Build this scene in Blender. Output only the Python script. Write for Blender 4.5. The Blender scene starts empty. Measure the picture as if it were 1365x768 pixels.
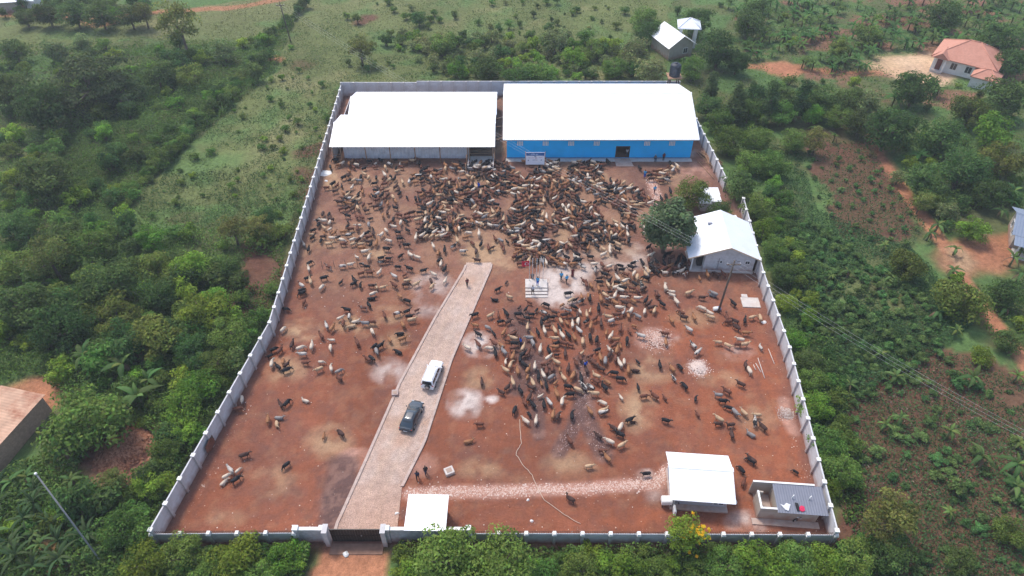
import bpy, bmesh, math, random
import numpy as np
from mathutils import Vector, Matrix

S = bpy.context.scene
COL = S.collection
R = math.radians

# ------------------------------------------------------------------ camera, sky, sun, exposure
CAM_H, PITCH, FPX = 65.0, R(43.0), 909.0
cam_d = bpy.data.cameras.new("drone_camera")
cam_d.sensor_width = 36.0
cam_d.lens = FPX / 1365.0 * 36.0
cam_d.clip_start, cam_d.clip_end = 0.5, 6000.0
cam = bpy.data.objects.new("drone_camera", cam_d)
COL.objects.link(cam)
cam.location = (0, 0, CAM_H)
cam.rotation_euler = (R(90) - PITCH, 0, 0)
S.camera = cam

SUN_DIR = Vector((-0.33, 0.44, 1.0)).normalized()
W = bpy.data.worlds.new("World")
S.world = W
W.use_nodes = True
_nt = W.node_tree
_bg = _nt.nodes["Background"]
_sky = _nt.nodes.new("ShaderNodeTexSky")
_sky.sky_type = 'NISHITA'
_sky.sun_disc = False
_sky.sun_elevation = math.asin(SUN_DIR.z)
_sky.sun_rotation = math.atan2(SUN_DIR.x, SUN_DIR.y)
_sky.dust_density = 2.5
_nt.links.new(_sky.outputs[0], _bg.inputs[0])
_bg.inputs[1].default_value = 0.15
sun_d = bpy.data.lights.new("sun", 'SUN')
sun_d.energy = 1.5
sun_d.angle = R(10.0)
sun_d.color = (1.0, 0.95, 0.88)
sun = bpy.data.objects.new("sun", sun_d)
COL.objects.link(sun)
sun.location = SUN_DIR * 400
sun.rotation_euler = (-SUN_DIR).to_track_quat('-Z', 'Y').to_euler()
S.view_settings.view_transform = 'Standard'
S.view_settings.look = 'None'
S.view_settings.exposure = 0.82
S.view_settings.gamma = 1.0
S.cycles.max_bounces = 6
S.cycles.diffuse_bounces = 3
S.cycles.glossy_bounces = 2
S.cycles.transmission_bounces = 3
S.cycles.transparent_max_bounces = 6

# ------------------------------------------------------------------ helpers
rng = np.random.default_rng(7)
random.seed(7)

def P(x, y, z=0.0):
    """point of the place seen at a pixel of the 1365x768 photograph, at height z"""
    u = (x - 682.5) / FPX; v = (384 - y) / FPX
    dy = math.cos(PITCH) + v * math.sin(PITCH); dz = -math.sin(PITCH) + v * math.cos(PITCH)
    t = (z - CAM_H) / dz
    return (u * t, dy * t)

def depth_at(X, Y, Z=0.0):
    return Y * math.cos(PITCH) - (Z - CAM_H) * math.sin(PITCH)

def pix(X, Y, Z=0.0):
    d = depth_at(X, Y, Z)
    return 682.5 + FPX * X / d, 384 - FPX * (Y * math.sin(PITCH) + (Z - CAM_H) * math.cos(PITCH)) / d

def link(name, data, parent=None, loc=(0, 0, 0), rz=0.0, rot=None, scale=None):
    o = bpy.data.objects.new(name, data)
    COL.objects.link(o)
    if parent is not None: o.parent = parent
    o.location = loc
    o.rotation_euler = rot if rot is not None else (0, 0, rz)
    if scale is not None: o.scale = (scale,) * 3 if isinstance(scale, (int, float)) else scale
    return o

def tag(o, label=None, cat=None, group=None, kind=None):
    if label: o['label'] = label
    if cat: o['category'] = cat
    if group: o['group'] = group
    if kind: o['kind'] = kind
    return o

def empty(name, loc, rz=0.0):
    o = link(name, None, None, loc, rz)
    o.empty_display_size = 0.5
    return o

class MB:
    """collects simple solids and builds ONE mesh"""
    def __init__(s): s.v, s.f, s.m, s.sm = [], [], [], []
    def add(s, vs, fs, mi=0, smooth=False):
        b = len(s.v); s.v += [tuple(p) for p in vs]
        for f in fs: s.f.append([b + i for i in f]); s.m.append(mi); s.sm.append(smooth)
        return s
    def box(s, x0, x1, y0, y1, z0, z1, mi=0, M=None):
        vs = [Vector(p) for p in ((x0,y0,z0),(x1,y0,z0),(x1,y1,z0),(x0,y1,z0),(x0,y0,z1),(x1,y0,z1),(x1,y1,z1),(x0,y1,z1))]
        if M is not None: vs = [M @ p for p in vs]
        return s.add(vs, [(0,3,2,1),(4,5,6,7),(0,1,5,4),(1,2,6,5),(2,3,7,6),(3,0,4,7)], mi)
    def prism(s, poly, z0, z1, mi=0):
        n = len(poly)
        vs = [(x, y, z0) for x, y in poly] + [(x, y, z1) for x, y in poly]
        fs = [list(range(n))[::-1], list(range(n, 2*n))] + [(i, (i+1) % n, n + (i+1) % n, n + i) for i in range(n)]
        return s.add(vs, fs, mi)
    def slab(s, poly3, t, mi=0):
        """closed sheet: polygon in space, thickened by t downwards"""
        n = len(poly3)
        vs = [tuple(p) for p in poly3] + [(p[0], p[1], p[2] - t) for p in poly3]
        fs = [list(range(n)), list(range(n, 2*n))[::-1]] + [(i, n + i, n + (i+1) % n, (i+1) % n) for i in range(n)]
        return s.add(vs, fs, mi)
    def tube(s, pts, rs, n=8, mi=0, caps=True, smooth=True):
        pts = [Vector(p) for p in pts]
        if isinstance(rs, (int, float)): rs = [rs] * len(pts)
        vs = []; prev = None
        for i, p in enumerate(pts):
            t = (pts[min(i+1, len(pts)-1)] - pts[max(i-1, 0)])
            t = t.normalized() if t.length > 1e-9 else Vector((0, 0, 1))
            if prev is None:
                a = Vector((1, 0, 0)) if abs(t.x) < 0.9 else Vector((0, 1, 0))
                u = (a - t * a.dot(t)).normalized()
            else:
                u = prev - t * prev.dot(t)
                u = u.normalized() if u.length > 1e-6 else t.orthogonal().normalized()
            prev = u; w = t.cross(u)
            r = rs[i]
            ru, rw = (r if isinstance(r, (tuple, list)) else (r, r))
            for k in range(n):
                a = 2 * math.pi * k / n
                vs.append(p + u * (math.cos(a) * ru) + w * (math.sin(a) * rw))
        fs = []
        for i in range(len(pts) - 1):
            for k in range(n):
                a, b = i*n + k, i*n + (k+1) % n
                fs.append((a, b, b + n, a + n))
        if caps:
            fs.append(list(range(n))[::-1]); fs.append([(len(pts)-1)*n + k for k in range(n)])
        return s.add(vs, fs, mi, smooth)
    def mesh(s, name, mats):
        me = bpy.data.meshes.new(name)
        me.from_pydata(s.v, [], s.f)
        for m in (mats if isinstance(mats, (list, tuple)) else [mats]): me.materials.append(m)
        me.polygons.foreach_set("material_index", s.m)
        me.polygons.foreach_set("use_smooth", s.sm)
        me.update()
        return me
    def build(s, name, mats, parent=None, loc=(0, 0, 0), rz=0.0, bevel=0.0):
        me = s.mesh(name, mats)
        if bevel:
            bm = bmesh.new(); bm.from_mesh(me)
            bmesh.ops.remove_doubles(bm, verts=bm.verts, dist=1e-5)
            bmesh.ops.bevel(bm, geom=list(bm.edges), offset=bevel, segments=1, affect='EDGES', clamp_overlap=True)
            bm.to_mesh(me); bm.free()
        return link(name, me, parent, loc, rz)

def np_mesh(name, V, F, C=None, mat=None, smooth=False):
    """fast mesh from arrays: V (n,3), F (m,k) all the same k, C (n,3) albedo per vertex"""
    me = bpy.data.meshes.new(name)
    n, (m, k) = len(V), F.shape
    me.vertices.add(n); me.vertices.foreach_set("co", np.ascontiguousarray(V, dtype=np.float32).ravel())
    me.loops.add(m * k); me.loops.foreach_set("vertex_index", np.ascontiguousarray(F, dtype=np.int32).ravel())
    me.polygons.add(m)
    me.polygons.foreach_set("loop_start", np.arange(0, m * k, k, dtype=np.int32))
    if smooth: me.polygons.foreach_set("use_smooth", np.ones(m, dtype=bool))
    if C is not None:
        a = me.color_attributes.new("Col", 'FLOAT_COLOR', 'POINT')
        a.data.foreach_set("color", np.concatenate([C, np.ones((n, 1))], 1).astype(np.float32).ravel())
    if mat: me.materials.append(mat)
    me.update(calc_edges=True); me.validate()
    return me

def vnoise(x, y, scale, seed):
    """smooth value noise in 0..1"""
    g = np.random.default_rng(seed).random((257, 257))
    xs, ys = np.asarray(x) / scale + 500.3, np.asarray(y) / scale + 500.7
    xi, yi = np.floor(xs).astype(int), np.floor(ys).astype(int)
    fx, fy = xs - xi, ys - yi
    fx, fy = fx*fx*(3-2*fx), fy*fy*(3-2*fy)
    a, b, c, d = g[xi % 257, yi % 257], g[(xi+1) % 257, yi % 257], g[xi % 257, (yi+1) % 257], g[(xi+1) % 257, (yi+1) % 257]
    return (a*(1-fx)+b*fx)*(1-fy) + (c*(1-fx)+d*fx)*fy

def fbm(x, y, scale, seed, oct=4):
    t = 0; w = 0
    for i in range(oct):
        t = t + vnoise(x, y, scale / 2**i, seed + i) * 0.5**i; w += 0.5**i
    return t / w

def inside(px, py, poly):
    px, py = np.asarray(px), np.asarray(py)
    r = np.zeros(px.shape, bool); n = len(poly)
    for i in range(n):
        x0, y0 = poly[i]; x1, y1 = poly[(i+1) % n]
        c = ((y0 > py) != (y1 > py))
        r ^= c & (px < (x1 - x0) * (py - y0) / ((y1 - y0) if y1 != y0 else 1e-9) + x0)
    return r

def seg_dist(px, py, line):
    d = np.full(np.shape(px), 1e9)
    for (x0, y0), (x1, y1) in zip(line[:-1], line[1:]):
        L = (x1-x0)**2 + (y1-y0)**2 + 1e-9
        t = np.clip(((px-x0)*(x1-x0) + (py-y0)*(y1-y0)) / L, 0, 1)
        d = np.minimum(d, np.hypot(px - x0 - t*(x1-x0), py - y0 - t*(y1-y0)))
    return d

def sstep(a, b, x):
    t = np.clip((x - a) / (b - a), 0, 1)
    return t*t*(3-2*t)

def wpoly(pts): return [P(*p) for p in pts]

# ------------------------------------------------------------------ materials
def mat(name, col, rough=0.8, var=0.12, scale=3.0, bump=0.0, bscale=12.0, metal=0.0, spec=0.3, detail=4.0, dirt=None, dscale=0.6, damt=0.5, coat=0.0):
    m = bpy.data.materials.new(name); m.use_nodes = True
    nt = m.node_tree; b = nt.nodes["Principled BSDF"]
    tc = nt.nodes.new("ShaderNodeTexCoord")
    nz = nt.nodes.new("ShaderNodeTexNoise"); nz.inputs["Scale"].default_value = scale; nz.inputs["Detail"].default_value = detail
    nt.links.new(tc.outputs["Object"], nz.inputs["Vector"])
    rp = nt.nodes.new("ShaderNodeValToRGB")
    rp.color_ramp.elements[0].position, rp.color_ramp.elements[1].position = 0.25, 0.75
    rp.color_ramp.elements[0].color = tuple(max(0, c*(1-var)) for c in col) + (1,)
    rp.color_ramp.elements[1].color = tuple(min(1, c*(1+var)) for c in col) + (1,)
    nt.links.new(nz.outputs[0], rp.inputs[0])
    out = rp.outputs[0]
    if dirt:
        n2 = nt.nodes.new("ShaderNodeTexNoise"); n2.inputs["Scale"].default_value = dscale; n2.inputs["Detail"].default_value = 7; n2.inputs["Roughness"].default_value = 0.65
        nt.links.new(tc.outputs["Object"], n2.inputs["Vector"])
        r2 = nt.nodes.new("ShaderNodeValToRGB"); r2.color_ramp.elements[0].position, r2.color_ramp.elements[1].position = 0.48, 0.72
        r2.color_ramp.elements[0].color = (0, 0, 0, 1); r2.color_ramp.elements[1].color = (damt,)*3 + (1,)
        nt.links.new(n2.outputs[0], r2.inputs[0])
        mx = nt.nodes.new("ShaderNodeMixRGB"); mx.inputs[2].default_value = tuple(dirt) + (1,)
        nt.links.new(r2.outputs[0], mx.inputs[0]); nt.links.new(out, mx.inputs[1]); out = mx.outputs[0]
    nt.links.new(out, b.inputs["Base Color"])
    b.inputs["Roughness"].default_value = rough; b.inputs["Metallic"].default_value = metal
    b.inputs["Specular IOR Level"].default_value = spec
    if coat: b.inputs["Coat Weight"].default_value = coat; b.inputs["Coat Roughness"].default_value = 0.05
    if bump:
        n3 = nt.nodes.new("ShaderNodeTexNoise"); n3.inputs["Scale"].default_value = bscale; n3.inputs["Detail"].default_value = 5
        nt.links.new(tc.outputs["Object"], n3.inputs["Vector"])
        bp = nt.nodes.new("ShaderNodeBump"); bp.inputs["Strength"].default_value = bump; bp.inputs["Distance"].default_value = 0.05
        nt.links.new(n3.outputs[0], bp.inputs["Height"]); nt.links.new(bp.outputs[0], b.inputs["Normal"])
    return m

def attr_mat(name, rough=0.9, fine=(0.35, 6.0), fine2=None, bump=0.0, bscale=8.0, spec=0.15):
    """albedo from the mesh's Col attribute, broken up by fine grain"""
    m = bpy.data.materials.new(name); m.use_nodes = True
    nt = m.node_tree; b = nt.nodes["Principled BSDF"]
    at = nt.nodes.new("ShaderNodeAttribute"); at.attribute_name = "Col"
    tc = nt.nodes.new("ShaderNodeTexCoord")
    out = at.outputs["Color"]
    for amt, sc in [fine] + ([fine2] if fine2 else []):
        nz = nt.nodes.new("ShaderNodeTexNoise"); nz.inputs["Scale"].default_value = sc; nz.inputs["Detail"].default_value = 5; nz.inputs["Roughness"].default_value = 0.7
        nt.links.new(tc.outputs["Object"], nz.inputs["Vector"])
        mr = nt.nodes.new("ShaderNodeMapRange")
        mr.inputs[1].default_value, mr.inputs[2].default_value = 0.25, 0.75
        mr.inputs[3].default_value, mr.inputs[4].default_value = 1 - amt, 1 + amt
        nt.links.new(nz.outputs[0], mr.inputs[0])
        mx = nt.nodes.new("ShaderNodeMixRGB"); mx.blend_type = 'MULTIPLY'; mx.inputs[0].default_value = 1
        nt.links.new(out, mx.inputs[1]); nt.links.new(mr.outputs[0], mx.inputs[2]); out = mx.outputs[0]
    nt.links.new(out, b.inputs["Base Color"])
    b.inputs["Roughness"].default_value = rough; b.inputs["Specular IOR Level"].default_value = spec
    if bump:
        n3 = nt.nodes.new("ShaderNodeTexNoise"); n3.inputs["Scale"].default_value = bscale; n3.inputs["Detail"].default_value = 6
        nt.links.new(tc.outputs["Object"], n3.inputs["Vector"])
        bp = nt.nodes.new("ShaderNodeBump"); bp.inputs["Strength"].default_value = bump; bp.inputs["Distance"].default_value = 0.12
        nt.links.new(n3.outputs[0], bp.inputs["Height"]); nt.links.new(bp.outputs[0], b.inputs["Normal"])
    return m

def leaf_mat(name, trans=0.25, obj_var=0.25):
    m = bpy.data.materials.new(name); m.use_nodes = True
    nt = m.node_tree; b = nt.nodes["Principled BSDF"]; outn = nt.nodes["Material Output"]
    at = nt.nodes.new("ShaderNodeAttribute"); at.attribute_name = "Col"
    oi = nt.nodes.new("ShaderNodeObjectInfo")
    hs = nt.nodes.new("ShaderNodeHueSaturation")
    m1 = nt.nodes.new("ShaderNodeMapRange"); m1.inputs[3].default_value = 0.5 - obj_var*0.12; m1.inputs[4].default_value = 0.5 + obj_var*0.10
    m2 = nt.nodes.new("ShaderNodeMapRange"); m2.inputs[3].default_value = 1 - obj_var; m2.inputs[4].default_value = 1 + obj_var
    mlt = nt.nodes.new("ShaderNodeMath"); mlt.operation = 'MULTIPLY'; mlt.inputs[1].default_value = 7.31
    frc = nt.nodes.new("ShaderNodeMath"); frc.operation = 'FRACT'
    nt.links.new(oi.outputs["Random"], m1.inputs[0]); nt.links.new(oi.outputs["Random"], mlt.inputs[0])
    nt.links.new(mlt.outputs[0], frc.inputs[0]); nt.links.new(frc.outputs[0], m2.inputs[0])
    nt.links.new(m1.outputs[0], hs.inputs["Hue"]); nt.links.new(m2.outputs[0], hs.inputs["Value"])
    nt.links.new(at.outputs["Color"], hs.inputs["Color"])
    nt.links.new(hs.outputs[0], b.inputs["Base Color"])
    b.inputs["Roughness"].default_value = 0.75; b.inputs["Specular IOR Level"].default_value = 0.10
    tr = nt.nodes.new("ShaderNodeBsdfTranslucent"); nt.links.new(hs.outputs[0], tr.inputs[0])
    mx = nt.nodes.new("ShaderNodeMixShader"); mx.inputs[0].default_value = trans
    nt.links.new(b.outputs[0], mx.inputs[1]); nt.links.new(tr.outputs[0], mx.inputs[2]); nt.links.new(mx.outputs[0], outn.inputs[0])
    return m

M_ground = attr_mat("ground_soil_and_grass", 0.95, (0.4, 1.3), (0.35, 9.0), 0.8, 3.0)
M_yard = attr_mat("trampled_red_earth", 0.92, (0.15, 1.4), (0.2, 6.0), 0.8, 4.0)
M_drive = attr_mat("crushed_stone_drive", 0.95, (0.22, 1.6), (0.5, 8.0), 1.0, 9.0)
M_leaf = leaf_mat("foliage", 0.42, 0.28)
M_cover = leaf_mat("ground_cover_leaf", 0.3, 0.0)
M_hide = attr_mat("cattle_hide", 0.75, (0.12, 9.0))
M_stone = attr_mat("loose_stone", 0.95, (0.2, 8.0))
M_bark = mat("bark", (0.16, 0.12, 0.09), 0.95, 0.3, 5, 0.5, 14)
M_panel = mat("precast_concrete", (0.56, 0.56, 0.57), 0.9, 0.10, 1.2, 0.3, 10, dirt=(0.36, 0.29, 0.25), dscale=0.5, damt=0.6)
M_pillar = mat("concrete_pillar", (0.50, 0.48, 0.47), 0.9, 0.12, 2, 0.25, 10, dirt=(0.34, 0.25, 0.2), damt=0.35)
M_cap = mat("white_cap_paint", (0.74, 0.73, 0.70), 0.8, 0.06, 4)
M_block = mat("grey_blockwork", (0.42, 0.42, 0.43), 0.92, 0.22, 3.0, 0.6, 6, dirt=(0.36, 0.25, 0.19), dscale=0.9, damt=0.4)
M_roofw = mat("white_painted_sheet", (0.83, 0.84, 0.86), 0.42, 0.02, 0.6, spec=0.5)
M_roofo = mat("zinc_sheet", (0.74, 0.77, 0.82), 0.4, 0.05, 0.5, spec=0.5, dirt=(0.62, 0.63, 0.66), dscale=0.3, damt=0.4)
M_greysheet = mat("galvanised_sheet", (0.66, 0.65, 0.67), 0.6, 0.16, 0.8, dirt=(0.38, 0.32, 0.31), dscale=0.7, damt=0.45)
M_darkroof = mat("grey_roof_sheet", (0.17, 0.18, 0.22), 0.55, 0.06, 1.5)
M_blue = mat("blue_wall_paint", (0.006, 0.47, 0.93), 0.8, 0.05, 0.8, 0.15, 5, dirt=(0.012, 0.39, 0.78), dscale=0.35, damt=0.5)
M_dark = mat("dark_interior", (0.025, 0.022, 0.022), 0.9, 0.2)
M_white = mat("white_wall_paint", (0.72, 0.72, 0.70), 0.85, 0.05, 1.5, 0.1, 8, dirt=(0.55, 0.48, 0.42), dscale=0.7, damt=0.4)
M_houseblock = mat("pale_block_wall", (0.52, 0.52, 0.53), 0.9, 0.14, 2.5, 0.3, 7, dirt=(0.36, 0.33, 0.31), dscale=0.8, damt=0.6)
M_plaster = mat("cement_plaster", (0.42, 0.37, 0.31), 0.9, 0.10, 2, 0.2, 9, dirt=(0.33, 0.22, 0.16), damt=0.4)
M_conc = mat("pale_concrete", (0.55, 0.50, 0.46), 0.92, 0.10, 2.5, 0.2, 10, dirt=(0.40, 0.28, 0.22), dscale=1.0, damt=0.5)
M_kerb = mat("kerb_concrete", (0.45, 0.35, 0.30), 0.92, 0.12, 2.5, 0.3, 10, dirt=(0.36, 0.2, 0.14), dscale=1.0, damt=0.6)
M_gate = mat("black_gate_steel", (0.018, 0.014, 0.013), 0.5, 0.2, 3, spec=0.4)
M_iron = mat("rusty_iron", (0.10, 0.06, 0.045), 0.8, 0.3, 8)
M_wood = mat("raw_timber", (0.36, 0.21, 0.13), 0.9, 0.25, 3)
M_polewood = mat("weathered_pole_wood", (0.13, 0.10, 0.08), 0.9, 0.2, 4)
M_metalpole = mat("white_metal_pole", (0.62, 0.60, 0.58), 0.4, 0.05, metal=0.3)
M_tile = mat("orange_roof_tile", (0.50, 0.235, 0.165), 0.8, 0.12, 2.5, 0.2, 8, dirt=(0.36, 0.13, 0.08), damt=0.4)
M_glass = mat("dark_window_glass", (0.03, 0.035, 0.04), 0.12, 0.1, spec=0.6)
M_tyre = mat("tyre_rubber", (0.02, 0.02, 0.02), 0.85, 0.1)
M_rim = mat("alloy_rim", (0.45, 0.45, 0.46), 0.35, 0.05, metal=0.7)
M_carw = mat("white_car_paint", (0.80, 0.80, 0.80), 0.25, 0.01, coat=0.6, spec=0.5)
M_card = mat("slate_car_paint", (0.035, 0.048, 0.062), 0.22, 0.03, coat=0.8, spec=0.5)
M_trim = mat("black_car_trim", (0.02, 0.02, 0.022), 0.6, 0.1)
M_red = mat("red_lamp_plastic", (0.42, 0.02, 0.02), 0.3, 0.05)
M_lamp = mat("clear_lamp_plastic", (0.6, 0.6, 0.6), 0.2, 0.05)
M_tank = mat("black_water_tank_plastic", (0.022, 0.028, 0.04), 0.5, 0.1, spec=0.4)
M_rust = mat("rusted_roof_sheet", (0.50, 0.31, 0.21), 0.8, 0.2, 0.9, dirt=(0.29, 0.105, 0.055), dscale=0.5, damt=1.0)
M_mudbrick = mat("brown_brick_wall", (0.42, 0.27, 0.20), 0.95, 0.2, 4, 0.4, 10)
M_wire = mat("aluminium_wire", (0.55, 0.55, 0.55), 0.5, 0.05, metal=0.4)
M_skin = mat("dark_skin", (0.07, 0.04, 0.028), 0.6, 0.1, 6)
M_hair = mat("black_hair", (0.01, 0.009, 0.008), 0.8, 0.1)
def cloth(n, c): return mat(n, c, 0.9, 0.12, 6, 0.2, 20)
M_cblue, M_csky, M_cred = cloth("royal_blue_cloth", (0.02, 0.10, 0.50)), cloth("sky_blue_cloth", (0.08, 0.38, 0.66)), cloth("maroon_cloth", (0.14, 0.02, 0.025))
M_cblack, M_cwhite, M_cnavy = cloth("black_cloth", (0.018, 0.018, 0.02)), cloth("white_cloth", (0.66, 0.66, 0.68)), cloth("navy_cloth", (0.03, 0.035, 0.07))
M_cgrey, M_cpink = cloth("grey_cloth", (0.14, 0.14, 0.15)), cloth("crimson_cloth", (0.55, 0.03, 0.09))
M_flag = cloth("red_flag_cloth", (0.62, 0.025, 0.05))

def mud_splash(m, col=(.30, .13, .08), top=1.0, amt=.75):
    nt = m.node_tree; b = nt.nodes["Principled BSDF"]; src = b.inputs["Base Color"].links[0].from_socket
    tc = nt.nodes.new("ShaderNodeTexCoord"); sx = nt.nodes.new("ShaderNodeSeparateXYZ"); nt.links.new(tc.outputs["Object"], sx.inputs[0])
    geo = nt.nodes.new("ShaderNodeNewGeometry"); nz = nt.nodes.new("ShaderNodeTexNoise"); nz.inputs["Scale"].default_value = 1.3; nz.inputs["Detail"].default_value = 6
    nt.links.new(geo.outputs["Position"], nz.inputs["Vector"])
    ad = nt.nodes.new("ShaderNodeMath"); ad.operation = 'MULTIPLY_ADD'; ad.inputs[1].default_value = -1.6; ad.inputs[2].default_value = .8
    nt.links.new(nz.outputs[0], ad.inputs[0])
    sm = nt.nodes.new("ShaderNodeMath"); sm.operation = 'ADD'; nt.links.new(sx.outputs[2], sm.inputs[0]); nt.links.new(ad.outputs[0], sm.inputs[1])
    mr = nt.nodes.new("ShaderNodeMapRange"); mr.inputs[1].default_value = top; mr.inputs[2].default_value = 0; mr.inputs[3].default_value = 0; mr.inputs[4].default_value = amt
    nt.links.new(sm.outputs[0], mr.inputs[0])
    mx = nt.nodes.new("ShaderNodeMixRGB"); mx.inputs[2].default_value = tuple(col) + (1,)
    nt.links.new(mr.outputs[0], mx.inputs[0]); nt.links.new(src, mx.inputs[1]); nt.links.new(mx.outputs[0], b.inputs["Base Color"])
for _m in (M_panel, M_pillar, M_block, M_houseblock, M_plaster): mud_splash(_m)
THINGS = {}          # kind -> list of objects to be labelled against landmarks at the end
ANCHORS = []         # (phrase, x, y)
def anchor(phrase, x, y): ANCHORS.append((phrase, x, y))

# ------------------------------------------------------------------ the compound outline
FL, FR = (-35.25, 32.45), (31.65, 32.35)
LEFT = [(-35.25, 32.45), (-30.95, 60.5), (-33.75, 126.0)]
BACK = [(-33.75, 126.0), (33.0, 126.0)]
RIGHT = [(31.65, 32.35), (34.15, 56.2), (34.65, 70.0), (36.25, 87.4), (34.85, 93.0), (33.0, 126.0)]
YARD = LEFT + RIGHT[::-1]
def ydist(x, y): return seg_dist(x, y, YARD + [YARD[0]])

# ------------------------------------------------------------------ terrain
GRASS, LUSH, SOIL, PATH, DRY = map(np.array, ((0.122, 0.142, 0.050), (0.075, 0.130, 0.040), (0.125, 0.055, 0.039), (0.36, 0.155, 0.085), (0.22, 0.20, 0.095)))
Z_meadow = wpoly([(430, -40), (900, -40), (880, 70), (850, 108), (455, 112), (380, 330), (345, 315), (300, 270), (190, 300), (165, 268), (365, 92), (395, 30)])
Z_meadow2 = wpoly([(-40, 14), (210, 18), (430, -20), (395, 28), (340, 62), (160, 50), (130, 62), (0, 70), (-60, 70)])
Z_rfield = wpoly([(985, 140), (1165, 178), (1240, 290), (1330, 430), (1420, 560), (1420, 800), (1130, 800), (1095, 640), (1150, 560), (1110, 420), (1050, 300), (1010, 200)])
Z_rsoil = wpoly([(1075, 195), (1165, 190), (1225, 295), (1205, 320), (1125, 318), (1100, 270)])
Z_rsoil2 = wpoly([(1120, 520), (1250, 470), (1420, 520), (1420, 800), (1130, 800), (1105, 660)])
Z_topright = wpoly([(960, -60), (1420, -60), (1420, 160), (1100, 130), (1000, 70)])
PATH_R = wpoly([(1160, 176), (1190, 232), (1235, 292), (1300, 395), (1345, 455), (1400, 540)])
PATH_H = wpoly([(1000, 88), (1050, 92), (1120, 98), (1180, 95), (1240, 92)])
PATH_T = wpoly([(-60, 20), (60, 18), (140, 24), (210, 16), (300, 12), (380, -2)])
PATH_T2 = wpoly([(60, 18), (130, 34), (170, 26)])
PATCHES = [  # bare soil (px, py, radius m, colour, strength)
    (160, 612, 4.2, SOIL*1.7, 1.0), (175, 590, 3.5, SOIL*1.7, 1.0), (340, 360, 4.5, SOIL, .9), (335, 395, 4, SOIL, .8), (25, 530, 4.5, PATH, .9), (65, 520, 3, PATH, .8),
    (345, 335, 3, SOIL, .8), (1310, 345, 4.6, PATH*.85, .9), (1285, 350, 3.8, PATH*.8, .85), (1335, 335, 4.5, PATH*.85, .85), (1205, 88, 7, (0.5, 0.33, .2), .9), (1225, 82, 6, (0.55, 0.38, .24), 1.), (1245, 98, 6, (0.5, 0.34, .22), 1),
    (1035, 90, 4.2, PATH, .95), (1060, 92, 3, PATH, .8), (1285, 350, 3, (0.36, .24, .14), .8), (490, 25, 3.5, SOIL, .9), (363, 78, 2.0, PATH, .8), (395, 85, 3, SOIL, .5),
    (200, 470, 2.2, PATH, .7), (100, 610, 2, DRY, .5), (90, 660, 3.5, DRY, .6), (60, 740, 3, PATH, .5), (425, 200, 3, SOIL, .9), (415, 235, 3, SOIL, .8), (405, 260, 2.5, SOIL, .7), (195, 430, 2.5, SOIL, .6), (1135, 690, 3, SOIL, .9)]
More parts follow.
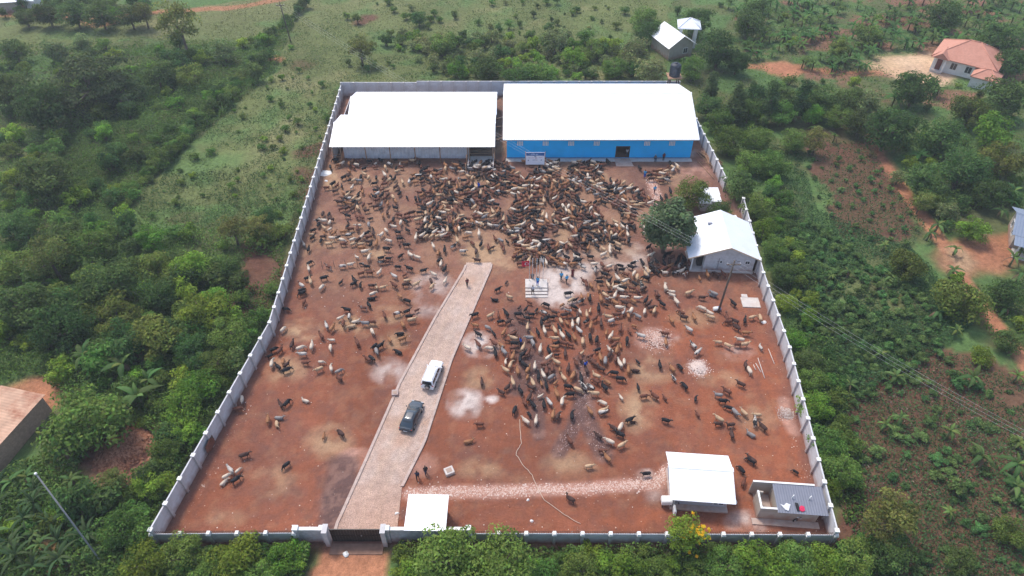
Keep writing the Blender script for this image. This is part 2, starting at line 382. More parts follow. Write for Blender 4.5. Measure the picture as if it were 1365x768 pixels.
def terrain():
    fx = np.arange(-140, 140.01, 0.75); fy = np.arange(22, 190.01, 0.75)
    cx = np.array([-3000, -1500, -800, -500, -350, -260, -200, -165]); cy0 = np.array([-1200, -500, -200, -80, -30, 0, 12]); cy1 = np.array([200, 215, 240, 280, 350, 500, 900, 1800, 3500])
    xs = np.concatenate([cx, fx, -cx[::-1]]); ys = np.concatenate([cy0, fy, cy1])
    X, Y = np.meshgrid(xs, ys); n = X.size
    inn = inside(X, Y, YARD); d = ydist(X, Y)
    out = np.where(inn, 0, sstep(0.5, 6, d))
    Z = (fbm(X, Y, 9, 3, 3) - 0.5) * 0.7 * out - 0.02
    jx, jy = X + (fbm(X, Y, 6, 11) - .5) * 7, Y + (fbm(X, Y, 6, 12) - .5) * 7
    base = LUSH[None, None] * (0.75 + 0.7 * fbm(X, Y, 12, 21)[..., None])
    k = sstep(.45, .6, fbm(X, Y, 5, 31))[..., None]; base = base * (1 - .35*k) + SOIL * .35 * k
    def lay(mask, col, a=1.0):
        nonlocal base
        m = (mask * a)[..., None]; base = base * (1 - m) + np.asarray(col) * m
    gr = GRASS * (0.75 + 0.5 * fbm(X, Y, 14, 41))[..., None]
    far = sstep(150, 190, Y)[..., None] * sstep(0, 60, -X)[..., None]
    gr = gr * (1 - .5*far) + DRY * .5 * far
    mm = (inside(jx, jy, Z_meadow) | inside(jx, jy, Z_meadow2)).astype(float)
    base = base * (1 - .92*mm[..., None]) + gr * .92 * mm[..., None]
    lay(mm * sstep(.55, .75, fbm(X, Y, 7, 51)), LUSH * 1.25, .75)
    lay(mm * sstep(.6, .8, fbm(X, Y, 10, 52)), DRY, .6)
    rf = inside(jx, jy, Z_rfield).astype(float)
    lay(rf * sstep(.52, .7, fbm(X, Y, 6, 61)), SOIL, .5)
    lay((inside(jx, jy, Z_rsoil) | inside(jx, jy, Z_rsoil2)).astype(float), SOIL * 1.05, .85)
    lay(inside(jx, jy, Z_topright) * sstep(.48, .62, fbm(X, Y, 5, 71)), SOIL * 1.8, .8)
    for line, w, a in ((PATH_R, 1.1, .95), (PATH_H, 1.2, .8), (PATH_T, 1.6, .8), (PATH_T2, 1.2, .7)):
        lay(1 - sstep(w*.6, w*1.3, seg_dist(X + (jx-X)*.25, Y + (jy-Y)*.25, line)), PATH * (.85 + .3*fbm(X, Y, 3, 81))[..., None], a)
    for px_, py_, r, c, a in PATCHES:
        x0, y0 = P(px_, py_)
        lay(1 - sstep(.6, 1.15, np.hypot(jx - x0, jy - y0) / r), np.asarray(c) * (.8 + .4*fbm(X, Y, 2.5, 91))[..., None], a)
    ramp = inside(X + (jx-X)*.15, Y, [(-18.2, 32.6), (-12.6, 32.6), (-11.6, 26), (-12, 12), (-22, 12), (-20.5, 26)]).astype(float)
    lay(ramp, PATH * 1.1 * (.85 + .3*fbm(X, Y, 2, 93))[..., None], .95)
    lay((~inn) * (1 - sstep(.6, 1.8, d)), SOIL * 1.1, .6)
    lay(inn.astype(float), SOIL * 1.7, 1)
    ny, nx = X.shape
    i = np.arange(n).reshape(ny, nx)
    F = np.stack([i[:-1, :-1], i[:-1, 1:], i[1:, 1:], i[1:, :-1]], -1).reshape(-1, 4)
    me = np_mesh("ground", np.stack([X, Y, Z], -1).reshape(-1, 3), F, base.reshape(-1, 3), M_ground, True)
    tag(link("ground", me), "rolling green land with bare red soil around the walled yard", kind="structure")
terrain()

# ------------------------------------------------------------------ yard floor
RED, REDB, STRAW, PALE, MUD, MAN, GRAV, TAN = map(np.array, ((0.218, 0.076, 0.042), (0.285, 0.094, 0.047), (0.38, 0.245, 0.145), (0.56, 0.47, 0.42), (0.105, 0.060, 0.052), (0.195, 0.105, 0.075), (0.44, 0.25, 0.19), (0.35, 0.21, 0.125)))
YP = [  # px, py, rx, ry in photo px, albedo, strength
    (405, 440, 22, 14, STRAW, .8), (440, 590, 30, 22, STRAW, .55), (380, 495, 26, 16, STRAW, .6), (475, 435, 26, 12, STRAW, .7), (520, 420, 20, 12, STRAW, .6), (520, 495, 26, 16, PALE, .5), (525, 455, 20, 14, STRAW, .5),
    (620, 538, 20, 18, PALE, .85), (655, 532, 8, 5, PALE, .8), (640, 460, 22, 16, PALE, .75), (640, 505, 22, 14, STRAW, .5), (745, 385, 32, 22, PALE, .95), (775, 360, 30, 12, PALE, .6), (735, 362, 12, 12, PALE, .7), (765, 345, 20, 8, PALE, .45),
    (700, 350, 40, 10, TAN, .5), (655, 345, 40, 16, STRAW, .5), (640, 330, 30, 18, STRAW, .55), (830, 345, 36, 18, PALE, .45), (815, 335, 30, 14, STRAW, .5), (575, 380, 26, 16, PALE, .45), (570, 410, 20, 14, PALE, .4),
    (870, 455, 22, 16, GRAV, .8), (890, 450, 14, 10, PALE, .45), (930, 491, 12, 10, PALE, .9), (870, 490, 26, 22, STRAW, .6), (850, 545, 22, 28, STRAW, .65), (960, 505, 30, 10, STRAW, .4), (1010, 555, 26, 24, TAN, .5),
    (925, 425, 30, 12, STRAW, .4), (760, 625, 36, 22, STRAW, .5), (640, 625, 30, 14, STRAW, .45), (690, 640, 26, 10, STRAW, .3), (860, 635, 10, 8, PALE, .7), (900, 640, 16, 24, PALE, .3), (1000, 695, 30, 14, PALE, .5), (870, 660, 12, 8, PALE, .3),
    (300, 690, 24, 12, STRAW, .35), (365, 645, 26, 20, STRAW, .4), (478, 612, 22, 14, GRAV, .6), (445, 655, 22, 38, MUD, .85), (452, 690, 20, 20, MUD, .7), (470, 640, 16, 16, MUD, .6), (480, 610, 26, 12, GRAV, .45),
    (572, 660, 14, 12, MUD, .6), (560, 620, 20, 16, GRAV, .4), (545, 690, 12, 14, MUD, .6), (620, 600, 30, 16, MUD, .3), (840, 375, 20, 12, STRAW, .45), (430, 325, 40, 14, TAN, .5), (500, 340, 12, 8, STRAW, .8), (395, 345, 30, 14, TAN, .45), (440, 240, 10, 14, STRAW, .7),
    (520, 250, 30, 16, STRAW, .4), (600, 250, 26, 20, TAN, .4), (820, 240, 16, 12, STRAW, .7), (890, 240, 24, 10, STRAW, .5), (750, 315, 14, 12, STRAW, .5), (930, 225, 30, 10, GRAV, .5), (905, 205, 30, 5, PALE, .6), (930, 330, 40, 30, GRAV, .35), (895, 340, 18, 18, GRAV, .5), (640, 245, 14, 10, STRAW, .6),
    (770, 640, 110, 12, RED, .5), (985, 470, 20, 10, PALE, .25), (700, 685, 90, 14, RED, .4), (850, 690, 50, 14, REDB, .9)]
MUDLINES = [(wpoly([(776, 480), (778, 520), (772, 545), (762, 575), (745, 602)]), 1.0), (wpoly([(778, 520), (782, 560), (798, 590), (805, 606)]), 1.2), (wpoly([(715, 480), (720, 520), (716, 550), (718, 580)]), .9), (wpoly([(690, 420), (700, 470), (730, 500)]), 1.6), (wpoly([(700, 490), (690, 520)]), 1.2), (wpoly([(458, 622), (449, 660), (445, 700)]), 1.7)]
SHARDS = [(wpoly([(545, 659), (600, 656), (660, 656), (720, 653), (780, 652), (840, 647), (875, 645), (892, 625)]), .75), (wpoly([(868, 240), (876, 262), (874, 290)]), .8), (wpoly([(1045, 535), (1050, 560), (1058, 575)]), .7)]
def yard():
    xs = np.arange(-36.5, 37.5, 0.3); ys = np.arange(32, 127, 0.3)
    X, Y = np.meshgrid(xs, ys)
    PX, PY = (np.vectorize(lambda a, b: pix(a, b)[0])(X, Y), np.vectorize(lambda a, b: pix(a, b)[1])(X, Y))
    n1 = fbm(X, Y, 8, 101)[..., None]; n2 = fbm(X, Y, 2.2, 102)[..., None]
    base = RED * (.78 + .45 * n1) * (.85 + .3 * n2)
    rt = sstep(12, 26, X)[..., None] * (1 - sstep(66, 76, Y))[..., None]
    base = base * (1 - .7*rt) + REDB * (.85 + .3*n2) * .7 * rt
    up = sstep(60, 82, Y)[..., None]
    base = base * (1 - .75*up) + MAN * (.75 + .6*n2) * .75 * up
    k = up[..., 0] * sstep(.45, .68, fbm(X, Y, 5, 105)); base = base * (1 - .45*k[..., None]) + TAN * .45 * k[..., None]
    k = sstep(.5, .7, fbm(X, Y, 6, 107)); base = base * (1 - .25*k[..., None]) + MUD * .25 * k[..., None]
    n3 = fbm(X, Y, 1.6, 109, 3)
    k = sstep(.52, .62, fbm(X, Y, 1.3, 113, 3))[..., None]; base = base * (1 - .2*k) + MUD * 1.2 * .2 * k
    k = sstep(.55, .66, fbm(X, Y, 1.1, 117, 3))[..., None]; base = base * (1 - .14*k) + TAN * .14 * k
    wx, wy = (fbm(X, Y, 1.8, 111) - .5) * 9, (fbm(X, Y, 1.8, 112) - .5) * 8
    for px_, py_, rx, ry, c, a in YP:
        q = np.hypot((PX + wx - px_) / rx, (PY + wy - py_) / ry)
        m = (np.clip(1.3 - q, 0, 1) ** 0.7 * a * .88 * (.25 + 1.4*sstep(.30, .62, n3))).clip(0, .97)[..., None]
        base = base * (1 - m) + np.asarray(c) * (.85 + .3*n1) * m
    for line, w in MUDLINES:
        m = (1 - sstep(w*.6, w*1.25, seg_dist(X + wx*.05, Y + wy*.05, line)))[..., None] * .85
        sp = sstep(.58, .66, fbm(X, Y, .8, 121, 3))[..., None]
        base = base * (1 - m) + (MUD * 1.1 * (1 - .4*sp) + GRAV * .75 * .4*sp) * m
    for line, w in SHARDS:
        m = (1 - sstep(w*.5, w*1.5, seg_dist(X + wx*.05, Y + wy*.05, line)))[..., None] * .8
        base = base * (1 - m) + GRAV * m
    # litter of dung and straw
    sp = sstep(.62, .7, fbm(X, Y, .7, 131, 2))[..., None]; base = base * (1 - .25*sp) + MUD * .25 * sp
    m = (1 - sstep(.2, 1.4, ydist(X, Y)))[..., None] * .5; base = base * (1 - m) + MUD * 1.3 * m
    Z = (fbm(X, Y, 3.0, 141, 4) - .5) * .10 + 0.06 + sstep(0, 2, 2 - ydist(X, Y)) * .04
    keep = inside(X, Y, YARD) & (ydist(X, Y) > 0.03)
    ny, nx = X.shape; i = np.arange(X.size).reshape(ny, nx)
    F = np.stack([i[:-1, :-1], i[:-1, 1:], i[1:, 1:], i[1:, :-1]], -1)
    kk = keep[:-1, :-1] | keep[:-1, 1:] | keep[1:, 1:] | keep[1:, :-1]
    me = np_mesh("yard_ground", np.stack([X, Y, Z], -1).reshape(-1, 3), F[kk], np.clip(base, .01, .9).reshape(-1, 3), M_yard, True)
    tag(link("yard_ground", me), "red trampled earth floor of the walled yard", kind="structure")
yard()

# ------------------------------------------------------------------ drive with kerbs
DL = [P(448, 703), P(490, 610), P(533, 512), P(580, 425), P(621, 357)]
DR = [P(530, 703), P(536, 650), P(566, 590), P(602, 480), P(655, 357)]
def lerp_line(L, y):
    for (x0, y0), (x1, y1) in zip(L[:-1], L[1:]):
        if y0 <= y <= y1: return x0 + (x1-x0)*(y-y0)/(y1-y0)
    return L[0][0] if y < L[0][1] else L[-1][0]
def drive():
    ys = np.arange(32.7, 75.2, .3); ts = np.linspace(0, 1, 19)
    V = []; C = []
    for y in ys:
        a, b = lerp_line(DL, y), lerp_line(DR, y)
        for t in ts: V.append((a + (b-a)*t, y, 0.128 + .006*math.sin(y*3+t*9)))
    V = np.array(V); X, Y = V[:, 0], V[:, 1]
    V[:, 2] += (fbm(X, Y, 1.2, 151) - .5) * .03
    n = fbm(X, Y, 4, 152)[:, None]; n2 = fbm(X, Y, 1.0, 153)[:, None]
    c = np.array((0.46, 0.33, 0.265)) * (.85 + .3*n) * (.8 + .4*n2)
    k = sstep(.52, .68, fbm(X, Y, 5, 155))[:, None]; c = c*(1-.5*k) + np.array((.40, .23, .15))*.5*k
    k = sstep(.5, .66, fbm(X, Y, 3, 157))[:, None]; c = c*(1-.4*k) + np.array((.52, .42, .37))*.4*k
    mid = (np.array([lerp_line(DL, q) for q in Y]) + np.array([lerp_line(DR, q) for q in Y]))*.5
    k = np.exp(-((np.abs(X - mid + (fbm(X*0, Y, 9, 158)-.5)) - .8)/.3)**2)[:, None]*.4; c = c*(1-k) + np.array((.50, .36, .27))*k
    k = (1 - sstep(34, 42, Y))[:, None] * .5; c = c*(1-k) + np.array((.42, .24, .17))*k
    i = np.arange(len(V)).reshape(len(ys), len(ts))
    F = np.stack([i[:-1, :-1], i[:-1, 1:], i[1:, 1:], i[1:, :-1]], -1).reshape(-1, 4)
    tag(link("driveway", np_mesh("driveway", V, F, c, M_drive, True)), "pale crushed stone drive from the gate up the yard", kind="structure")
    for L, y0, nm in ((DL, 33.4, 0), (DR, 38.6, 1)):
        pts = [(lerp_line(L, y), y) for y in np.arange(y0, 75.0, 1.0)]
        mb = MB()
        for (xa, ya), (xb, yb) in zip(pts[:-1], pts[1:]):
            w = .16
            mb.prism([(xa-w, ya+.012), (xa+w, ya+.012), (xb+w, yb-.012), (xb-w, yb-.012)], .0, .24)
        o = mb.build("kerb", M_kerb)
        tag(o, "pale concrete kerb along the " + ("gatehouse" if nm else "left wall") + " side of the stone drive", kind="structure")
    return
drive()

# ------------------------------------------------------------------ perimeter walls
def wall(name, line, h, spacing, label, side, caps=True, spikes=False, panel_mat=None, z_step=None):
    """posts every few metres with a panel between two posts; side = which way the posts stand proud"""
    root = empty(name, (line[0][0], line[0][1], 0))
    tag(root, label, "wall")
    ox, oy = line[0]
    meshes = {}
    pm = panel_mat or M_panel
    first = True; count = 0
    for (x0, y0), (x1, y1) in zip(line[:-1], line[1:]):
        L = math.hypot(x1-x0, y1-y0); n = max(1, round(L / spacing)); st = L / n
        ang = math.atan2(y1-y0, x1-x0)
        for i in range(n + 1):
            if i == 0 and not first: continue
            first = False
            px_, py_ = x0 + (x1-x0)*i/n - ox, y0 + (y1-y0)*i/n - oy
            hh = h + (z_step(px_+ox, py_+oy) if z_step else 0)
            key = ('p', round(hh, 3))
            if key not in meshes:
                mb = MB(); mb.box(-.15, .15, -.06 if side > 0 else -.26, .26 if side > 0 else .06, -.3, hh + .10)
                meshes[key] = mb.mesh("pillar", M_pillar)
                mb = MB(); mb.box(-.21, .21, -.12 if side > 0 else -.32, .32 if side > 0 else .12, hh + .10, hh + .24)
                if caps == 2: mb.box(-.17, .17, -.08 if side > 0 else -.28, .28 if side > 0 else .08, hh + .24, hh + .44)
                meshes['c', round(hh, 3)] = mb.mesh("pillar_cap", M_cap)
            p = link("pillar", meshes[key], root, (px_, py_, 0), ang)
            if caps: link("pillar_cap", meshes['c', round(hh, 3)], p)
        for i in range(n):
            mx_, my_ = x0 + (x1-x0)*(i+.5)/n - ox, y0 + (y1-y0)*(i+.5)/n - oy
            hh = h + (z_step(mx_+ox, my_+oy) if z_step else 0)
            key = ('w', round(hh, 3), round(st, 3))
            if key not in meshes:
                mb = MB(); w = st/2 - .155
                mb.box(-w, w, -.05, .05, -.3, hh)
                mb.box(-w, w, -.075, .075, hh, hh + .07)
                meshes[key] = mb.mesh("panel", pm)
                if spikes:
                    mb = MB(); mb.box(-w, w, -.015, .015, hh + .42, hh + .45); mb.box(-w, w, -.015, .015, hh + .16, hh + .19)
                    k = int(2*w / .17)
                    for q in range(k): 
                        xx = -w + (q + .5) * 2*w/k
                        mb.box(xx-.012, xx+.012, -.012, .012, hh + .07, hh + .58)
                    meshes['s', key] = mb.mesh("spike_rail", M_iron)
            p = link("panel", meshes[key], root, (mx_, my_, 0), ang)
            p.rotation_euler.x = R(random.uniform(-.5, .5))
            if spikes: link("spike_rail", meshes['s', key], p)
    return root

wall("perimeter_wall", LEFT, 2.5, 2.78, "long grey panel wall with white capped posts beside the thick bush, bending midway", -1)
wall("perimeter_wall", BACK, 2.9, 2.5, "grey panel wall along the far end behind the two white-roofed sheds", -1, caps=False, z_step=lambda x, y: 0.25 if x > -18 else 0.0)
wall("perimeter_wall", RIGHT[:4], 2.5, 2.75, "pale grey panel wall on the cassava field side, below the white house", 1)
wall("perimeter_wall", RIGHT[4:], 2.5, 2.75, "pale grey panel wall beside the timber pile and the blue warehouse", 1)
wall("front_wall", [FL, (-21.3, 32.55)], 1.75, 2.75, "low grey front wall with iron spikes and white capped posts behind bushes, left of the gate", -1, caps=2, spikes=True)
wall("front_wall", [(-4.1, 32.5), FR], 1.75, 2.72, "low grey front wall with iron spikes and white capped posts, right of the gatehouse", -1, caps=2, spikes=True)

# gate bay: block walls on both sides and the black gate
def gate_bay():
    for x0, x1, nm in ((-20.9, -18.75, "left"), (-12.0, -4.45, "right")):
        root = empty("gate_wall", ((x0+x1)/2, 32.6, 0))
        tag(root, "rough grey block wall with pale coping, between the gate and the " + ("spiked wall of the red yard corner" if nm == "left" else "spiked wall by the gatehouse"), "wall")
        w = (x1-x0)/2
        MB().box(-w, w, -.1, .1, -.3, 2.45).build("block_wall", M_block, root)
        MB().box(-w, w, -.17, .17, 2.45, 2.58).build("coping", M_cap, root)
        for s in (-1, 1):
            MB().box(-.2, .2, -.24, .16, -.3, 2.62).build("pillar", M_block, root, (s*(w + .2), 0, 0))
            MB().box(-.27, .27, -.31, .23, 2.62, 2.84).build("pillar_cap", M_cap, root, (s*(w + .2), 0, 0))
    for x, nm in ((-18.2, "left"), (-12.55, "right")):
        root = empty("gate_post", (x, 32.5, 0))
        tag(root, "thick grey plastered gate post, " + ("on the spiked corner wall side of the gate" if nm == "left" else "on the gatehouse side of the gate"), "gate post", "gate posts")
        MB().box(-.23, .23, -.5, .4, -.3, 2.75).build("shaft", M_pillar, root, bevel=.02)
        MB().box(-.26, .26, -.54, .44, 2.75, 2.85).build("post_cap", M_pillar, root)
    g = empty("gate", (-15.38, 32.55, 0))
    tag(g, "wide black sheet steel double gate, closed, at the end of the stone drive", "gate")
    for s in (-1, 1):
        c = s * 1.24
        f = MB(); x0, x1 = c - 1.22, c + 1.22
        f.box(x0, x1, -.045, .045, .12, .2); f.box(x0, x1, -.045, .045, 2.42, 2.5); f.box(x0, x1, -.045, .045, 1.25, 1.33)
        f.box(x0, x0+.08, -.045, .045, .2, 1.25); f.box(x1-.08, x1, -.045, .045, .2, 1.25); f.box(x0, x0+.08, -.045, .045, 1.33, 2.42); f.box(x1-.08, x1, -.045, .045, 1.33, 2.42)
        leaf = f.build("gate_leaf", M_gate, g)
        p = MB(); k = 16
        for i in range(k):
            a = x0 + .08 + (2.44 - .16) * i / k; b = a + (2.44 - .16) / k * .93; off = .012 if i % 2 else -.012
            p.box(a, b, off - .02, off + .02, .2, 2.42)
        p.build("sheet", M_gate, leaf)
    MB().box(-.06, .06, -.11, -.05, 1.0, 1.12).build("handle", M_rim, g, (.55, 0, .3))
    tag(MB().box(-18.0, -12.75, 31.2, 32.35, -.2, .07).build("gate_shadow_threshold", mat("shadow_brown_concrete", (.24, .14, .10), .95, .2, 2, .3)), "concrete strip before the black gate, gate shadow painted into its brown colour", kind="structure")  # cast shadow of gate and wall is painted into this strip's brown
gate_bay()
anchor("the black gate", -15.4, 32.5); anchor("the front left corner of the yard", FL[0], FL[1]); anchor("the front right corner of the yard", FR[0], FR[1])
anchor("the far left corner of the yard", -33.7, 126); anchor("the far right corner of the yard", 33, 126); anchor("the bend in the left wall", -30.95, 60.5)

# ------------------------------------------------------------------ roofs and buildings
def corr(poly_a, poly_b, pitch=.3, amp=.03, up=(0, 0, 1)):
    """corrugated sheet between two matching edges (a0->a1 eave, b0->b1 ridge), closed with thickness"""
    a0, a1, b0, b1 = map(Vector, (*poly_a, *poly_b))
    n = max(2, int((a1 - a0).length / pitch) * 2); t = .025
    mb = MB(); vs = []
    for i in range(n + 1):
        k = i / n; z = amp if i % 2 else 0
        for p, q in ((a0, a1), (b0, b1)):
            w = p.lerp(q, k); vs += [(w.x, w.y, w.z + z), (w.x, w.y, w.z + z - t)]
    fs = []
    for i in range(n):
        j = 4*i
        fs += [(j, j+4, j+6, j+2), (j+1, j+3, j+7, j+5), (j, j+1, j+5, j+4), (j+2, j+6, j+7, j+3)]
    fs += [(0, 2, 3, 1), (4*n, 4*n+1, 4*n+3, 4*n+2)]
    return mb.add(vs, fs)

def gable_roof(root, x0, x1, ye, yr, yb, ze, zr, zb, m, pitch=.35, ridge=True, amp=.03):
    f = corr(((x0, ye, ze), (x1, ye, ze)), ((x0, yr, zr), (x1, yr, zr)), pitch, amp).build("roof", m, root)
    b = corr(((x1, yb, zb), (x0, yb, zb)), ((x1, yr, zr), (x0, yr, zr)), pitch, amp).build("roof", m, root)
    if ridge:
        mb = MB(); mb.slab([(x0-.05, yr-.28, zr-.28*(zr-ze)/(yr-ye)+.05), (x1+.05, yr-.28, zr-.28*(zr-ze)/(yr-ye)+.05), (x1+.05, yr, zr+.07), (x0-.05, yr, zr+.07)], .015)
        mb.slab([(x0-.05, yr, zr+.07), (x1+.05, yr, zr+.07), (x1+.05, yr+.28, zr-.28*(zr-zb)/(yb-yr)+.05), (x0-.05, yr+.28, zr-.28*(zr-zb)/(yb-yr)+.05)], .015)
        mb.build("ridge_cap", m, f)
    return f, b

def frame_window(root, x, y, z, w, h, frame_m, depth=.08, bars=True, rz=0, panes=1):
    f = MB(); t = .06
    f.box(-w/2-t, w/2+t, -depth, .02, -t, 0); f.box(-w/2-t, w/2+t, -depth, .02, h, h+t); f.box(-w/2-t, -w/2, -depth, .02, 0, h); f.box(w/2, w/2+t, -depth, .02, 0, h)
    if bars: f.box(-.025, .025, -depth*.7, .01, 0, h)
    o = f.build("window", frame_m, root, (x, y, z), rz)
    MB().box(-w/2, w/2, -.03, -.005, 0, h).build("pane", M_glass, o)
    return o

# blue warehouse -------------------------------------------------------------
def warehouse():
    x0, x1, y0, y1 = -.9, 31.2, 103.0, 121.6
    r = empty("warehouse", (0, 0, 0)); r.location = (x0, y0, 0)
    tag(r, "long bright blue warehouse with white sheet roof and one dark doorway", "warehouse")
    Lx, Ly, hw = x1-x0, y1-y0, 3.75
    dx0, dx1 = 19.0, 21.3
    w = MB()
    w.box(0, dx0, 0, .25, -.2, hw); w.box(dx1, Lx, 0, .25, -.2, hw); w.box(dx0, dx1, 0, .25, 2.45, hw)
    w.box(0, .25, .25, Ly, -.2, 4.2); w.box(Lx-.25, Lx, .25, Ly, -.2, 4.2); w.box(.25, Lx-.25, Ly-.25, Ly, -.2, 4.2)
    for xx in (0.002, Lx-.252): w.add([(xx, .3, 4.2), (xx, Ly-.002, 4.2), (xx, Ly/2, 7.3), (xx+.25, .3, 4.2), (xx+.25, Ly-.002, 4.2), (xx+.25, Ly/2, 7.3)], [(0, 1, 2), (5, 4, 3), (0, 2, 5, 3), (1, 4, 5, 2), (0, 3, 4, 1)])
    w.build("wall", M_blue, r)
    MB().box(-.05, Lx+.05, -.06, -.003, -.2, .28).build("plinth", mat("grey_blue_plinth", (.10, .22, .36), .9, .2), r)
    # open eave strip split by posts, then louvre blocks under it
    for i in range(8): MB().box(0, .2, .03, .23, hw, 4.35).build("eave_post", M_blue, r, (i*(Lx-.2)/7, 0, 0))
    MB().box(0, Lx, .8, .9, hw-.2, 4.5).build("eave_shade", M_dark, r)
    tb = MB(); tb.box(0, Lx, .05, .18, hw+.26, hw+.31); tb.build("tie_rail", M_wood, r)
    for i, xc in enumerate((2.3, 6.7, 11.1, 15.5, 24.2, 28.5)):
        f = MB().box(-.6, .6, -.03, .0, -.16, .78).build("vent_window", mat("blue_vent_frame", (.02, .38, .75), .7) if i == 0 else bpy.data.materials["blue_vent_frame"], r, (xc, -.003, 2.75))
        for k in range(4):
            MB().box(-.085, .085, -.085, -.032, -.1, .72).build("louvre", M_cap, f, (-.4 + k*.266, 0, 0))
    # doorway
    d = MB(); d.box(dx0-.08, dx0+.02, -.05, .3, -.1, 2.5); d.box(dx1-.02, dx1+.08, -.05, .3, -.1, 2.5); d.box(dx0+.02, dx1-.02, -.05, .3, 2.4, 2.5)
    d.build("door_frame", M_iron, r)
    g = MB(); g.box(dx1+.09, dx1+.3, -.9, -.84, 0, 2.4); g.box(dx0+.1, dx0+.16, 1.2, 2.3, 0, 2.4)
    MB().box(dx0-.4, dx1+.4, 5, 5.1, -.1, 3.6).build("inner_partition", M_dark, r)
    MB().prism([(dx0-.2, 0), (dx1+.2, 0), (dx1+.6, -2.6), (dx0-.1, -2.6)], -.1, .12).build("door_ramp", M_kerb, r)
    gable_roof(r, -.65, Lx+.75, -.95, Ly/2+.2, Ly+1.0, 4.35, 7.65, 4.35, M_roofw, .4)
    MB().box(-.65, Lx+.75, -.99, -.955, 4.18, 4.36).build("fascia", M_white, r)
    MB().box(-.2, Lx+.2, -1.1, -.065, -.2, .1).build("apron", M_conc, r)
    anchor("the blue warehouse door", x0+20, y0); anchor("the left end of the blue warehouse", x0, y0)
warehouse()

# double-gabled open shed ---------------------------------------------------
def shed():
    x0, y0 = -31.2, 101.5
    r = empty("cattle_shed", (x0, y0, 0))
    tag(r, "wide open shed with twin white gabled roofs and a grey sheet front", "shed")
    Lx = 28.3
    gable_roof(r, 0, Lx, -.1, 5.6, 10.9, 3.3, 4.75, 3.35, M_roofw, .4)
    gable_roof(r, 1.3, Lx+.1, 11.0, 15.0, 19.8, 3.3, 4.7, 3.3, M_roofw, .4)
    fr = MB().add([], [])
    n = 96; xa, xb, yy = 1.9, 23.7, 1.5
    mb = MB(); vs = []
    for i in range(n+1):
        x = xa + (xb-xa)*i/n; o = .03 if i % 2 else -.03
        vs += [(x, yy+o, -.1), (x, yy+o, 2.95), (x, yy+o+.02, -.1), (x, yy+o+.02, 2.95)]
    fs = []
    for i in range(n):
        j = 4*i; fs += [(j, j+4, j+5, j+1), (j+2, j+3, j+7, j+6), (j+1, j+5, j+7, j+3)]
    mb.add(vs, fs).build("front_sheet", M_greysheet, r)
    for i, x in enumerate((.35, 1.75, 6, 10.2, 14.5, 18.8, 23.85, 27.9)):
        for y in (.2, 5.6, 10.9, 15, 19.5):
            z = {.2: 3.25, 5.6: 4.6, 10.9: 3.25, 15: 4.6, 19.5: 3.25}[y]
            if x < 1.3 and y > 11: continue
            MB().tube([(x, y, -.1), (x, y, z)], .09, 6).build("post", M_wood, r)
    for z in (.6, 1.1, 1.6):
        MB().tube([(.3, .35, z), (1.85, .35, z+.03)], .045, 5).build("rail", M_wood, r)
        MB().tube([(23.8, 1.4, z), (27.9, 1.4, z)], .045, 5).build("rail", M_wood, r)
    mb = MB(); mb.box(.2, .3, .3, 19.6, -.1, 2.6); mb.box(.3, Lx, 19.5, 19.6, -.1, 2.6); mb.build("rear_sheet", M_greysheet, r)
    for k in range(5):
        MB().tube([(Lx-.1, 2+k*3.6, 3.9 if k % 2 else 3.4), (Lx+2.0, 3.1+k*3.6, 3.5)], .06, 5).build("brace", M_wood, r)
    # loading pen: low walls and concrete floor in front of the open bay
    p = empty("loading_pen", (-7.6, 99.2, 0))
    tag(p, "small walled concrete loading pen in front of the open right bay of the shed", "pen")
    MB().box(.16, 4.3, .16, 3.9, -.1, .5).build("floor_slab", M_conc, p)
    m = MB(); m.box(0, 4.46, 0, .16, -.1, .62); m.build("front_kerb", M_conc, p)
    for x in (0, 4.3): MB().box(x, x+.16, .16, 3.9, -.1, .95).build("side_wall", M_conc, p)
    for x, y in ((-.14, -1.8), (-.14, 1.0), (-.14, 3.6), (4.6, 1.6), (4.6, 3.7)):
        MB().tube([(x, y, -.1), (x, y, 2.5)], .08, 6).build("post", M_wood, p)
    anchor("the loading pen", -5.4, 101); anchor("the left end of the grey sheet shed front", -29.5, 102)
shed()

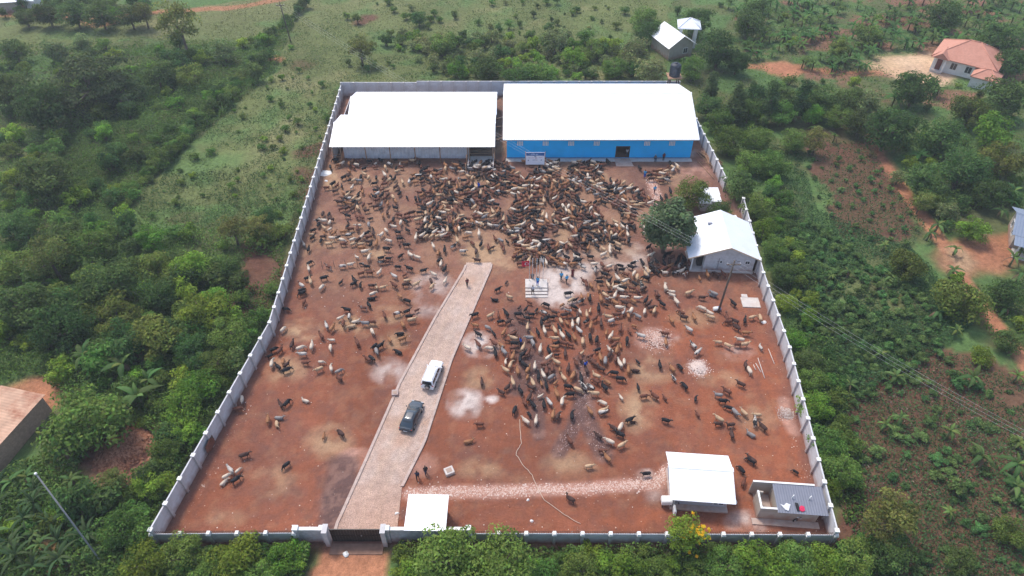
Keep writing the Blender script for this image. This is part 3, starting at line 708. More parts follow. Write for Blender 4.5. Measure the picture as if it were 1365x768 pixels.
# white house with gabled roof ------------------------------------------------
def white_house():
    r = empty("white_house", (25.6, 73.35, 0), R(-3.0))
    tag(r, "small pale block house with a bright gabled sheet roof and corner porch", "house")
    w, d, hw, zr = 8.7, 8.0, 2.85, 4.75; xr = 4.75
    m = MB()
    m.box(1.9, w, 0, .2, -.2, hw); m.box(w-.2, w, .2, d, -.2, hw); m.box(2.0, w-.2, d-.2, d, -.2, hw); m.box(1.7, 1.9, 0, 3.0, -.2, hw); m.box(1.7, 1.9, 3.0, d, -.2, hw)
    m.add([(0.05, .01, hw), (w-.01, .01, hw), (xr, .01, zr-.12), (.05, .19, hw), (w-.01, .19, hw), (xr, .19, zr-.12)], [(0, 1, 2), (5, 4, 3), (0, 2, 5, 3), (1, 4, 5, 2), (0, 3, 4, 1)])
    m.add([(1.72, d-.19, hw), (w-.01, d-.19, hw), (xr, d-.19, zr-.12), (1.72, d-.01, hw), (w-.01, d-.01, hw), (xr, d-.01, zr-.12)], [(0, 1, 2), (5, 4, 3), (0, 2, 5, 3), (1, 4, 5, 2), (0, 3, 4, 1)])
    m.build("wall", M_houseblock, r)
    MB().box(0.0, w+.1, -.25, -.003, -.2, .25).build("plinth", M_conc, r)
    MB().box(-.2, 1.7, -.2, 4.2, -.2, .22).build("porch_floor", M_conc, r)
    for x, y in ((0, .05), (0, 4.0)): MB().box(x-.08, x+.08, y-.08, y+.08, .2, hw-.05).build("porch_post", M_white, r)
    MB().box(.7, 1.695, 3.0, 3.1, .2, 2.3).build("porch_door", M_iron, r)
    MB().box(1.0, 1.69, .9, 1.75, .22, 2.1).build("door", M_gate, r)
    def s(x): return hw + .05 + (zr - hw) * (1 - abs(x - xr) / (xr + .2 if x < xr else w - xr + .2))
    z0, z1 = s(-.75), s(w+.7)
    corr(((-.75, 4.4, z0), (-.75, -.45, z0)), ((xr, 4.4, zr+.05), (xr, -.45, zr+.05)), .35, .025).build("roof", M_roofo, r)
    xm = 1.0; zm = s(xm)
    corr(((xm, d+.4, zm), (xm, 4.402, zm)), ((xr, d+.4, zr+.05), (xr, 4.402, zr+.05)), .35, .025).build("roof", M_roofo, r)
    corr(((w+.7, -.45, z1), (w+.7, d+.4, z1)), ((xr, -.45, zr+.05), (xr, d+.4, zr+.05)), .35, .025).build("roof", M_roofo, r)
    f = MB(); f.slab([(-.75, -.5, z0+.05), (xr, -.5, zr+.1), (xr, -.46, zr+.1), (-.75, -.46, z0+.05)], .2); f.slab([(xr+.002, -.5, zr+.1), (w+.7, -.5, z1+.05), (w+.7, -.46, z1+.05), (xr+.002, -.46, zr+.1)], .2)
    f.build("barge_board", mat("cream_paint", (.66, .52, .36), .8, .1), r)
    MB().box(2.6, 3.5, 5.6, 6.0, s(3.0)+.05, s(3.0)+.12).build("roof_light", M_darkroof, r)
    frame_window(r, 7.7, -.005, 1.65, .55, .5, M_white)
    frame_window(r, 4.0, -.005, 1.7, .3, .35, M_white, bars=False)
    for i, (x, z) in enumerate(((3.7, .5), (3.7, 1.9), (5.7, 1.7), (5.9, 2.2), (5.5, 1.0), (6.4, 2.0))):
        MB().box(x-.2, x+.2, -.03, -.003, z, z+.06).build("wall_stain", M_iron, r)
    MB().box(3.62, 3.74, -.05, -.003, 0.25, 2.6).build("cable_duct", mat("grey_pipe", (.3, .3, .31), .6), r)
    anchor("the white house porch", 25.5, 73); anchor("the right corner of the white house", 34, 72.5)
white_house()

# small sheet shack behind the trees -----------------------------------------
def shack():
    r = empty("sheet_shack", (29.6, 87.2, 0))
    tag(r, "low shack under loose white roof sheets between trees and the timber pile", "shack")
    MB().box(.3, 3.2, .3, 3.4, -.1, 1.9).build("wall", M_houseblock, r)
    def sheet(x0, x1, y0, y1, z0, z1): corr(((x0, y0, z0), (x1, y0, z0)), ((x0, y1, z1), (x1, y1, z1)), .3, .02).build("roof_sheet", M_roofw, r)
    sheet(-.2, 1.6, -.2, 1.6, 1.95, 2.05); sheet(1.65, 3.3, .1, 1.75, 2.05, 2.12); sheet(.1, 1.8, 1.7, 3.9, 2.08, 2.2); sheet(1.84, 3.4, 1.8, 3.7, 2.13, 2.26)
    s2 = empty("roofing_sheet_pile", (34.1, 84.0, 0))
    tag(s2, "white roofing sheets leaning between the right wall and the white house", "roof sheets")
    for k in range(3):
        corr(((-.6+.1*k, -2.2+k*.9, .1+.3*k), (.7+.1*k, -2.2+k*.9, .25+.3*k)), ((-.6, -.4+k*.9, .12+.3*k), (.8, -.4+k*.9, .3+.3*k)), .3, .02).build("sheet", M_roofw, s2)
shack()

# kiosk near the front ---------------------------------------------------------
def kiosk():
    r = empty("small_shed", (16.35, 36.5, 0), R(-4.5))
    tag(r, "small shed with a plain white two-slope roof beside the front wall", "shed")
    w, d = 5.9, 4.2
    m = MB(); m.box(.15, w-.15, .1, .28, .3, 2.5); m.box(.15, .33, .28, d, .3, 2.5); m.box(w-.33, w-.15, .28, d, .3, 2.5); m.box(.33, w-.33, d-.18, d, .3, 2.5)
    m.build("wall", mat("grey_white_wall", (.40, .41, .44), .9, .08), r)
    MB().box(0, w, -.5, d+.1, -.2, .3).build("plinth", M_kerb, r)
    MB().box(.34, .5, .0, .099, .3, 2.5).build("corner_strip", M_white, r)
    gable_roof(r, -.35, w+.3, -.85, 2.55, d+.5, 2.55, 3.55, 2.75, M_roofw, .35, amp=.012)
    frame_window(r, 4.9, .09, .75, 1.0, .45, M_greysheet)
    frame_window(r, 2.3, .09, 1.2, .8, .7, M_greysheet)
    MB().box(.1, .14, 1.2, 2.2, .6, 1.9).build("side_door", M_glass, r)
    t = empty("water_butt", P(887, 673) + (0,))
    tag(t, "white square water tank on legs at the left of the small front shed", "water tank")
    MB().box(-.55, .55, -.4, .4, .55, 1.25).build("tank", M_cap, t, bevel=.08)
    for x in (-.42, .42):
        for y in (-.28, .28): MB().box(x-.05, x+.05, y-.05, y+.05, -.05, .55).build("leg", M_iron, t)
    MB().tube([(.5, 0, .7), (1.3, 0, .6), (1.35, -.1, .1)], .07, 6).build("pipe", M_iron, t)
    c = empty("washing_slab", P(898, 682) + (0,)); tag(c, "narrow upright white slab in front of the small front shed", "slab")
    MB().box(-.12, .12, -.5, .35, 0, .8).build("slab", M_cap, c, bevel=.03)
    b = empty("bucket", P(978, 671) + (0,)); tag(b, "white plastic basin lying beside the small front shed", "basin")
    mb = MB(); mb.tube([(0, 0, .05), (0, 0, .1), (0, 0, .32)], [.2, .24, .3], 12); mb.build("basin_body", M_cap, b)
    anchor("the small white shed at the front", 19, 37)
kiosk()

# latrine block -----------------------------------------------------------------
def latrine():
    r = empty("latrine_block", (25.0, 35.0, 0), R(-4.5))
    tag(r, "plastered latrine block with a dark grey sheet roof and open entrance court", "toilet block")
    h = 2.1
    w = MB()
    w.box(0, 5.9, 0, .16, -.2, h); w.box(0, .16, .16, 2.0, -.2, h); w.box(.16, .6, 1.84, 2.0, -.2, h)
    w.box(-.3, 5.9, 2.84, 3.0, -.2, h+.25); w.box(1.75, 1.9, .16, 2.84, -.2, h-.05); w.box(5.74, 5.9, .16, 2.84, -.2, h)
    w.build("wall", M_plaster, r)
    c = MB(); c.box(-.32, 5.9, 2.82, 3.02, h+.252, h+.3); c.box(-.02, 1.7, -.02, .18, h+.002, h+.05); c.box(-.02, .18, .182, 2.02, h+.002, h+.05); c.build("coping", M_cap, r)
    MB().box(-.5, 6.2, -.7, -.003, -.2, .18).build("apron", M_kerb, r)
    MB().box(.16, 1.75, .16, 2.84, -.1, .12).build("court_floor", M_kerb, r)
    corr(((1.62, -.35, h+.02), (6.6, -.35, h+.02)), ((1.62, 2.8, h+.2), (6.6, 2.8, h+.2)), .25, .03).build("roof", M_darkroof, r)
    for x in (3.3, 5.0):
        MB().tube([(x, 1.3, h), (x, 1.3, h+.55), (x+.14, 1.42, h+.62)], .05, 8).build("vent_pipe", M_cap, r)
    def garment(name, x, y, pts, m, label, cat="laundry"):
        mb = MB(); n = len(pts)
        c0 = (0, 0, .1); vs = [(px_, py_, .03 + .05*random.random()) for px_, py_ in pts]; b = [(p[0], p[1], -.02) for p in vs]
        mb.add([c0] + vs + b, [(0, 1+i, 1+(i+1) % n) for i in range(n)] + [(1+i, 1+n+i, 1+n+(i+1) % n, 1+(i+1) % n) for i in range(n)] + [tuple(range(1+n, 1+2*n))[::-1]], smooth=False)
        q = r.matrix_basis @ Vector((x, y, h + .09 + (y+.35)*.057))
        o = mb.build(name, m, None, q, R(-4.5)); tag(o, label, cat, "clothes drying on the latrine roof")
    bpy.context.view_layer.update()
    garment("drying_shirt", 2.5, .25, [(-.55, .3), (-.2, .15), (.1, .45), (.5, .3), (.35, 0), (.15, -.4), (-.15, -.3), (-.3, -.05)], M_cwhite, "white shirt spread to dry on the grey latrine roof")
    garment("drying_trousers", 3.62, .4, [(-.14, .4), (.16, .38), (.18, -.1), (.12, -.5), (-.1, -.48), (-.15, 0)], M_cblack, "black garment spread to dry on the grey latrine roof")
    garment("drying_cloth", 4.05, .2, [(-.3, .1), (0, .35), (.28, .25), (.25, -.2), (0, -.32), (-.26, -.2)], M_cpink, "bright crimson cloth spread to dry on the grey latrine roof")
    anchor("the latrine block", 28, 36.5)
latrine()

# gatehouse ---------------------------------------------------------------------
def gatehouse():
    r = empty("gatehouse", (-10.35, 32.75, 0), R(-1))
    tag(r, "gatehouse with a flat plain white roof standing just inside the front wall by the gate", "gatehouse")
    m = MB(); m.box(.15, 3.65, .15, .3, -.2, 2.6); m.box(.15, .3, .3, 3.1, -.2, 2.6); m.box(3.5, 3.65, .3, 3.1, -.2, 2.6); m.box(.3, 3.5, 2.95, 3.1, -.2, 2.6)
    m.build("wall", M_houseblock, r)
    corr(((-.1, -.55, 2.95), (3.95, -.55, 2.95)), ((-.1, 3.25, 3.1), (3.95, 3.25, 3.1)), .3, .012).build("roof", M_roofw, r)
    MB().box(.32, .38, .5, .5+.8, 0, 2).build("door", M_gate, r, (-.23, 1, 0))
    frame_window(r, 1.9, .14, 1.0, .8, .8, M_white)
    anchor("the gatehouse", -8.4, 34.2)
gatehouse()

# water tank on a stand behind the warehouse --------------------------------------
def tank():
    x, y = P(899, 100, 5.3)
    r = empty("water_tank", (x, y, 0)); tag(r, "black plastic water tank on a rusty timber stand behind the blue warehouse", "water tank")
    for dx in (-.9, .9):
        for dy in (-.9, .9): MB().tube([(dx, dy, -.2), (dx*.9, dy*.9, 5.0)], .12, 6).build("leg", M_iron, r)
    for k, z in enumerate((1.5, 3.0, 4.3)):
        b = MB(); b.box(-.9, .9, -.95, -.87, z, z+.12); b.box(-.9, .9, .87, .95, z, z+.12); b.box(-.95, -.87, -.87, .87, z, z+.12); b.box(.87, .95, -.87, .87, z, z+.12); b.build("brace", M_iron, r)
    MB().box(-1.35, 1.35, -1.25, 1.25, 5.0, 5.2).build("deck", M_wood, r)
    zs = [(5.2, 1.0), (5.3, 1.06)]
    for k in range(5): zs += [(5.45+k*.36, 1.06), (5.52+k*.36, 1.0), (5.6+k*.36, 1.0), (5.67+k*.36, 1.06)]
    zs += [(7.35, 1.02), (7.6, .7), (7.68, .32)]
    MB().tube([(0, 0, z) for z, _ in zs], [q for _, q in zs], 24).build("tank_body", M_tank, r)
    MB().tube([(0, 0, 7.68), (0, 0, 7.8)], [.34, .3], 14).build("lid", M_tank, r)
tank()

# far houses -----------------------------------------------------------------------
def hip_roof(root, x0, x1, y0, y1, ze, zr, m, name="roof"):
    w, d = x1-x0, y1-y0
    if w >= d: a, b = (x0 + d/2, (y0+y1)/2, zr), (x1 - d/2, (y0+y1)/2, zr)
    else: a, b = ((x0+x1)/2, y0 + w/2, zr), ((x0+x1)/2, y1 - w/2, zr)
    c = [(x0, y0, ze), (x1, y0, ze), (x1, y1, ze), (x0, y1, ze)]
    lo = [(p[0], p[1], ze-.15) for p in c]
    vs = c + [a, b] + lo
    if w >= d: fs = [(0, 1, 5, 4), (2, 3, 4, 5), (1, 2, 5), (3, 0, 4)]
    else: fs = [(0, 1, 4), (1, 2, 5, 4), (2, 3, 5), (3, 0, 4, 5)]
    fs += [(0, 6, 7, 1), (1, 7, 8, 2), (2, 8, 9, 3), (3, 9, 6, 0), (9, 8, 7, 6)]
    o = MB().add(vs, fs).build(name, m, root)
    rc = MB()
    for p in range(4):
        q = a if (p in ((0, 3) if w >= d else (0, 1))) else b
        rc.tube([Vector(c[p]) + Vector((0, 0, .02)), Vector(q) + Vector((0, 0, .02))], .11, 5)
    rc.tube([a, b], .13, 5); rc.build("hip_tile", M_tile if m == M_tile else m, o)
    return o
def red_house():
    x, y = P(1284, 92)
    r = empty("red_roof_house", (x, y, 0), R(-38)); tag(r, "white bungalow with an orange tiled hip roof among banana plants", "house")
    m = MB(); m.box(-5.5, 5.5, -4.5, 4.5, -.3, 3.1); m.build("wall", M_white, r)
    hip_roof(r, -6.3, 6.3, -5.3, 5.3, 3.1, 6.0, M_tile)
    # projecting porch wing
    MB().box(-5.52, -3.2, -5.6, -4.52, -.2, .35).build("porch_floor", M_conc, r)
    for xx in (-5.4, -3.3): MB().box(xx-.16, xx+.16, -5.6, -5.28, .35, 3.0).build("porch_column", M_white, r)
    g = MB(); g.add([(-6, -6.0, 3.12), (-2.7, -6.0, 3.12), (-2.7, -2, 3.12), (-6, -2, 3.12), (-4.35, -6.0, 4.35), (-4.35, -1.6, 4.35)], [(0, 1, 4), (0, 4, 5, 3), (1, 2, 5, 4), (3, 2, 1, 0)]); g.build("porch_roof", M_tile, r)
    for xx in (-1.6, 1.2, 3.8): frame_window(r, xx, -4.505, 1.1, 1.1, 1.3, M_white)
    MB().box(-4.9, -3.9, -4.6, -4.505, .3, 2.5).build("door", mat("brown_door", (.16, .06, .05), .7), r)
    for yy in (-2.4, 1.2): frame_window(r, -5.505, yy, 1.1, 1.1, 1.3, M_white, rz=R(-90))
    MB().box(2.5, 6.9, -8.3, -4.52, -.3, 2.4).build("annex_wall", M_white, r)
    hip_roof(r, 2.2, 7.4, -8.8, -4.3, 2.4, 3.7, M_tile, "annex_roof")
    s = MB(); s.slab([(.2, 1.8, 5.05), (2.2, 1.8, 5.05), (2.2, .8, 5.62), (.2, .8, 5.62)], .08); s.build("solar_panel", M_roofo, r)
    anchor("the red-roofed house", x, y)
red_house()
def back_house():
    x, y = P(894, 69)
    r = empty("back_house", (x, y, 0), R(21)); r.scale = (1.1,)*3; tag(r, "small house with a steep white gabled roof behind the far wall, half hidden by trees", "house")
    m = MB(); m.box(-2.6, 2.6, -3.4, 3.4, -.3, 2.8)
    for yy in (-3.4, 3.25): m.add([(-2.6, yy, 2.8), (2.6, yy, 2.8), (0, yy, 4.5), (-2.6, yy+.15, 2.8), (2.6, yy+.15, 2.8), (0, yy+.15, 4.5)], [(0, 1, 2), (5, 4, 3), (0, 2, 5, 3), (1, 4, 5, 2)])
    m.build("wall", M_plaster, r)
    corr(((-3.2, 3.9, 2.6), (-3.2, -3.9, 2.6)), ((0, 3.9, 4.7), (0, -3.9, 4.7)), .35, .03).build("roof", M_roofw, r)
    corr(((3.2, -3.9, 2.6), (3.2, 3.9, 2.6)), ((0, -3.9, 4.7), (0, 3.9, 4.7)), .35, .03).build("roof", M_roofw, r)
    frame_window(r, 1.0, -3.405, 1.0, .9, 1.0, M_white)
    x2, y2 = P(914, 60)
    q = empty("pavilion", (x2, y2, 0), R(-8)); q.scale = (1.1,)*3; tag(q, "white pavilion with a domed roof on tall white columns behind the far wall", "pavilion")
    for dx in (-1.5, 1.5):
        for dy in (-1.3, 1.3): MB().box(dx-.22, dx+.22, dy-.22, dy+.22, -.2, 3.9).build("column", M_white, q)
    MB().box(-1.9, 1.9, -1.7, 1.7, 3.9, 4.15).build("slab", M_white, q)
    hip_roof(q, -2.3, 2.3, -2.1, 2.1, 4.2, 5.5, M_roofw)
    anchor("the steep white-roofed house beyond the far wall", x, y)
back_house()
def right_house():
    x, y = P(1362, 325)
    r = empty("grey_roof_house", (x+2.5, y, 0), R(-28)); tag(r, "plastered house with a blue-grey sheet roof at the photo's right edge", "house")
    MB().box(-4, 6, -3.2, 3.2, -.3, 2.9).build("wall", M_plaster, r)
    gable_roof(r, -4.7, 6.6, -3.9, 0, 3.9, 2.75, 4.2, 2.75, mat("blue_grey_roof", (.20, .24, .31), .5, .05), .4)
    MB().box(-3.6, .5, -5.6, -3.25, -.2, .25).build("veranda_floor", M_conc, r)
    for xx in (-3.4, .3): MB().box(xx-.1, xx+.1, -5.5, -5.3, .25, 2.4).build("veranda_post", M_white, r)
    corr(((-4.3, -5.9, 2.35), (1.2, -5.9, 2.35)), ((-4.3, -3.91, 2.72), (1.2, -3.91, 2.72)), .4, .03).build("veranda_roof", bpy.data.materials["blue_grey_roof"], r)
    frame_window(r, -2.6, -3.205, 1.0, .9, 1.0, M_white); frame_window(r, -.8, -3.205, 1.0, .9, 1.0, M_white)
    frame_window(r, -4.005, -1, 1.0, .9, 1.0, M_white, rz=R(-90)); frame_window(r, -4.005, 1.3, 1.0, .9, 1.0, M_white, rz=R(-90))
    anchor("the blue-grey roofed house", x, y)
right_house()
def left_house():
    ax, ay = P(56, 528, 2.9); bx, by = P(0, 594, 2.6)
    ang = math.atan2(ay-by, ax-bx); L0 = math.hypot(bx-ax, by-ay); L = L0 + 3.0
    r = empty("rusty_roof_house", (ax - L*math.cos(ang), ay - L*math.sin(ang), 0), ang); tag(r, "brick outhouse with a rusty streaked sheet roof at the photo's left edge", "house")
    w = 5.4
    m = MB(); m.box(.1, L, .1, .3, -.3, 2.6); m.box(.1, .3, .3, w, -.3, 2.75); m.box(L-.2, L, .3, w, -.3, 2.6); m.box(.3, L-.2, w-.2, w, -.3, 2.7); m.build("wall", M_mudbrick, r)
    corr(((-.25, -.12, 2.8), (L+.3, -.12, 2.8)), ((-.25, w+.3, 2.95), (L+.3, w+.3, 2.95)), .35, .03).build("roof", M_rust, r)
    anchor("the rusty roofed house", (ax+bx)/2, (ay+by)/2)
    return r
left_house()
def far_house():
    x, y = P(8, 12)
    r = empty("far_house", (x, y, 0), R(10)); tag(r, "far off low building with a pale roof at the photo's top left corner", "house")
    MB().box(-4, 4, -2.5, 2.5, -.2, 2.6).build("wall", M_plaster, r)
    gable_roof(r, -4.5, 4.5, -3, 0, 3, 2.5, 3.7, 2.5, M_roofo, .5)
    x, y = P(47, 10)
    q = empty("far_house", (x, y, 0), R(-5)); tag(q, "tiny white wall hut between dark trees near the photo's top left corner", "house")
    MB().box(-1.3, 1.3, -1.3, 1.3, -.2, 2.3).build("wall", M_white, q)
    gable_roof(q, -1.6, 1.6, -1.7, 0, 1.7, 2.2, 3.0, 2.2, M_roofo, .5)
far_house()

# ------------------------------------------------------------------ vehicles
def loft(mb, rings, smooth=True, caps=True):
    n = len(rings[0]); vs = [p for r in rings for p in r]
    fs = [(i*n+k, i*n+(k+1) % n, (i+1)*n+(k+1) % n, (i+1)*n+k) for i in range(len(rings)-1) for k in range(n)]
    if caps: fs += [tuple(range(n))[::-1], tuple((len(rings)-1)*n+k for k in range(n))]
    return mb.add(vs, fs, 0, smooth)
def rrect(y, w, z0, z1, c=.12):
    return [(-w+c, y, z0), (w-c, y, z0), (w, y, z0+c), (w, y, z1-c*1.2), (w-c*.6, y, z1-.03), (w-c*2, y, z1), (-w+c*2, y, z1), (-w+c*.6, y, z1-.03), (-w, y, z1-c*1.2), (-w, y, z0+c)]
def car(x, y, ang, spec, paint, label):
    r = empty("parked_suv", (x, y, 0.14), ang); r.scale = (.88,)*3; tag(r, label, "car", "cars parked on the stone drive")
    L, Wd, st, cab = spec['L'], spec['W']/2, spec['st'], spec['cab']
    mb = MB(); loft(mb, [rrect(py_, w*Wd, z0, z1) for py_, w, z0, z1 in st]); body = mb.build("body", paint, r)
    (b0, b1), (t0, t1), zb, zt, tw = cab['base'], cab['top'], cab['zb'], cab['zt'], cab['tw']
    bw = Wd*.96
    def ring(y0, y1, w, z, c=.14): return [(-w, y0+c, z), (-w+c, y0, z), (w-c, y0, z), (w, y0+c, z), (w, y1-c, z), (w-c, y1, z), (-w+c, y1, z), (-w, y1-c, z)]
    mb = MB(); loft(mb, [ring(b0, b1, bw, zb-.08), ring(b0+.02, b1-.02, bw*.99, zb+.05), ring(t0, t1, tw, zt-.08), ring(t0+.08, t1-.1, tw-.07, zt-.01), ring(t0+.35, t1-.4, tw-.3, zt+.015)]); mb.build("cabin", paint, r)
    def lerp(a, b, t): return a + (b-a)*t
    def glass(pts, out): # thin proud pane
        o = Vector(out)*.012
        m = MB(); p = [Vector(q)+o for q in pts]; q = [v - o*2.5 for v in p]; n = len(p)
        m.add(p + q, [tuple(range(n)), tuple(range(n, 2*n))[::-1]] + [(i, n+i, n+(i+1) % n, (i+1) % n) for i in range(n)]); return m
    lo, hi = .14, .90
    for s in (-1, 1):
        wl, wh = lerp(bw, tw, lo), lerp(bw, tw, hi)
        ya0, ya1 = lerp(b0, t0, lo)+.18, lerp(b0, t0, hi)+.16; yb0, yb1 = lerp(b1, t1, lo)-.22, lerp(b1, t1, hi)-.2
        zl, zh = lerp(zb, zt-.08, lo), lerp(zb, zt-.08, hi)
        cuts = cab['cuts']
        for c0, c1 in zip(cuts[:-1], cuts[1:]):
            pts = [(s*wl, lerp(ya0, yb0, c0)+.03, zl), (s*wl, lerp(ya0, yb0, c1)-.03, zl), (s*wh, lerp(ya1, yb1, c1)-.03, zh), (s*wh, lerp(ya1, yb1, c0)+.03, zh)]
            if s < 0: pts = pts[::-1]
            glass(pts, (s, 0, .25)).build("side_window", M_glass, r)
    for nm, (ya, yb, sg) in (("rear_window", (b0, t0, -1)), ("windscreen", (b1, t1, 1))):
        wl, wh = lerp(bw, tw, lo)-.16, lerp(bw, tw, hi)-.16
        pts = [(wl, lerp(ya, yb, lo), lerp(zb, zt-.08, lo)), (-wl, lerp(ya, yb, lo), lerp(zb, zt-.08, lo)), (-wh, lerp(ya, yb, hi), lerp(zb, zt-.08, hi)), (wh, lerp(ya, yb, hi), lerp(zb, zt-.08, hi))]
        if sg < 0: pts = pts[::-1]
        glass(pts, (0, sg, .4)).build(nm, M_glass, r)
    wr = spec['wr']
    for yy in (spec['ya'], spec['yb']):
        for s in (-1, 1):
            MB().tube([(s*(Wd-.24), yy, wr), (s*(Wd-.22), yy, wr), (s*(Wd-.02), yy, wr), (s*(Wd+.015), yy, wr)], [wr*.93, wr, wr, wr*.92], 20).build("wheel", M_tyre, r).name
            w = [o for o in r.children if o.name.startswith("wheel")][-1]
            MB().tube([(s*(Wd+.016), yy, wr), (s*(Wd+.03), yy, wr)], [wr*.66, wr*.5], 14).build("rim", M_rim, w)
            MB().tube([(s*(Wd-.2), yy, wr+.02), (s*(Wd+.004), yy, wr+.02)], [wr+.1, wr+.1], 20).build("wheel_arch", M_trim, r)
    yb, yf = -L/2, L/2
    for s in (-1, 1):
        MB().box(s*(Wd-.17)-.12, s*(Wd-.17)+.12, yb+.02, yb+.1, spec['tl'][0], spec['tl'][1]).build("tail_lamp", M_red, r, bevel=.015)
        MB().box(s*(Wd-.3)-.18, s*(Wd-.3)+.18, yf-.14, yf-.03, .68, .82).build("headlight", M_lamp, r, bevel=.02)
        mm = MB(); mm.box(s*(Wd+.02)-(.0 if s > 0 else .16), s*(Wd+.02)+(.16 if s > 0 else 0), b1-.35, b1-.2, zb+.02, zb+.2); mm.build("mirror", spec['mm'], r, bevel=.02)
    MB().box(-Wd+.06, Wd-.06, yb-.06, yb+.08, .38, .62).build("rear_bumper", spec['bm'], r, bevel=.03)
    MB().box(-Wd+.06, Wd-.06, yf-.08, yf+.05, .36, .6).build("front_bumper", spec['bm'], r, bevel=.03)
    MB().box(-.5, .5, yf-.06, yf+.006, .62, .78).build("grille", M_trim, r)
    MB().box(-.26, .26, yb-.085, yb-.062, .46, .57).build("number_plate", M_cap, r)
    if spec.get('rack'):
        for s in (-1, 1): MB().tube([(s*(tw-.12), t0+.3, zt+.0), (s*(tw-.12), t0+.35, zt+.07), (s*(tw-.12), t1-.5, zt+.07), (s*(tw-.12), t1-.45, zt)], .025, 6).build("roof_rail", spec['rm'], r)
    if spec.get('spare'):
        sp = MB().tube([(.12, yb-.30, 1.0), (.12, yb-.27, 1.0), (.12, yb-.08, 1.0), (.12, yb-.03, 1.0)], [.3, .37, .37, .3], 20).build("spare_wheel", M_tyre, r)
        MB().tube([(.12, yb-.325, 1.0), (.12, yb-.302, 1.0)], [.2, .25], 14).build("rim", M_rim, sp)
    return r
A = math.atan2(-(P(586, 478)[0]-P(571, 515)[0]), P(586, 478)[1]-P(571, 515)[1])
suv = dict(L=4.75, W=1.88, st=[(-2.37, .93, .42, 1.02), (-2.3, .98, .36, 1.06), (-1.2, 1, .32, 1.06), (.6, 1, .32, 1.06), (1.2, 1, .32, 1.06), (1.9, .97, .34, 1.02), (2.28, .9, .4, .94), (2.37, .84, .46, .86)],
           cab=dict(base=(-2.34, 1.28), top=(-2.18, .5), zb=1.04, zt=1.84, tw=.76, cuts=[0, .36, .68, 1.0]), wr=.38, ya=-1.42, yb=1.42, tl=(.85, 1.12), mm=M_carw, bm=M_carw, rack=True, rm=M_rim, spare=True)
cx, cy = P(577, 504)
car(cx, cy, A, suv, M_carw, "boxy white four-wheel-drive wagon with a spare wheel on its rear door")
sed = dict(L=4.75, W=1.88, st=[(-2.37, .84, .5, .92), (-2.28, .93, .4, .98), (-1.3, .99, .3, .98), (.5, 1, .3, .97), (1.1, 1, .3, .95), (1.8, .96, .32, .9), (2.22, .86, .4, .8), (2.36, .74, .46, .72)],
           cab=dict(base=(-2.2, 1.3), top=(-1.35, .2), zb=.95, zt=1.56, tw=.66, cuts=[0, .45, .9]), wr=.36, ya=-1.4, yb=1.42, tl=(.72, .9), mm=M_card, bm=M_card, rack=True, rm=M_trim)
dx_, dy_ = P(549.5, 559)
car(dx_, dy_, A - R(1), sed, M_card, "dark slate crossover car with a sloping rear window, nearer the gate")
anchor("the white car", cx, cy); anchor("the dark car", dx_, dy_)

def motorbike(x, y, ang, label):
    r = empty("motorbike", (x, y, .07), ang); tag(r, label, "motorbike", "motorbikes behind the latrine block")
    for yy in (-.62, .62):
        mb = MB(); n, k = 16, 6; vs = []; fs = []
        for i in range(n):
            a = 2*math.pi*i/n
            for j in range(k):
                b = 2*math.pi*j/k; rr = .26 + .05*math.cos(b); vs.append((.05*math.sin(b), yy + rr*math.cos(a), .31 + rr*math.sin(a)))
        for i in range(n):
            for j in range(k): fs.append((i*k+j, ((i+1) % n)*k+j, ((i+1) % n)*k+(j+1) % k, i*k+(j+1) % k))
        w = mb.add(vs, fs, 0, True).build("wheel", M_tyre, r)
        MB().tube([(-.05, yy, .31), (.05, yy, .31)], .08, 10).build("hub", M_rim, w)
    f = MB(); f.tube([(0, .62, .31), (0, .42, .85), (0, .1, .72), (0, -.3, .62), (0, -.62, .31)], .035, 6); f.tube([(0, .1, .72), (0, .05, .3), (0, -.3, .35), (0, -.62, .31)], .03, 6)
    f.build("frame", M_trim, r)
    MB().tube([(0, .36, .82), (0, .2, .86), (0, -.02, .78)], [(.08, .07), (.13, .11), (.09, .07)], 10).build("fuel_tank", mat("motorbike_paint", (.03, .03, .05), .3) if "motorbike_paint" not in bpy.data.materials else bpy.data.materials["motorbike_paint"], r)
    MB().tube([(0, 0, .78), (0, -.3, .77), (0, -.7, .82)], [(.1, .04), (.14, .05), (.11, .04)], 8).build("seat", M_cblack, r)
    MB().box(-.12, .12, -.1, .2, .28, .52).build("engine", M_rim, r, bevel=.03)
    MB().tube([(-.36, .3, .98), (-.1, .42, .95), (.1, .42, .95), (.36, .3, .98)], .022, 6).build("handlebar", M_rim, r)
    MB().tube([(0, .47, .84), (0, .58, .82)], [.09, .07], 10).build("headlamp", M_lamp, r)
    return r
mx_, my_ = P(1066, 694); motorbike(mx_, my_, R(105), "dark motorbike parked behind the latrine block, beside the front wall")

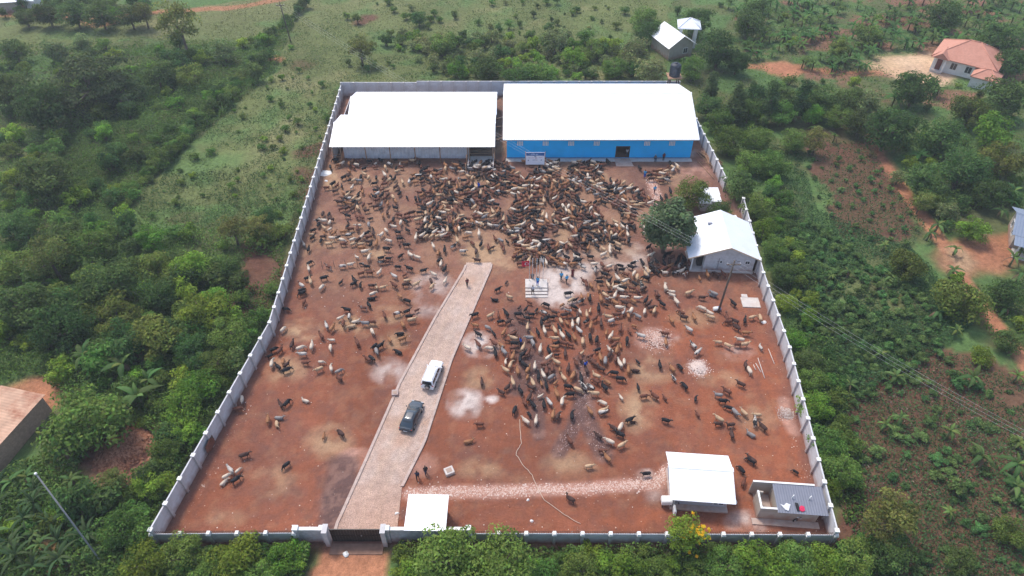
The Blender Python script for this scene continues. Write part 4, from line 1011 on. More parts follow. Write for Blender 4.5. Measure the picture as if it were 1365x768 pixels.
# ------------------------------------------------------------------ flag platform
def platform():
    x0, y0 = P(700.5, 397.5); w, d = 3.05, 3.3
    r = empty("flag_platform", (x0, y0, 0)); tag(r, "pale concrete flag platform with broad front steps beside white gravel", "platform")
    hs = [(0, .15), (.5, .30), (1.0, .45), (1.5, .60)]
    for i, (yy, h) in enumerate(hs):
        y1 = hs[i+1][0] if i < 3 else d
        MB().box(0, w, yy+.003, y1, -.1, h).build("step" if i < 3 else "platform_top", M_conc, r, bevel=.015)
        MB().box(-.01, w+.01, yy-.012, yy-.001, h-.15 if i else -.1, h-.055).build("riser", M_plaster, r)
    anchor("the flag platform", x0+1.5, y0+1)
    hh = 8.2
    for i, (bx, by_, tx, ty) in enumerate(((705.5, 378, 707, 348), (709.5, 376, 711, 346), (715, 374, 715.5, 346), (719, 373, 719.5, 346), (723.5, 378, 724.5, 345))):
        X, Y = P(bx, by_)
        # height from the drawn top
        best = min((abs(pix(X, Y, z)[1] - ty), z) for z in np.arange(3, 9, .05))[1]
        f = empty("flag_pole", (X, Y, .1)); tag(f, ["pole flying a red flag, first of the five by the flag platform", "second bare white pole of the row from the flying red flag", "third white pole of the row, midway along the five", "fourth white pole of the row, one before its end", "white pole at the opposite end of the row from the flag"][i], "flag pole", "flag poles by the platform")
        b = best
        MB().tube([(0, 0, -.1), (0, 0, b)], [.045, .03], 8).build("mast", M_metalpole, f)
        MB().tube([(0, 0, b), (0, 0, b+.08)], .05, 8).build("finial", M_metalpole, f)
        MB().box(-.15, .15, -.15, .15, -.12, .03).build("foot", M_conc, f)
        if i == 0:
            mb = MB(); n = 10; vs = []
            for k in range(n+1):
                u = k/n; yo = .10*math.sin(u*7)*u
                for z in (b-.1-.08*u, b-1.0-.18*u): vs += [(-.04-1.05*u, yo, z), (-.04-1.05*u, yo+.012, z)]
            fs = []
            for k in range(n):
                j = 4*k; fs += [(j, j+4, j+6, j+2), (j+1, j+3, j+7, j+5), (j, j+1, j+5, j+4), (j+2, j+6, j+7, j+3)]
            fs += [(0, 2, 3, 1), (4*n, 4*n+1, 4*n+3, 4*n+2)]
            fl = mb.add(vs, fs).build("flag", M_flag, f)
            mb = MB(); cxx, czz = -.45, b-.62; pts = []
            for k in range(17): a = R(40 + 280*k/16); pts.append((cxx + .25*math.cos(a), czz + .25*math.sin(a)))
            inner = []
            for k in range(17): a = R(52 + 256*k/16); inner.append((cxx + .06 + .2*math.cos(a), czz + .2*math.sin(a)))
            for k in range(16):
                q = [pts[k], pts[k+1], inner[k+1], inner[k]]
                mb.add([(p[0], -.10 if False else -.012 + .10*math.sin((-p[0]-.04)/1.05*7)*((-p[0]-.04)/1.05) - .006, p[1]) for p in q], [(0, 1, 2, 3)])
            mb.build("crescent", M_cap, fl)
            mb = MB(); st = [( -.2 + (.11 if k % 2 == 0 else .045)*math.cos(R(36*k+180)), czz + (.11 if k % 2 == 0 else .045)*math.sin(R(36*k+180))) for k in range(10)]
            mb.add([(p[0], -.03 + .10*math.sin((-p[0]-.04)/1.05*7)*((-p[0]-.04)/1.05), p[1]) for p in st], [tuple(range(10))]); mb.build("star", M_cap, fl)
platform()

# banner in front of the warehouse
def banner():
    x, y = P(713, 226); r = empty("banner", (x, y, 0)); tag(r, "white banner with a blue header stretched on poles before the blue warehouse", "banner")
    w, z0, z1 = 1.6, 1.0, 3.4
    for s in (-1, 1): MB().tube([(s*(w+.05), 0, -.1), (s*(w+.05), 0, z1+.15)], .05, 6).build("pole", M_wood, r)
    s = MB().box(-w, w, -.02, .02, z0, z1).build("sheet", mat("banner_vinyl", (.80, .80, .88), .6, .03), r)
    pr = mat("banner_blue_print", (.03, .14, .38), .6, .05)
    MB().box(-w+.06, w-.06, -.026, -.0205, z1-.66, z1-.08).build("header_print", pr, s)
    g = mat("banner_pale_print", (.42, .55, .80), .6); g2 = mat("banner_pink_print", (.52, .36, .46), .6); g3 = mat("banner_grey_print", (.30, .34, .46), .6)
    m = MB(); m.box(-.7, -.08, -.031, -.0265, z1-.42, z1-.28); m.box(.1, .5, -.031, -.0265, z1-.42, z1-.3); m.build("header_line", g, s)
    m = MB(); m.box(-.18, .18, -.026, -.0205, z1-.95, z1-.72); m.build("emblem_print", g3, s)
    m = MB(); m.box(-1.2, -.2, -.026, -.0205, z1-1.12, z1-1.03); m.box(.0, .35, -.026, -.0205, z1-1.2, z1-1.02); m.box(.6, 1.25, -.026, -.0205, z1-1.0, z1-.93); m.build("text_line", g2, s)
    m = MB(); m.box(-.45, .4, -.026, -.0205, z1-1.55, z1-1.44); m.box(-1.25, -1.05, -.026, -.0205, z1-1.7, z1-1.45); m.box(.95, 1.15, -.026, -.0205, z1-1.6, z1-1.4); m.build("text_line", g3, s)
    anchor("the white banner", x, y)
banner()

# ------------------------------------------------------------------ utility poles and wires
def utility():
    def pole(x, y, h, lean, label, m=M_polewood, arm=True):
        r = empty("utility_pole", (x, y, 0)); tag(r, label, "utility pole", "utility poles")
        top = (lean[0], lean[1], h)
        MB().tube([(0, 0, -.3), (lean[0]*.5, lean[1]*.5, h*.5), top], [.16, .14, .11], 8).build("shaft", m, r)
        if arm:
            a = MB(); a.box(top[0]-.9, top[0]+.9, top[1]-.06, top[1]+.06, h-.75, h-.62); c = a.build("cross_arm", m, r)
            for s in (-.8, 0, .8): MB().tube([(top[0]+s, top[1], h-.62), (top[0]+s, top[1], h-.4)], [.05, .035], 6).build("insulator", M_cap, c)
        return Vector((x + lean[0], y + lean[1], h))
    x1, y1 = P(957, 417); t1 = pole(x1, y1, 9.0, (.35, .3), "leaning dark timber electricity pole in front of the white house")
    x0, y0 = P(388, 57); t0 = pole(x0, y0, 9.0, (-.6, .2), "thin dark electricity pole far out in the meadow beyond the left wall")
    anchor("the leaning electricity pole", x1, y1); anchor("the thin pole in the meadow", x0, y0)
    e = P(1560, 668, 9.0); t2 = Vector((e[0], e[1], 8.6))
    for k, s in enumerate((-.8, 0, .8)):
        off = Vector((s, 0, -.4))
        wd = {-.8: "outer", 0: "middle", .8: "inner"}[s]
        for (a, b), nm, sag, sp in (((t0, t1), "power_line", 1.6, "across the shed roofs to the leaning pole"), ((t1, t2), "power_line", 1.2, "from the leaning pole over the cassava field")):
            A_, B_ = a + off, b + off
            pts = [A_.lerp(B_, i/20) - Vector((0, 0, sag*4*(i/20)*(1-i/20))) for i in range(21)]
            o = MB().tube([p - A_ for p in pts], .0075, 5).build(nm, M_wire, None, A_)
            tag(o, f"{wd} thin grey wire of three running {sp}", "power line", "power lines")
    lx, ly = P(48, 632, 12.0); bx0, by0 = P(146, 764)
    r = empty("concrete_pole", (bx0, by0, 0)); tx0, ty0 = lx-bx0, ly-by0; tag(r, "slim grey concrete pole with a pale cap rising from banana plants", "pole")
    MB().tube([(0, 0, -.3), (tx0, ty0, 12.0)], [.09, .065], 10).build("shaft", mat("aged_pole_concrete", (.24, .24, .24), .9, .15), r)
    MB().tube([(tx0, ty0, 12.0), (tx0, ty0, 12.14)], [.13, .11], 10).build("pole_cap", M_cap, r)
    anchor("the slim concrete pole", bx0, by0)
utility()

# ------------------------------------------------------------------ bits lying in the yard
def yard_bits():
    def blockthing(px_, py_, sx, sy, sz, rz, m, name, label, cat):
        x, y = P(px_, py_); r = empty(name, (x, y, .06), R(rz)); tag(r, label, cat)
        MB().box(-sx/2, sx/2, -sy/2, sy/2, -.05, sz).build("block", m, r, bevel=.03)
        MB().box(-sx*.3, sx*.3, -sy*.3, sy*.3, sz, sz+.02).build("lid", M_plaster, r)
        return r
    blockthing(599, 630, 1.0, .9, .42, 25, M_conc, "inspection_box", "square pale concrete inspection box beside the drive, above the rubble strip", "concrete box")
    blockthing(527, 526, .8, .8, .4, 5, M_pillar, "inspection_box", "small grey concrete inspection box on red earth left of the dark car", "concrete box")
    x, y = P(1000, 404); r = empty("tank_slab", (x, y, .05), R(-3)); tag(r, "flat square concrete slab with a raised lid in the yard by the right wall", "slab")
    MB().box(-1.2, 1.2, -1.0, .9, -.05, .16).build("slab", M_conc, r, bevel=.02); MB().box(-1.0, -.2, .905, 1.5, -.05, .2).build("lid", M_conc, r, bevel=.02)
    x, y = P(955, 414); r = empty("barrel", (x, y, .36), R(8)); tag(r, "blue and white plastic barrel lying at the foot of the leaning pole", "barrel")
    MB().tube([(-.5, 0, 0), (-.48, 0, 0), (0, 0, 0), (.1, 0, 0)], [.24, .29, .31, .31], 14).build("white_half", M_cap, r); MB().tube([(.101, 0, 0), (.48, 0, 0), (.5, 0, 0)], [.31, .29, .24], 14).build("blue_half", mat("faded_blue_plastic", (.25, .30, .46), .5), r)
    # timber pile
    x, y = P(945, 213); r = empty("timber_pile", (x, y, 0), R(20)); tag(r, "heap of pale poles and planks stacked against the right wall", "timber pile")
    base = MB().box(-.05, .05, -2.0, 2.0, -.04, .04).mesh("timber", M_wood); base2 = MB().tube([(0, -2.2, 0), (0, 2.1, 0)], [.07, .05], 6).mesh("timber", M_wood)
    for i in range(60):
        z = .08 + .09*(i // 9); o = link("timber", base if i % 2 else base2, r, (random.uniform(-1.1, 1.1)*(1 - .07*(i//9)), random.uniform(-.6, .6), z)); o.rotation_euler = (R(random.uniform(-4, 4)), 0, R(random.uniform(-16, 16)))
    for i, (a, b, nm) in enumerate((((931, 217), (952, 240), "long pale pole lying across the ground in front of the timber pile"), ((929, 217), (948, 219), "short pale plank lying left of the timber pile"))):
        p, q = P(*a), P(*b); o = MB().tube([(0, 0, 0), (q[0]-p[0], q[1]-p[1], 0)], .07, 6).build("loose_pole", M_wood, None, (p[0], p[1], .15)); tag(o, nm, "pole")
    for i, (a, b) in enumerate((((1007, 485), (1014, 497)), ((1010, 478), (1019, 505)), ((1004, 487), (1007, 494)), ((1024, 466), (1032, 486)))):
        p, q = P(*a), P(*b); o = MB().tube([(0, 0, 0), (q[0]-p[0], q[1]-p[1], 0)], .05, 6).build("loose_pole", M_conc, None, (p[0], p[1], .12))
        tag(o, ("longest of the thin pale poles lying together by the right wall", "middle thin pale pole of the bundle scattered by the right wall", "shortest thin pale pole lying in the scatter by the right wall", "thin pale pole lying apart, closest to the right wall")[(1, 0, 2, 3)[i]], "pole", "loose poles by the right wall")
    # hose
    pts = [P(*q) for q in ((693, 560), (694, 580), (695, 592), (689, 602), (688, 607), (698, 622), (709, 634), (716, 650), (726, 668), (745, 682), (760, 692), (778, 702))]
    pts = [(x, y, .16) for x, y in pts]
    sm = []
    for i in range(len(pts)-1):
        a, b = Vector(pts[i]), Vector(pts[i+1])
        for k in range(4): sm.append(a.lerp(b, k/4) + Vector((random.uniform(-.04, .04), random.uniform(-.04, .04), 0)))
    o = MB().tube(sm, .03, 6).build("hose", mat("pale_hose", (.55, .45, .36), .7)); tag(o, "long pale water hose snaking across the red earth to the front wall", "hose")
    # stick fence across the left part of the yard
    f = empty("stick_fence", P(415, 358) + (0,)); tag(f, "row of thin sticks with a wire across the yard near the left wall", "fence")
    x0, y0 = P(415, 358)
    for px_ in (430, 446, 461, 477, 492, 508, 524):
        x, y = P(px_, 358 - (px_-430)*.04); MB().tube([(0, 0, -.1), (.05, 0, 1.5)], .035, 5).build("stick", M_polewood, f, (x-x0, y-y0, 0))
    # rusty sheet patch on the left wall
    x, y = P(274, 585, 1.2)
    rp = empty("rusty_sheet", (-33.42, 43.2, 0), math.atan2(60.5-32.45, -30.95+35.25) ); tag(rp, "ragged rusty sheet patching the left wall near its front end", "metal sheet")
    MB().prism([(-.85, 0), (.6, .0), (.9, .03), (-.5, .03)], .35, 1.75).build("sheet", M_iron, rp, (0, -.14, 0))
    mb = MB(); mb.add([(-.9, -.12, .9), (-.2, -.12, .3), (.75, -.12, .5), (.9, -.12, 1.1), (.3, -.12, 1.85), (-.7, -.12, 1.6), (-.9, -.15, .9), (-.2, -.15, .3), (.75, -.15, .5), (.9, -.15, 1.1), (.3, -.15, 1.85), (-.7, -.15, 1.6)], [(0, 1, 2, 3, 4, 5), (11, 10, 9, 8, 7, 6)] + [(i, 6+i, 6+(i+1) % 6, (i+1) % 6) for i in range(6)])
    mb.build("torn_edge", mat("rust_brown", (.17, .065, .04), .9, .3, 3), rp)
    # sacks, white scraps
    for i, (px_, py_, lab) in enumerate(((1018, 430, "white plastic scrap on red earth between the concrete slab and the right wall"), (432, 232, "large white plastic sheet lying along the left wall near the shed"), (435, 242, "small white plastic scrap beside the left wall below the larger white sheet"), (704, 667, "flat white scrap on the red earth below the rubble strip"), (709, 695, "white scrap near the front wall, close to the hose"), (529, 685, "round white scrap lying on the drive's edge by the gatehouse"), (461, 739, "crumpled pale sack lying on the red road outside the gate"), (536, 724, "dark and white bundle lying at the foot of the gatehouse wall outside"))):
        x, y = P(px_, py_); sc = (.45, 1.5, .4, .22, .22, .3, .4, .5)[i]
        mb = MB(); n = 9; ring = [(sc*random.uniform(.6, 1)*math.cos(2*math.pi*k/n), sc*random.uniform(.5, .9)*math.sin(2*math.pi*k/n)) for k in range(n)]
        vs = [(0, 0, .16)] + [(a*.6, b*.6, .12 + random.uniform(-.04, .05)) for a, b in ring] + [(a, b, .0) for a, b in ring]
        mb.add(vs, [(0, 1+k, 1+(k+1) % n) for k in range(n)] + [(1+k, 1+n+k, 1+n+(k+1) % n, 1+(k+1) % n) for k in range(n)] + [tuple(range(1+n, 1+2*n))[::-1]])
        tag(mb.build("plastic_scrap", M_cap if i < 7 else M_cnavy, None, (x, y, .08)), lab, "scrap")
yard_bits()

# loose stones: rubble strip, rubble heaps, small litter (stuff)
def stones(name, pts, sizes, cols, label, z=.07):
    n = len(pts); base = np.array([(1, 0, -.2), (0, 1, -.2), (-1, 0, -.2), (0, -1, -.2), (.1, .05, .8)])
    F0 = np.array([(0, 1, 4), (1, 2, 4), (2, 3, 4), (3, 0, 4)])
    a = rng.random(n)*6.28; c, s = np.cos(a), np.sin(a)
    b = base[None] * rng.uniform(.6, 1.25, (n, 5, 3)) * np.asarray(sizes)[:, None, None]
    V = np.stack([b[..., 0]*c[:, None] - b[..., 1]*s[:, None] + pts[:, 0, None], b[..., 0]*s[:, None] + b[..., 1]*c[:, None] + pts[:, 1, None], b[..., 2] + z + (pts[:, 2, None] if pts.shape[1] > 2 else 0)], -1)
    F = (F0[None] + (np.arange(n)*5)[:, None, None]).reshape(-1, 3)
    C = np.repeat(cols, 5, 0)
    tag(link(name, np_mesh(name, V.reshape(-1, 3), F, C, M_stone)), label, None, None, "stuff")
def line_pts(line, w, n):
    L = np.array([math.hypot(b[0]-a[0], b[1]-a[1]) for a, b in zip(line[:-1], line[1:])]); k = rng.choice(len(L), n, p=L/L.sum()); t = rng.random(n)
    A_, B_ = np.array(line[:-1])[k], np.array(line[1:])[k]
    return A_ + (B_-A_)*t[:, None] + rng.normal(0, w*.5, (n, 2))
def rubble():
    cs = np.array([(.48, .29, .23), (.55, .40, .34), (.38, .20, .15), (.62, .5, .44)])
    p = line_pts(SHARDS[0][0], .62, 5200); stones("rubble_strip", p, rng.uniform(.05, .13, len(p)), cs[rng.integers(0, 4, len(p))], "strip of broken pinkish brick rubble across the yard to the small shed")
    p = line_pts(SHARDS[1][0], .8, 1500); stones("rubble_path", p, rng.uniform(.05, .14, len(p)), cs[rng.integers(0, 4, len(p))], "short strip of broken brick rubble between the two yard trees and the cattle")
    def heap(px_, py_, r, n, nm, lab, cc, h=.35):
        x, y = P(px_, py_); q = rng.normal(0, r*.5, (n, 2)); d = np.hypot(q[:, 0], q[:, 1])/r
        pts = np.c_[q + (x, y), np.clip(1-d, 0, 1)*h]; stones(nm, pts, rng.uniform(.04, .1, n) * (3.0 if 'clod' in nm else 1), cc[rng.integers(0, len(cc), n)], lab)
    heap(876, 453, 1.6, 1400, "rubble_heap", "spread heap of broken pink brick on red earth right of the herd", cs)
    heap(930, 491, 1.05, 1100, "gravel_heap", "round heap of pale pinkish gravel on red earth", np.array([(.6, .48, .42), (.55, .42, .38), (.66, .56, .5)]), .5)
    heap(1048, 552, .9, 500, "stone_heap", "small heap of broken grey stones against the right wall", np.array([(.4, .3, .27), (.33, .24, .2), (.5, .42, .38)]), .5)
    heap(160, 605, 2.2, 1500, "clod_heap", "heap of dug red earth clods outside the left wall", np.array([(.30, .13, .075), (.20, .085, .05), (.36, .18, .11)]), 1.1)
    heap(178, 585, 1.6, 800, "clod_heap", "smaller ridge of dug red clods beside the bush outside the left wall", np.array([(.30, .13, .075), (.20, .085, .05), (.36, .18, .11)]), .9)
    n = 1600; q = np.c_[rng.uniform(-35, 36, n*2), rng.uniform(33, 75, n*2)]; q = q[inside(q[:, 0], q[:, 1], YARD)][:n]
    ll = line_pts(LEFT[:2], 1.0, 260); ll[:, 0] += 1.2; l2 = line_pts([FL, FR], .8, 300); l2[:, 1] += 1.3; l3 = line_pts(RIGHT[:3], .6, 260); l3[:, 0] -= 1.0
    q = np.r_[q, ll, l2, l3]; q = q[inside(q[:, 0], q[:, 1], YARD)]
    stones("small_litter", q, rng.uniform(.02, .075, len(q)) * rng.choice([.6, 1, 1.3], len(q)), np.array([(.6, .54, .48), (.5, .36, .28), (.12, .06, .045), (.36, .2, .15)])[rng.integers(0, 4, len(q))], "scattered pebbles, chips and dung over the yard floor")
    q = np.r_[line_pts(MUDLINES[0][0], .8, 420), line_pts(MUDLINES[1][0], .9, 420), line_pts(MUDLINES[2][0], .6, 160)]
    stones("mud_chips", q, rng.uniform(.03, .07, len(q)), np.array([(.45, .33, .31), (.10, .06, .05), (.3, .2, .19)])[rng.integers(0, 3, len(q))], "pale chips trodden into the muddy cattle tracks")
rubble()

# ------------------------------------------------------------------ bodies: joined tapering limbs fused into one skin
def fuse(mb, name, voxel, tris, smooth=2):
    me = mb.mesh("tmp", [])
    o = bpy.data.objects.new("tmp", me); COL.objects.link(o)
    m = o.modifiers.new("r", 'REMESH'); m.mode = 'VOXEL'; m.voxel_size = voxel; m.adaptivity = 0.0
    s = o.modifiers.new("s", 'SMOOTH'); s.factor = .5; s.iterations = smooth
    d = o.modifiers.new("d", 'DECIMATE'); d.ratio = 1.0
    dg = bpy.context.evaluated_depsgraph_get()
    n = len(o.evaluated_get(dg).to_mesh().polygons) * 2
    d.ratio = min(1.0, tris / max(1, n))
    dg = bpy.context.evaluated_depsgraph_get()
    out = bpy.data.meshes.new_from_object(o.evaluated_get(dg)); out.name = name
    bpy.data.objects.remove(o); bpy.data.meshes.remove(me)
    out.materials.clear()
    out.polygons.foreach_set("use_smooth", np.ones(len(out.polygons), bool))
    return out

def cow_raw(pose, seed):
    rd = random.Random(seed); mb = MB()
    lying = pose == 'lie'; dz = -.52 if lying else 0
    def T(pts, rs, n=10): mb.tube([(p[0], p[1], p[2]) for p in pts], rs, n)
    bend = rd.uniform(-.08, .08)
    T([(-.84, bend*.5, 1.0+dz), (-.74, bend*.3, 1.0+dz), (-.45, 0, .98+dz), (-.1, 0, .93+dz), (.25, 0, .96+dz), (.5, 0, 1.0+dz), (.70, 0, 1.02+dz)],
      [(.12, .14), (.26, .26), (.31, .31), (.36, .36), (.33, .35), (.27, .33), (.16, .22)], 12)
    T([(.2, 0, 1.2+dz), (.38, 0, 1.33+dz), (.55, 0, 1.2+dz)], [.07, .13, .07], 8)
    yaw = {'stand': rd.uniform(-.25, .25), 'walk': rd.uniform(-.3, .3), 'graze': rd.uniform(-.2, .2), 'look': rd.choice((-.9, .9)), 'lie': rd.choice((-.7, .6))}[pose]
    c, s = math.cos(yaw), math.sin(yaw)
    def H(x, z): return (.55 + (x-.55)*c, (x-.55)*s, z)
    if pose == 'graze':
        nk = [H(.52, 1.0), H(.78, .88), H(.92, .66), H(.98, .52)]; hd = [H(.94, .6), H(1.06, .38), H(1.13, .14)]; er = H(.95, .58); up = (c*.9, s*.9, .35)
    else:
        nk = [H(.50, 1.06+dz), H(.74, 1.20+dz), H(.88, 1.33+dz)]; hd = [H(.84, 1.36+dz), H(1.04, 1.29+dz), H(1.26, 1.13+dz)]; er = H(.88, 1.37+dz); up = (0, 0, 1)
    T(nk, [(.16, .25), (.12, .18), (.10, .13)] + ([(.08, .1)] if len(nk) == 4 else []), 10)
    T(hd, [(.11, .12), (.10, .11), (.07, .08)], 10)
    for sg in (-1, 1):
        e = Vector(er); T([e, e + Vector((-s*sg*.12, c*sg*.12, .0)), e + Vector((-s*sg*.24, c*sg*.24, -.04))], [.035, .06, .025], 6)
    if lying:
        for sg in (-1, 1):
            T([(.45, sg*.16, .35), (.62, sg*.22, .14), (.34, sg*.27, .08)], [.10, .07, .05], 8)
            T([(-.5, sg*.2, .35), (-.25, sg*.34, .16), (-.6, sg*.38, .08)], [.16, .10, .05], 8)
    else:
        sw = .18 if pose == 'walk' else .05
        for sg in (-1, 1):
            a = sw*sg + rd.uniform(-.04, .04)
            T([(.48, sg*.13, .95), (.48+a*.4, sg*.14, .55), (.48+a*.8, sg*.14, .28), (.48+a, sg*.14, .0)], [(.09, .13), .07, .05, .062], 8)
            a = -sw*sg + rd.uniform(-.04, .04)
            T([(-.60, sg*.12, .98), (-.52+a*.3, sg*.15, .66), (-.68+a*.7, sg*.15, .40), (-.62+a, sg*.15, .0)], [(.12, .20), (.09, .12), .055, .06], 8)
    return mb, (er, yaw, up, dz)

COATS = {'w': ('white', (.56, .46, .36)), 'c': ('cream', (.46, .31, .19)), 't': ('tan', (.29, .135, .065)), 'r': ('red-brown', (.135, .054, .036)), 'b': ('dark brown', (.07, .038, .031)),
         'k': ('black', (.020, .019, .021)), 'g': ('grey', (.24, .22, .21)), 'p': ('pied black', None), 'q': ('pied brown', None)}
def paint_cow(me, code, seed, nbody):
    co = np.empty(len(me.vertices)*3); me.vertices.foreach_get("co", co); co = co.reshape(-1, 3)
    n = fbm(co[:, 0]*1.0 + seed*3.7, co[:, 2] + co[:, 1]*.9 + seed*1.3, .55, 201 + seed)
    if code in 'pq':
        dark = np.array(COATS['k' if code == 'p' else 'r'][1]); C = np.where((n > .5)[:, None], np.array((.48, .43, .38)), dark)
    else:
        C = np.array(COATS[code][1])[None] * (.85 + .3*n)[:, None]
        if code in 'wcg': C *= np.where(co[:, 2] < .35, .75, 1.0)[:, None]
    C[nbody:] = np.array((.30, .26, .2))
    a = me.color_attributes.new("Col", 'FLOAT_COLOR', 'POINT')
    a.data.foreach_set("color", np.c_[C, np.ones(len(C))].astype(np.float32).ravel())

def add_extras(me, info):
    """horns and tail set onto the fused body, still the same single mesh"""
    er, yaw, up, dz = info; c, s = math.cos(yaw), math.sin(yaw)
    nb = len(me.vertices); mb = MB()
    for sg in (-1, 1):
        e = Vector(er) + Vector(up)*.05; sd = Vector((-s*sg, c*sg, 0)); u = Vector(up)
        mb.tube([e + sd*.05, e + sd*.16 + u*.10, e + sd*.22 + u*.26, e + sd*.17 + u*.40], [.035, .03, .022, .008], 5)
    bm = bmesh.new(); bm.from_mesh(me)
    vs = [bm.verts.new(p) for p in mb.v]
    for f in mb.f: bm.faces.new([vs[i] for i in f]).smooth = True
    nt = len(vs)
    tb = MB(); tb.tube([(-.84, 0, 1.08+dz), (-.95, .02, .95+dz), (-.95, .03, max(.1, .6+dz)), (-.93, .03, max(.05, .38+dz))], [.03, .024, .02, .035], 5)
    v2 = [bm.verts.new(p) for p in tb.v]
    for f in tb.f: bm.faces.new([v2[i] for i in f]).smooth = True
    bm.to_mesh(me); bm.free()
    return nb, nt

COW = {}
def build_cows():
    variants = [('stand', 1), ('stand', 2), ('walk', 3), ('walk', 4), ('graze', 5), ('graze', 6), ('look', 7), ('lie', 8), ('lie', 9)]
    for pose, seed in variants:
        mb, info = cow_raw(pose, seed)
        base = fuse(mb, "cow", .05, 520, 2)
        nb, nt = add_extras(base, info)
        for code in COATS:
            for alt in ((0, 1, 2) if code in 'pq' else (0,)):
                me = base.copy(); me.name = "cow"
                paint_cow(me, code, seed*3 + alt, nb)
                a = me.color_attributes["Col"].data
                for i in range(nb + nt, len(me.vertices)):       # tail follows the coat
                    a[i].color = a[0].color
                me.materials.append(M_hide)
                COW.setdefault((pose, code), []).append(me)
build_cows()

def zl(ox, oy, sc, rows): return [(ox + r[0]/sc, oy + r[1]/sc) + tuple(r[2:]) for r in rows]
HERD = []
HERD += zl(340, 390, 6.2, [(275,40,'w',45),(265,145,'k',0),(232,200,'c',300),(240,315,'w',60),(190,320,'t',90),(200,240,'k',80),(395,15,'k',200),(412,90,'r',270),(765,152,'k',170),(712,220,'w',30),(782,210,'p',280),(735,270,'r',280),(835,240,'w',20,1),(800,280,'c',200,1),(598,285,'p',120),(645,305,'t',60),(555,370,'r',140),(640,400,'w',180),(630,470,'w',280),(477,455,'w',100),(850,425,'r',120),(975,335,'w',300),(915,265,'g',180),(975,255,'r',0),(1075,200,'r',110),(1180,185,'q',20),(1260,165,'k',30),(1280,205,'k',10),(1300,238,'c',5),(1225,275,'t',120),(1200,340,'k',180,1),(1115,400,'t',130),(1225,395,'t',20),(1185,490,'k',150,1),(990,455,'k',230),(1040,450,'k',30),(1010,500,'g',290),(935,560,'r',150),(970,555,'k',320),(965,50,'k',0,1),(980,20,'w',20),(900,135,'q',180),(945,112,'k',140),(1200,40,'t',150),(1260,80,'k',170),(1340,150,'r',30),(315,440,'b',90),(385,470,'w',25),(400,520,'q',180),(425,590,'r',0),(555,580,'w',0),(535,645,'c',210),(635,635,'w',120),(700,660,'g',20),(700,710,'r',140),(215,490,'r',60),(165,480,'k',30),(130,530,'k',210),(70,580,'k',220),(148,600,'w',100),(200,625,'k',140),(270,650,'k',20),(270,605,'b',45),(240,580,'t',100)])
HERD += zl(240, 480, 6.2, [(840,375,'b',130),(893,365,'k',50),(1040,335,'w',170,1),(738,505,'t',110),(825,478,'g',0,1),(805,530,'c',300,1),(1195,635,'t',90),(1335,615,'b',140),(525,255,'k',40),(525,340,'g',300),(490,415,'r',0),(600,140,'t',0),(1320,160,'r',150)])
HERD += zl(240, 590, 6.2, [(545,115,'b',15),(430,235,'p',150),(490,235,'w',50),(372,325,'w',45,1),(400,285,'w',30),(475,315,'k',35),(885,195,'k',215)])
HERD += zl(620, 390, 6.2, [(245,60,'k',180,1),(365,45,'c',170),(80,195,'k',190),(85,280,'t',170),(110,355,'k',160),(110,440,'r',140),(20,465,'w',160),(190,300,'g',330),(210,200,'c',20),(340,185,'k',130),(275,195,'r',100),(295,250,'k',10),(360,250,'b',20),(440,190,'k',0),(500,145,'k',40),(550,190,'k',350),(515,220,'k',0),(650,175,'p',150),(515,295,'c',80),(630,260,'k',90),(320,340,'t',60),(390,335,'k',30),(400,350,'r',30),(560,370,'t',130),(600,340,'k',120),(655,325,'w',100),(740,325,'c',110),(680,285,'r',0),(780,310,'k',120),(790,245,'c',120),(820,195,'b',0),(890,225,'b',350),(840,260,'t',130),(800,110,'t',30),(900,130,'k',330),(910,65,'k',30),(850,20,'k',0),(870,75,'c',30),(960,40,'t',90),(1030,60,'k',80),(1015,35,'t',100),(1030,155,'c',70),(1100,145,'k',90),(1118,65,'t',90),(1070,225,'r',30),(1120,265,'b',80),(1035,290,'t',75),(1165,340,'t',70),(1210,245,'q',10),(1250,195,'r',180),(1235,95,'t',150),(1235,35,'w',60),(1305,50,'w',0),(1345,200,'t',90),(940,325,'p',130),(970,415,'c',90),(1030,380,'k',90),(1085,400,'k',70),(1240,400,'t',190),(900,385,'t',110),(850,365,'k',130),(800,365,'w',130),(740,390,'c',180),(760,425,'k',200),(810,430,'r',170),(870,440,'r',170),(690,490,'k',110),(740,460,'t',180),(620,480,'w',80),(530,385,'g',180),(560,430,'g',300),(400,390,'c',170),(410,430,'k',0),(345,400,'r',170),(240,430,'r',150),(300,450,'t',150),(200,470,'w',180),(250,510,'k',100),(320,500,'g',140),(400,470,'r',0),(480,520,'k',30),(520,510,'r',60),(350,540,'r',70),(335,580,'w',90),(395,540,'t',70),(455,560,'k',90),(375,610,'c',60),(335,650,'c',150),(435,660,'t',100),(520,650,'t',50),(575,620,'w',80),(660,605,'r',10),(755,585,'c',160),(780,640,'t',90),(720,640,'r',80),(645,690,'w',120),(605,700,'k',80),(710,710,'g',30),(515,705,'t',60),(825,515,'b',90),(850,640,'b',70),(895,690,'t',70),(1070,600,'r',150),(1120,640,'b',160),(1050,570,'r',150),(1115,550,'t',100),(1155,575,'g',80),(1190,525,'b',60),(1195,485,'w',140),(1250,490,'t',60),(1310,580,'w',80),(1275,600,'w',110),(1345,650,'t',80),(1225,675,'k',180),(1080,700,'c',150),(1000,650,'b',100),(950,550,'r',100),(1030,535,'r',10),(955,720,'k',90)])
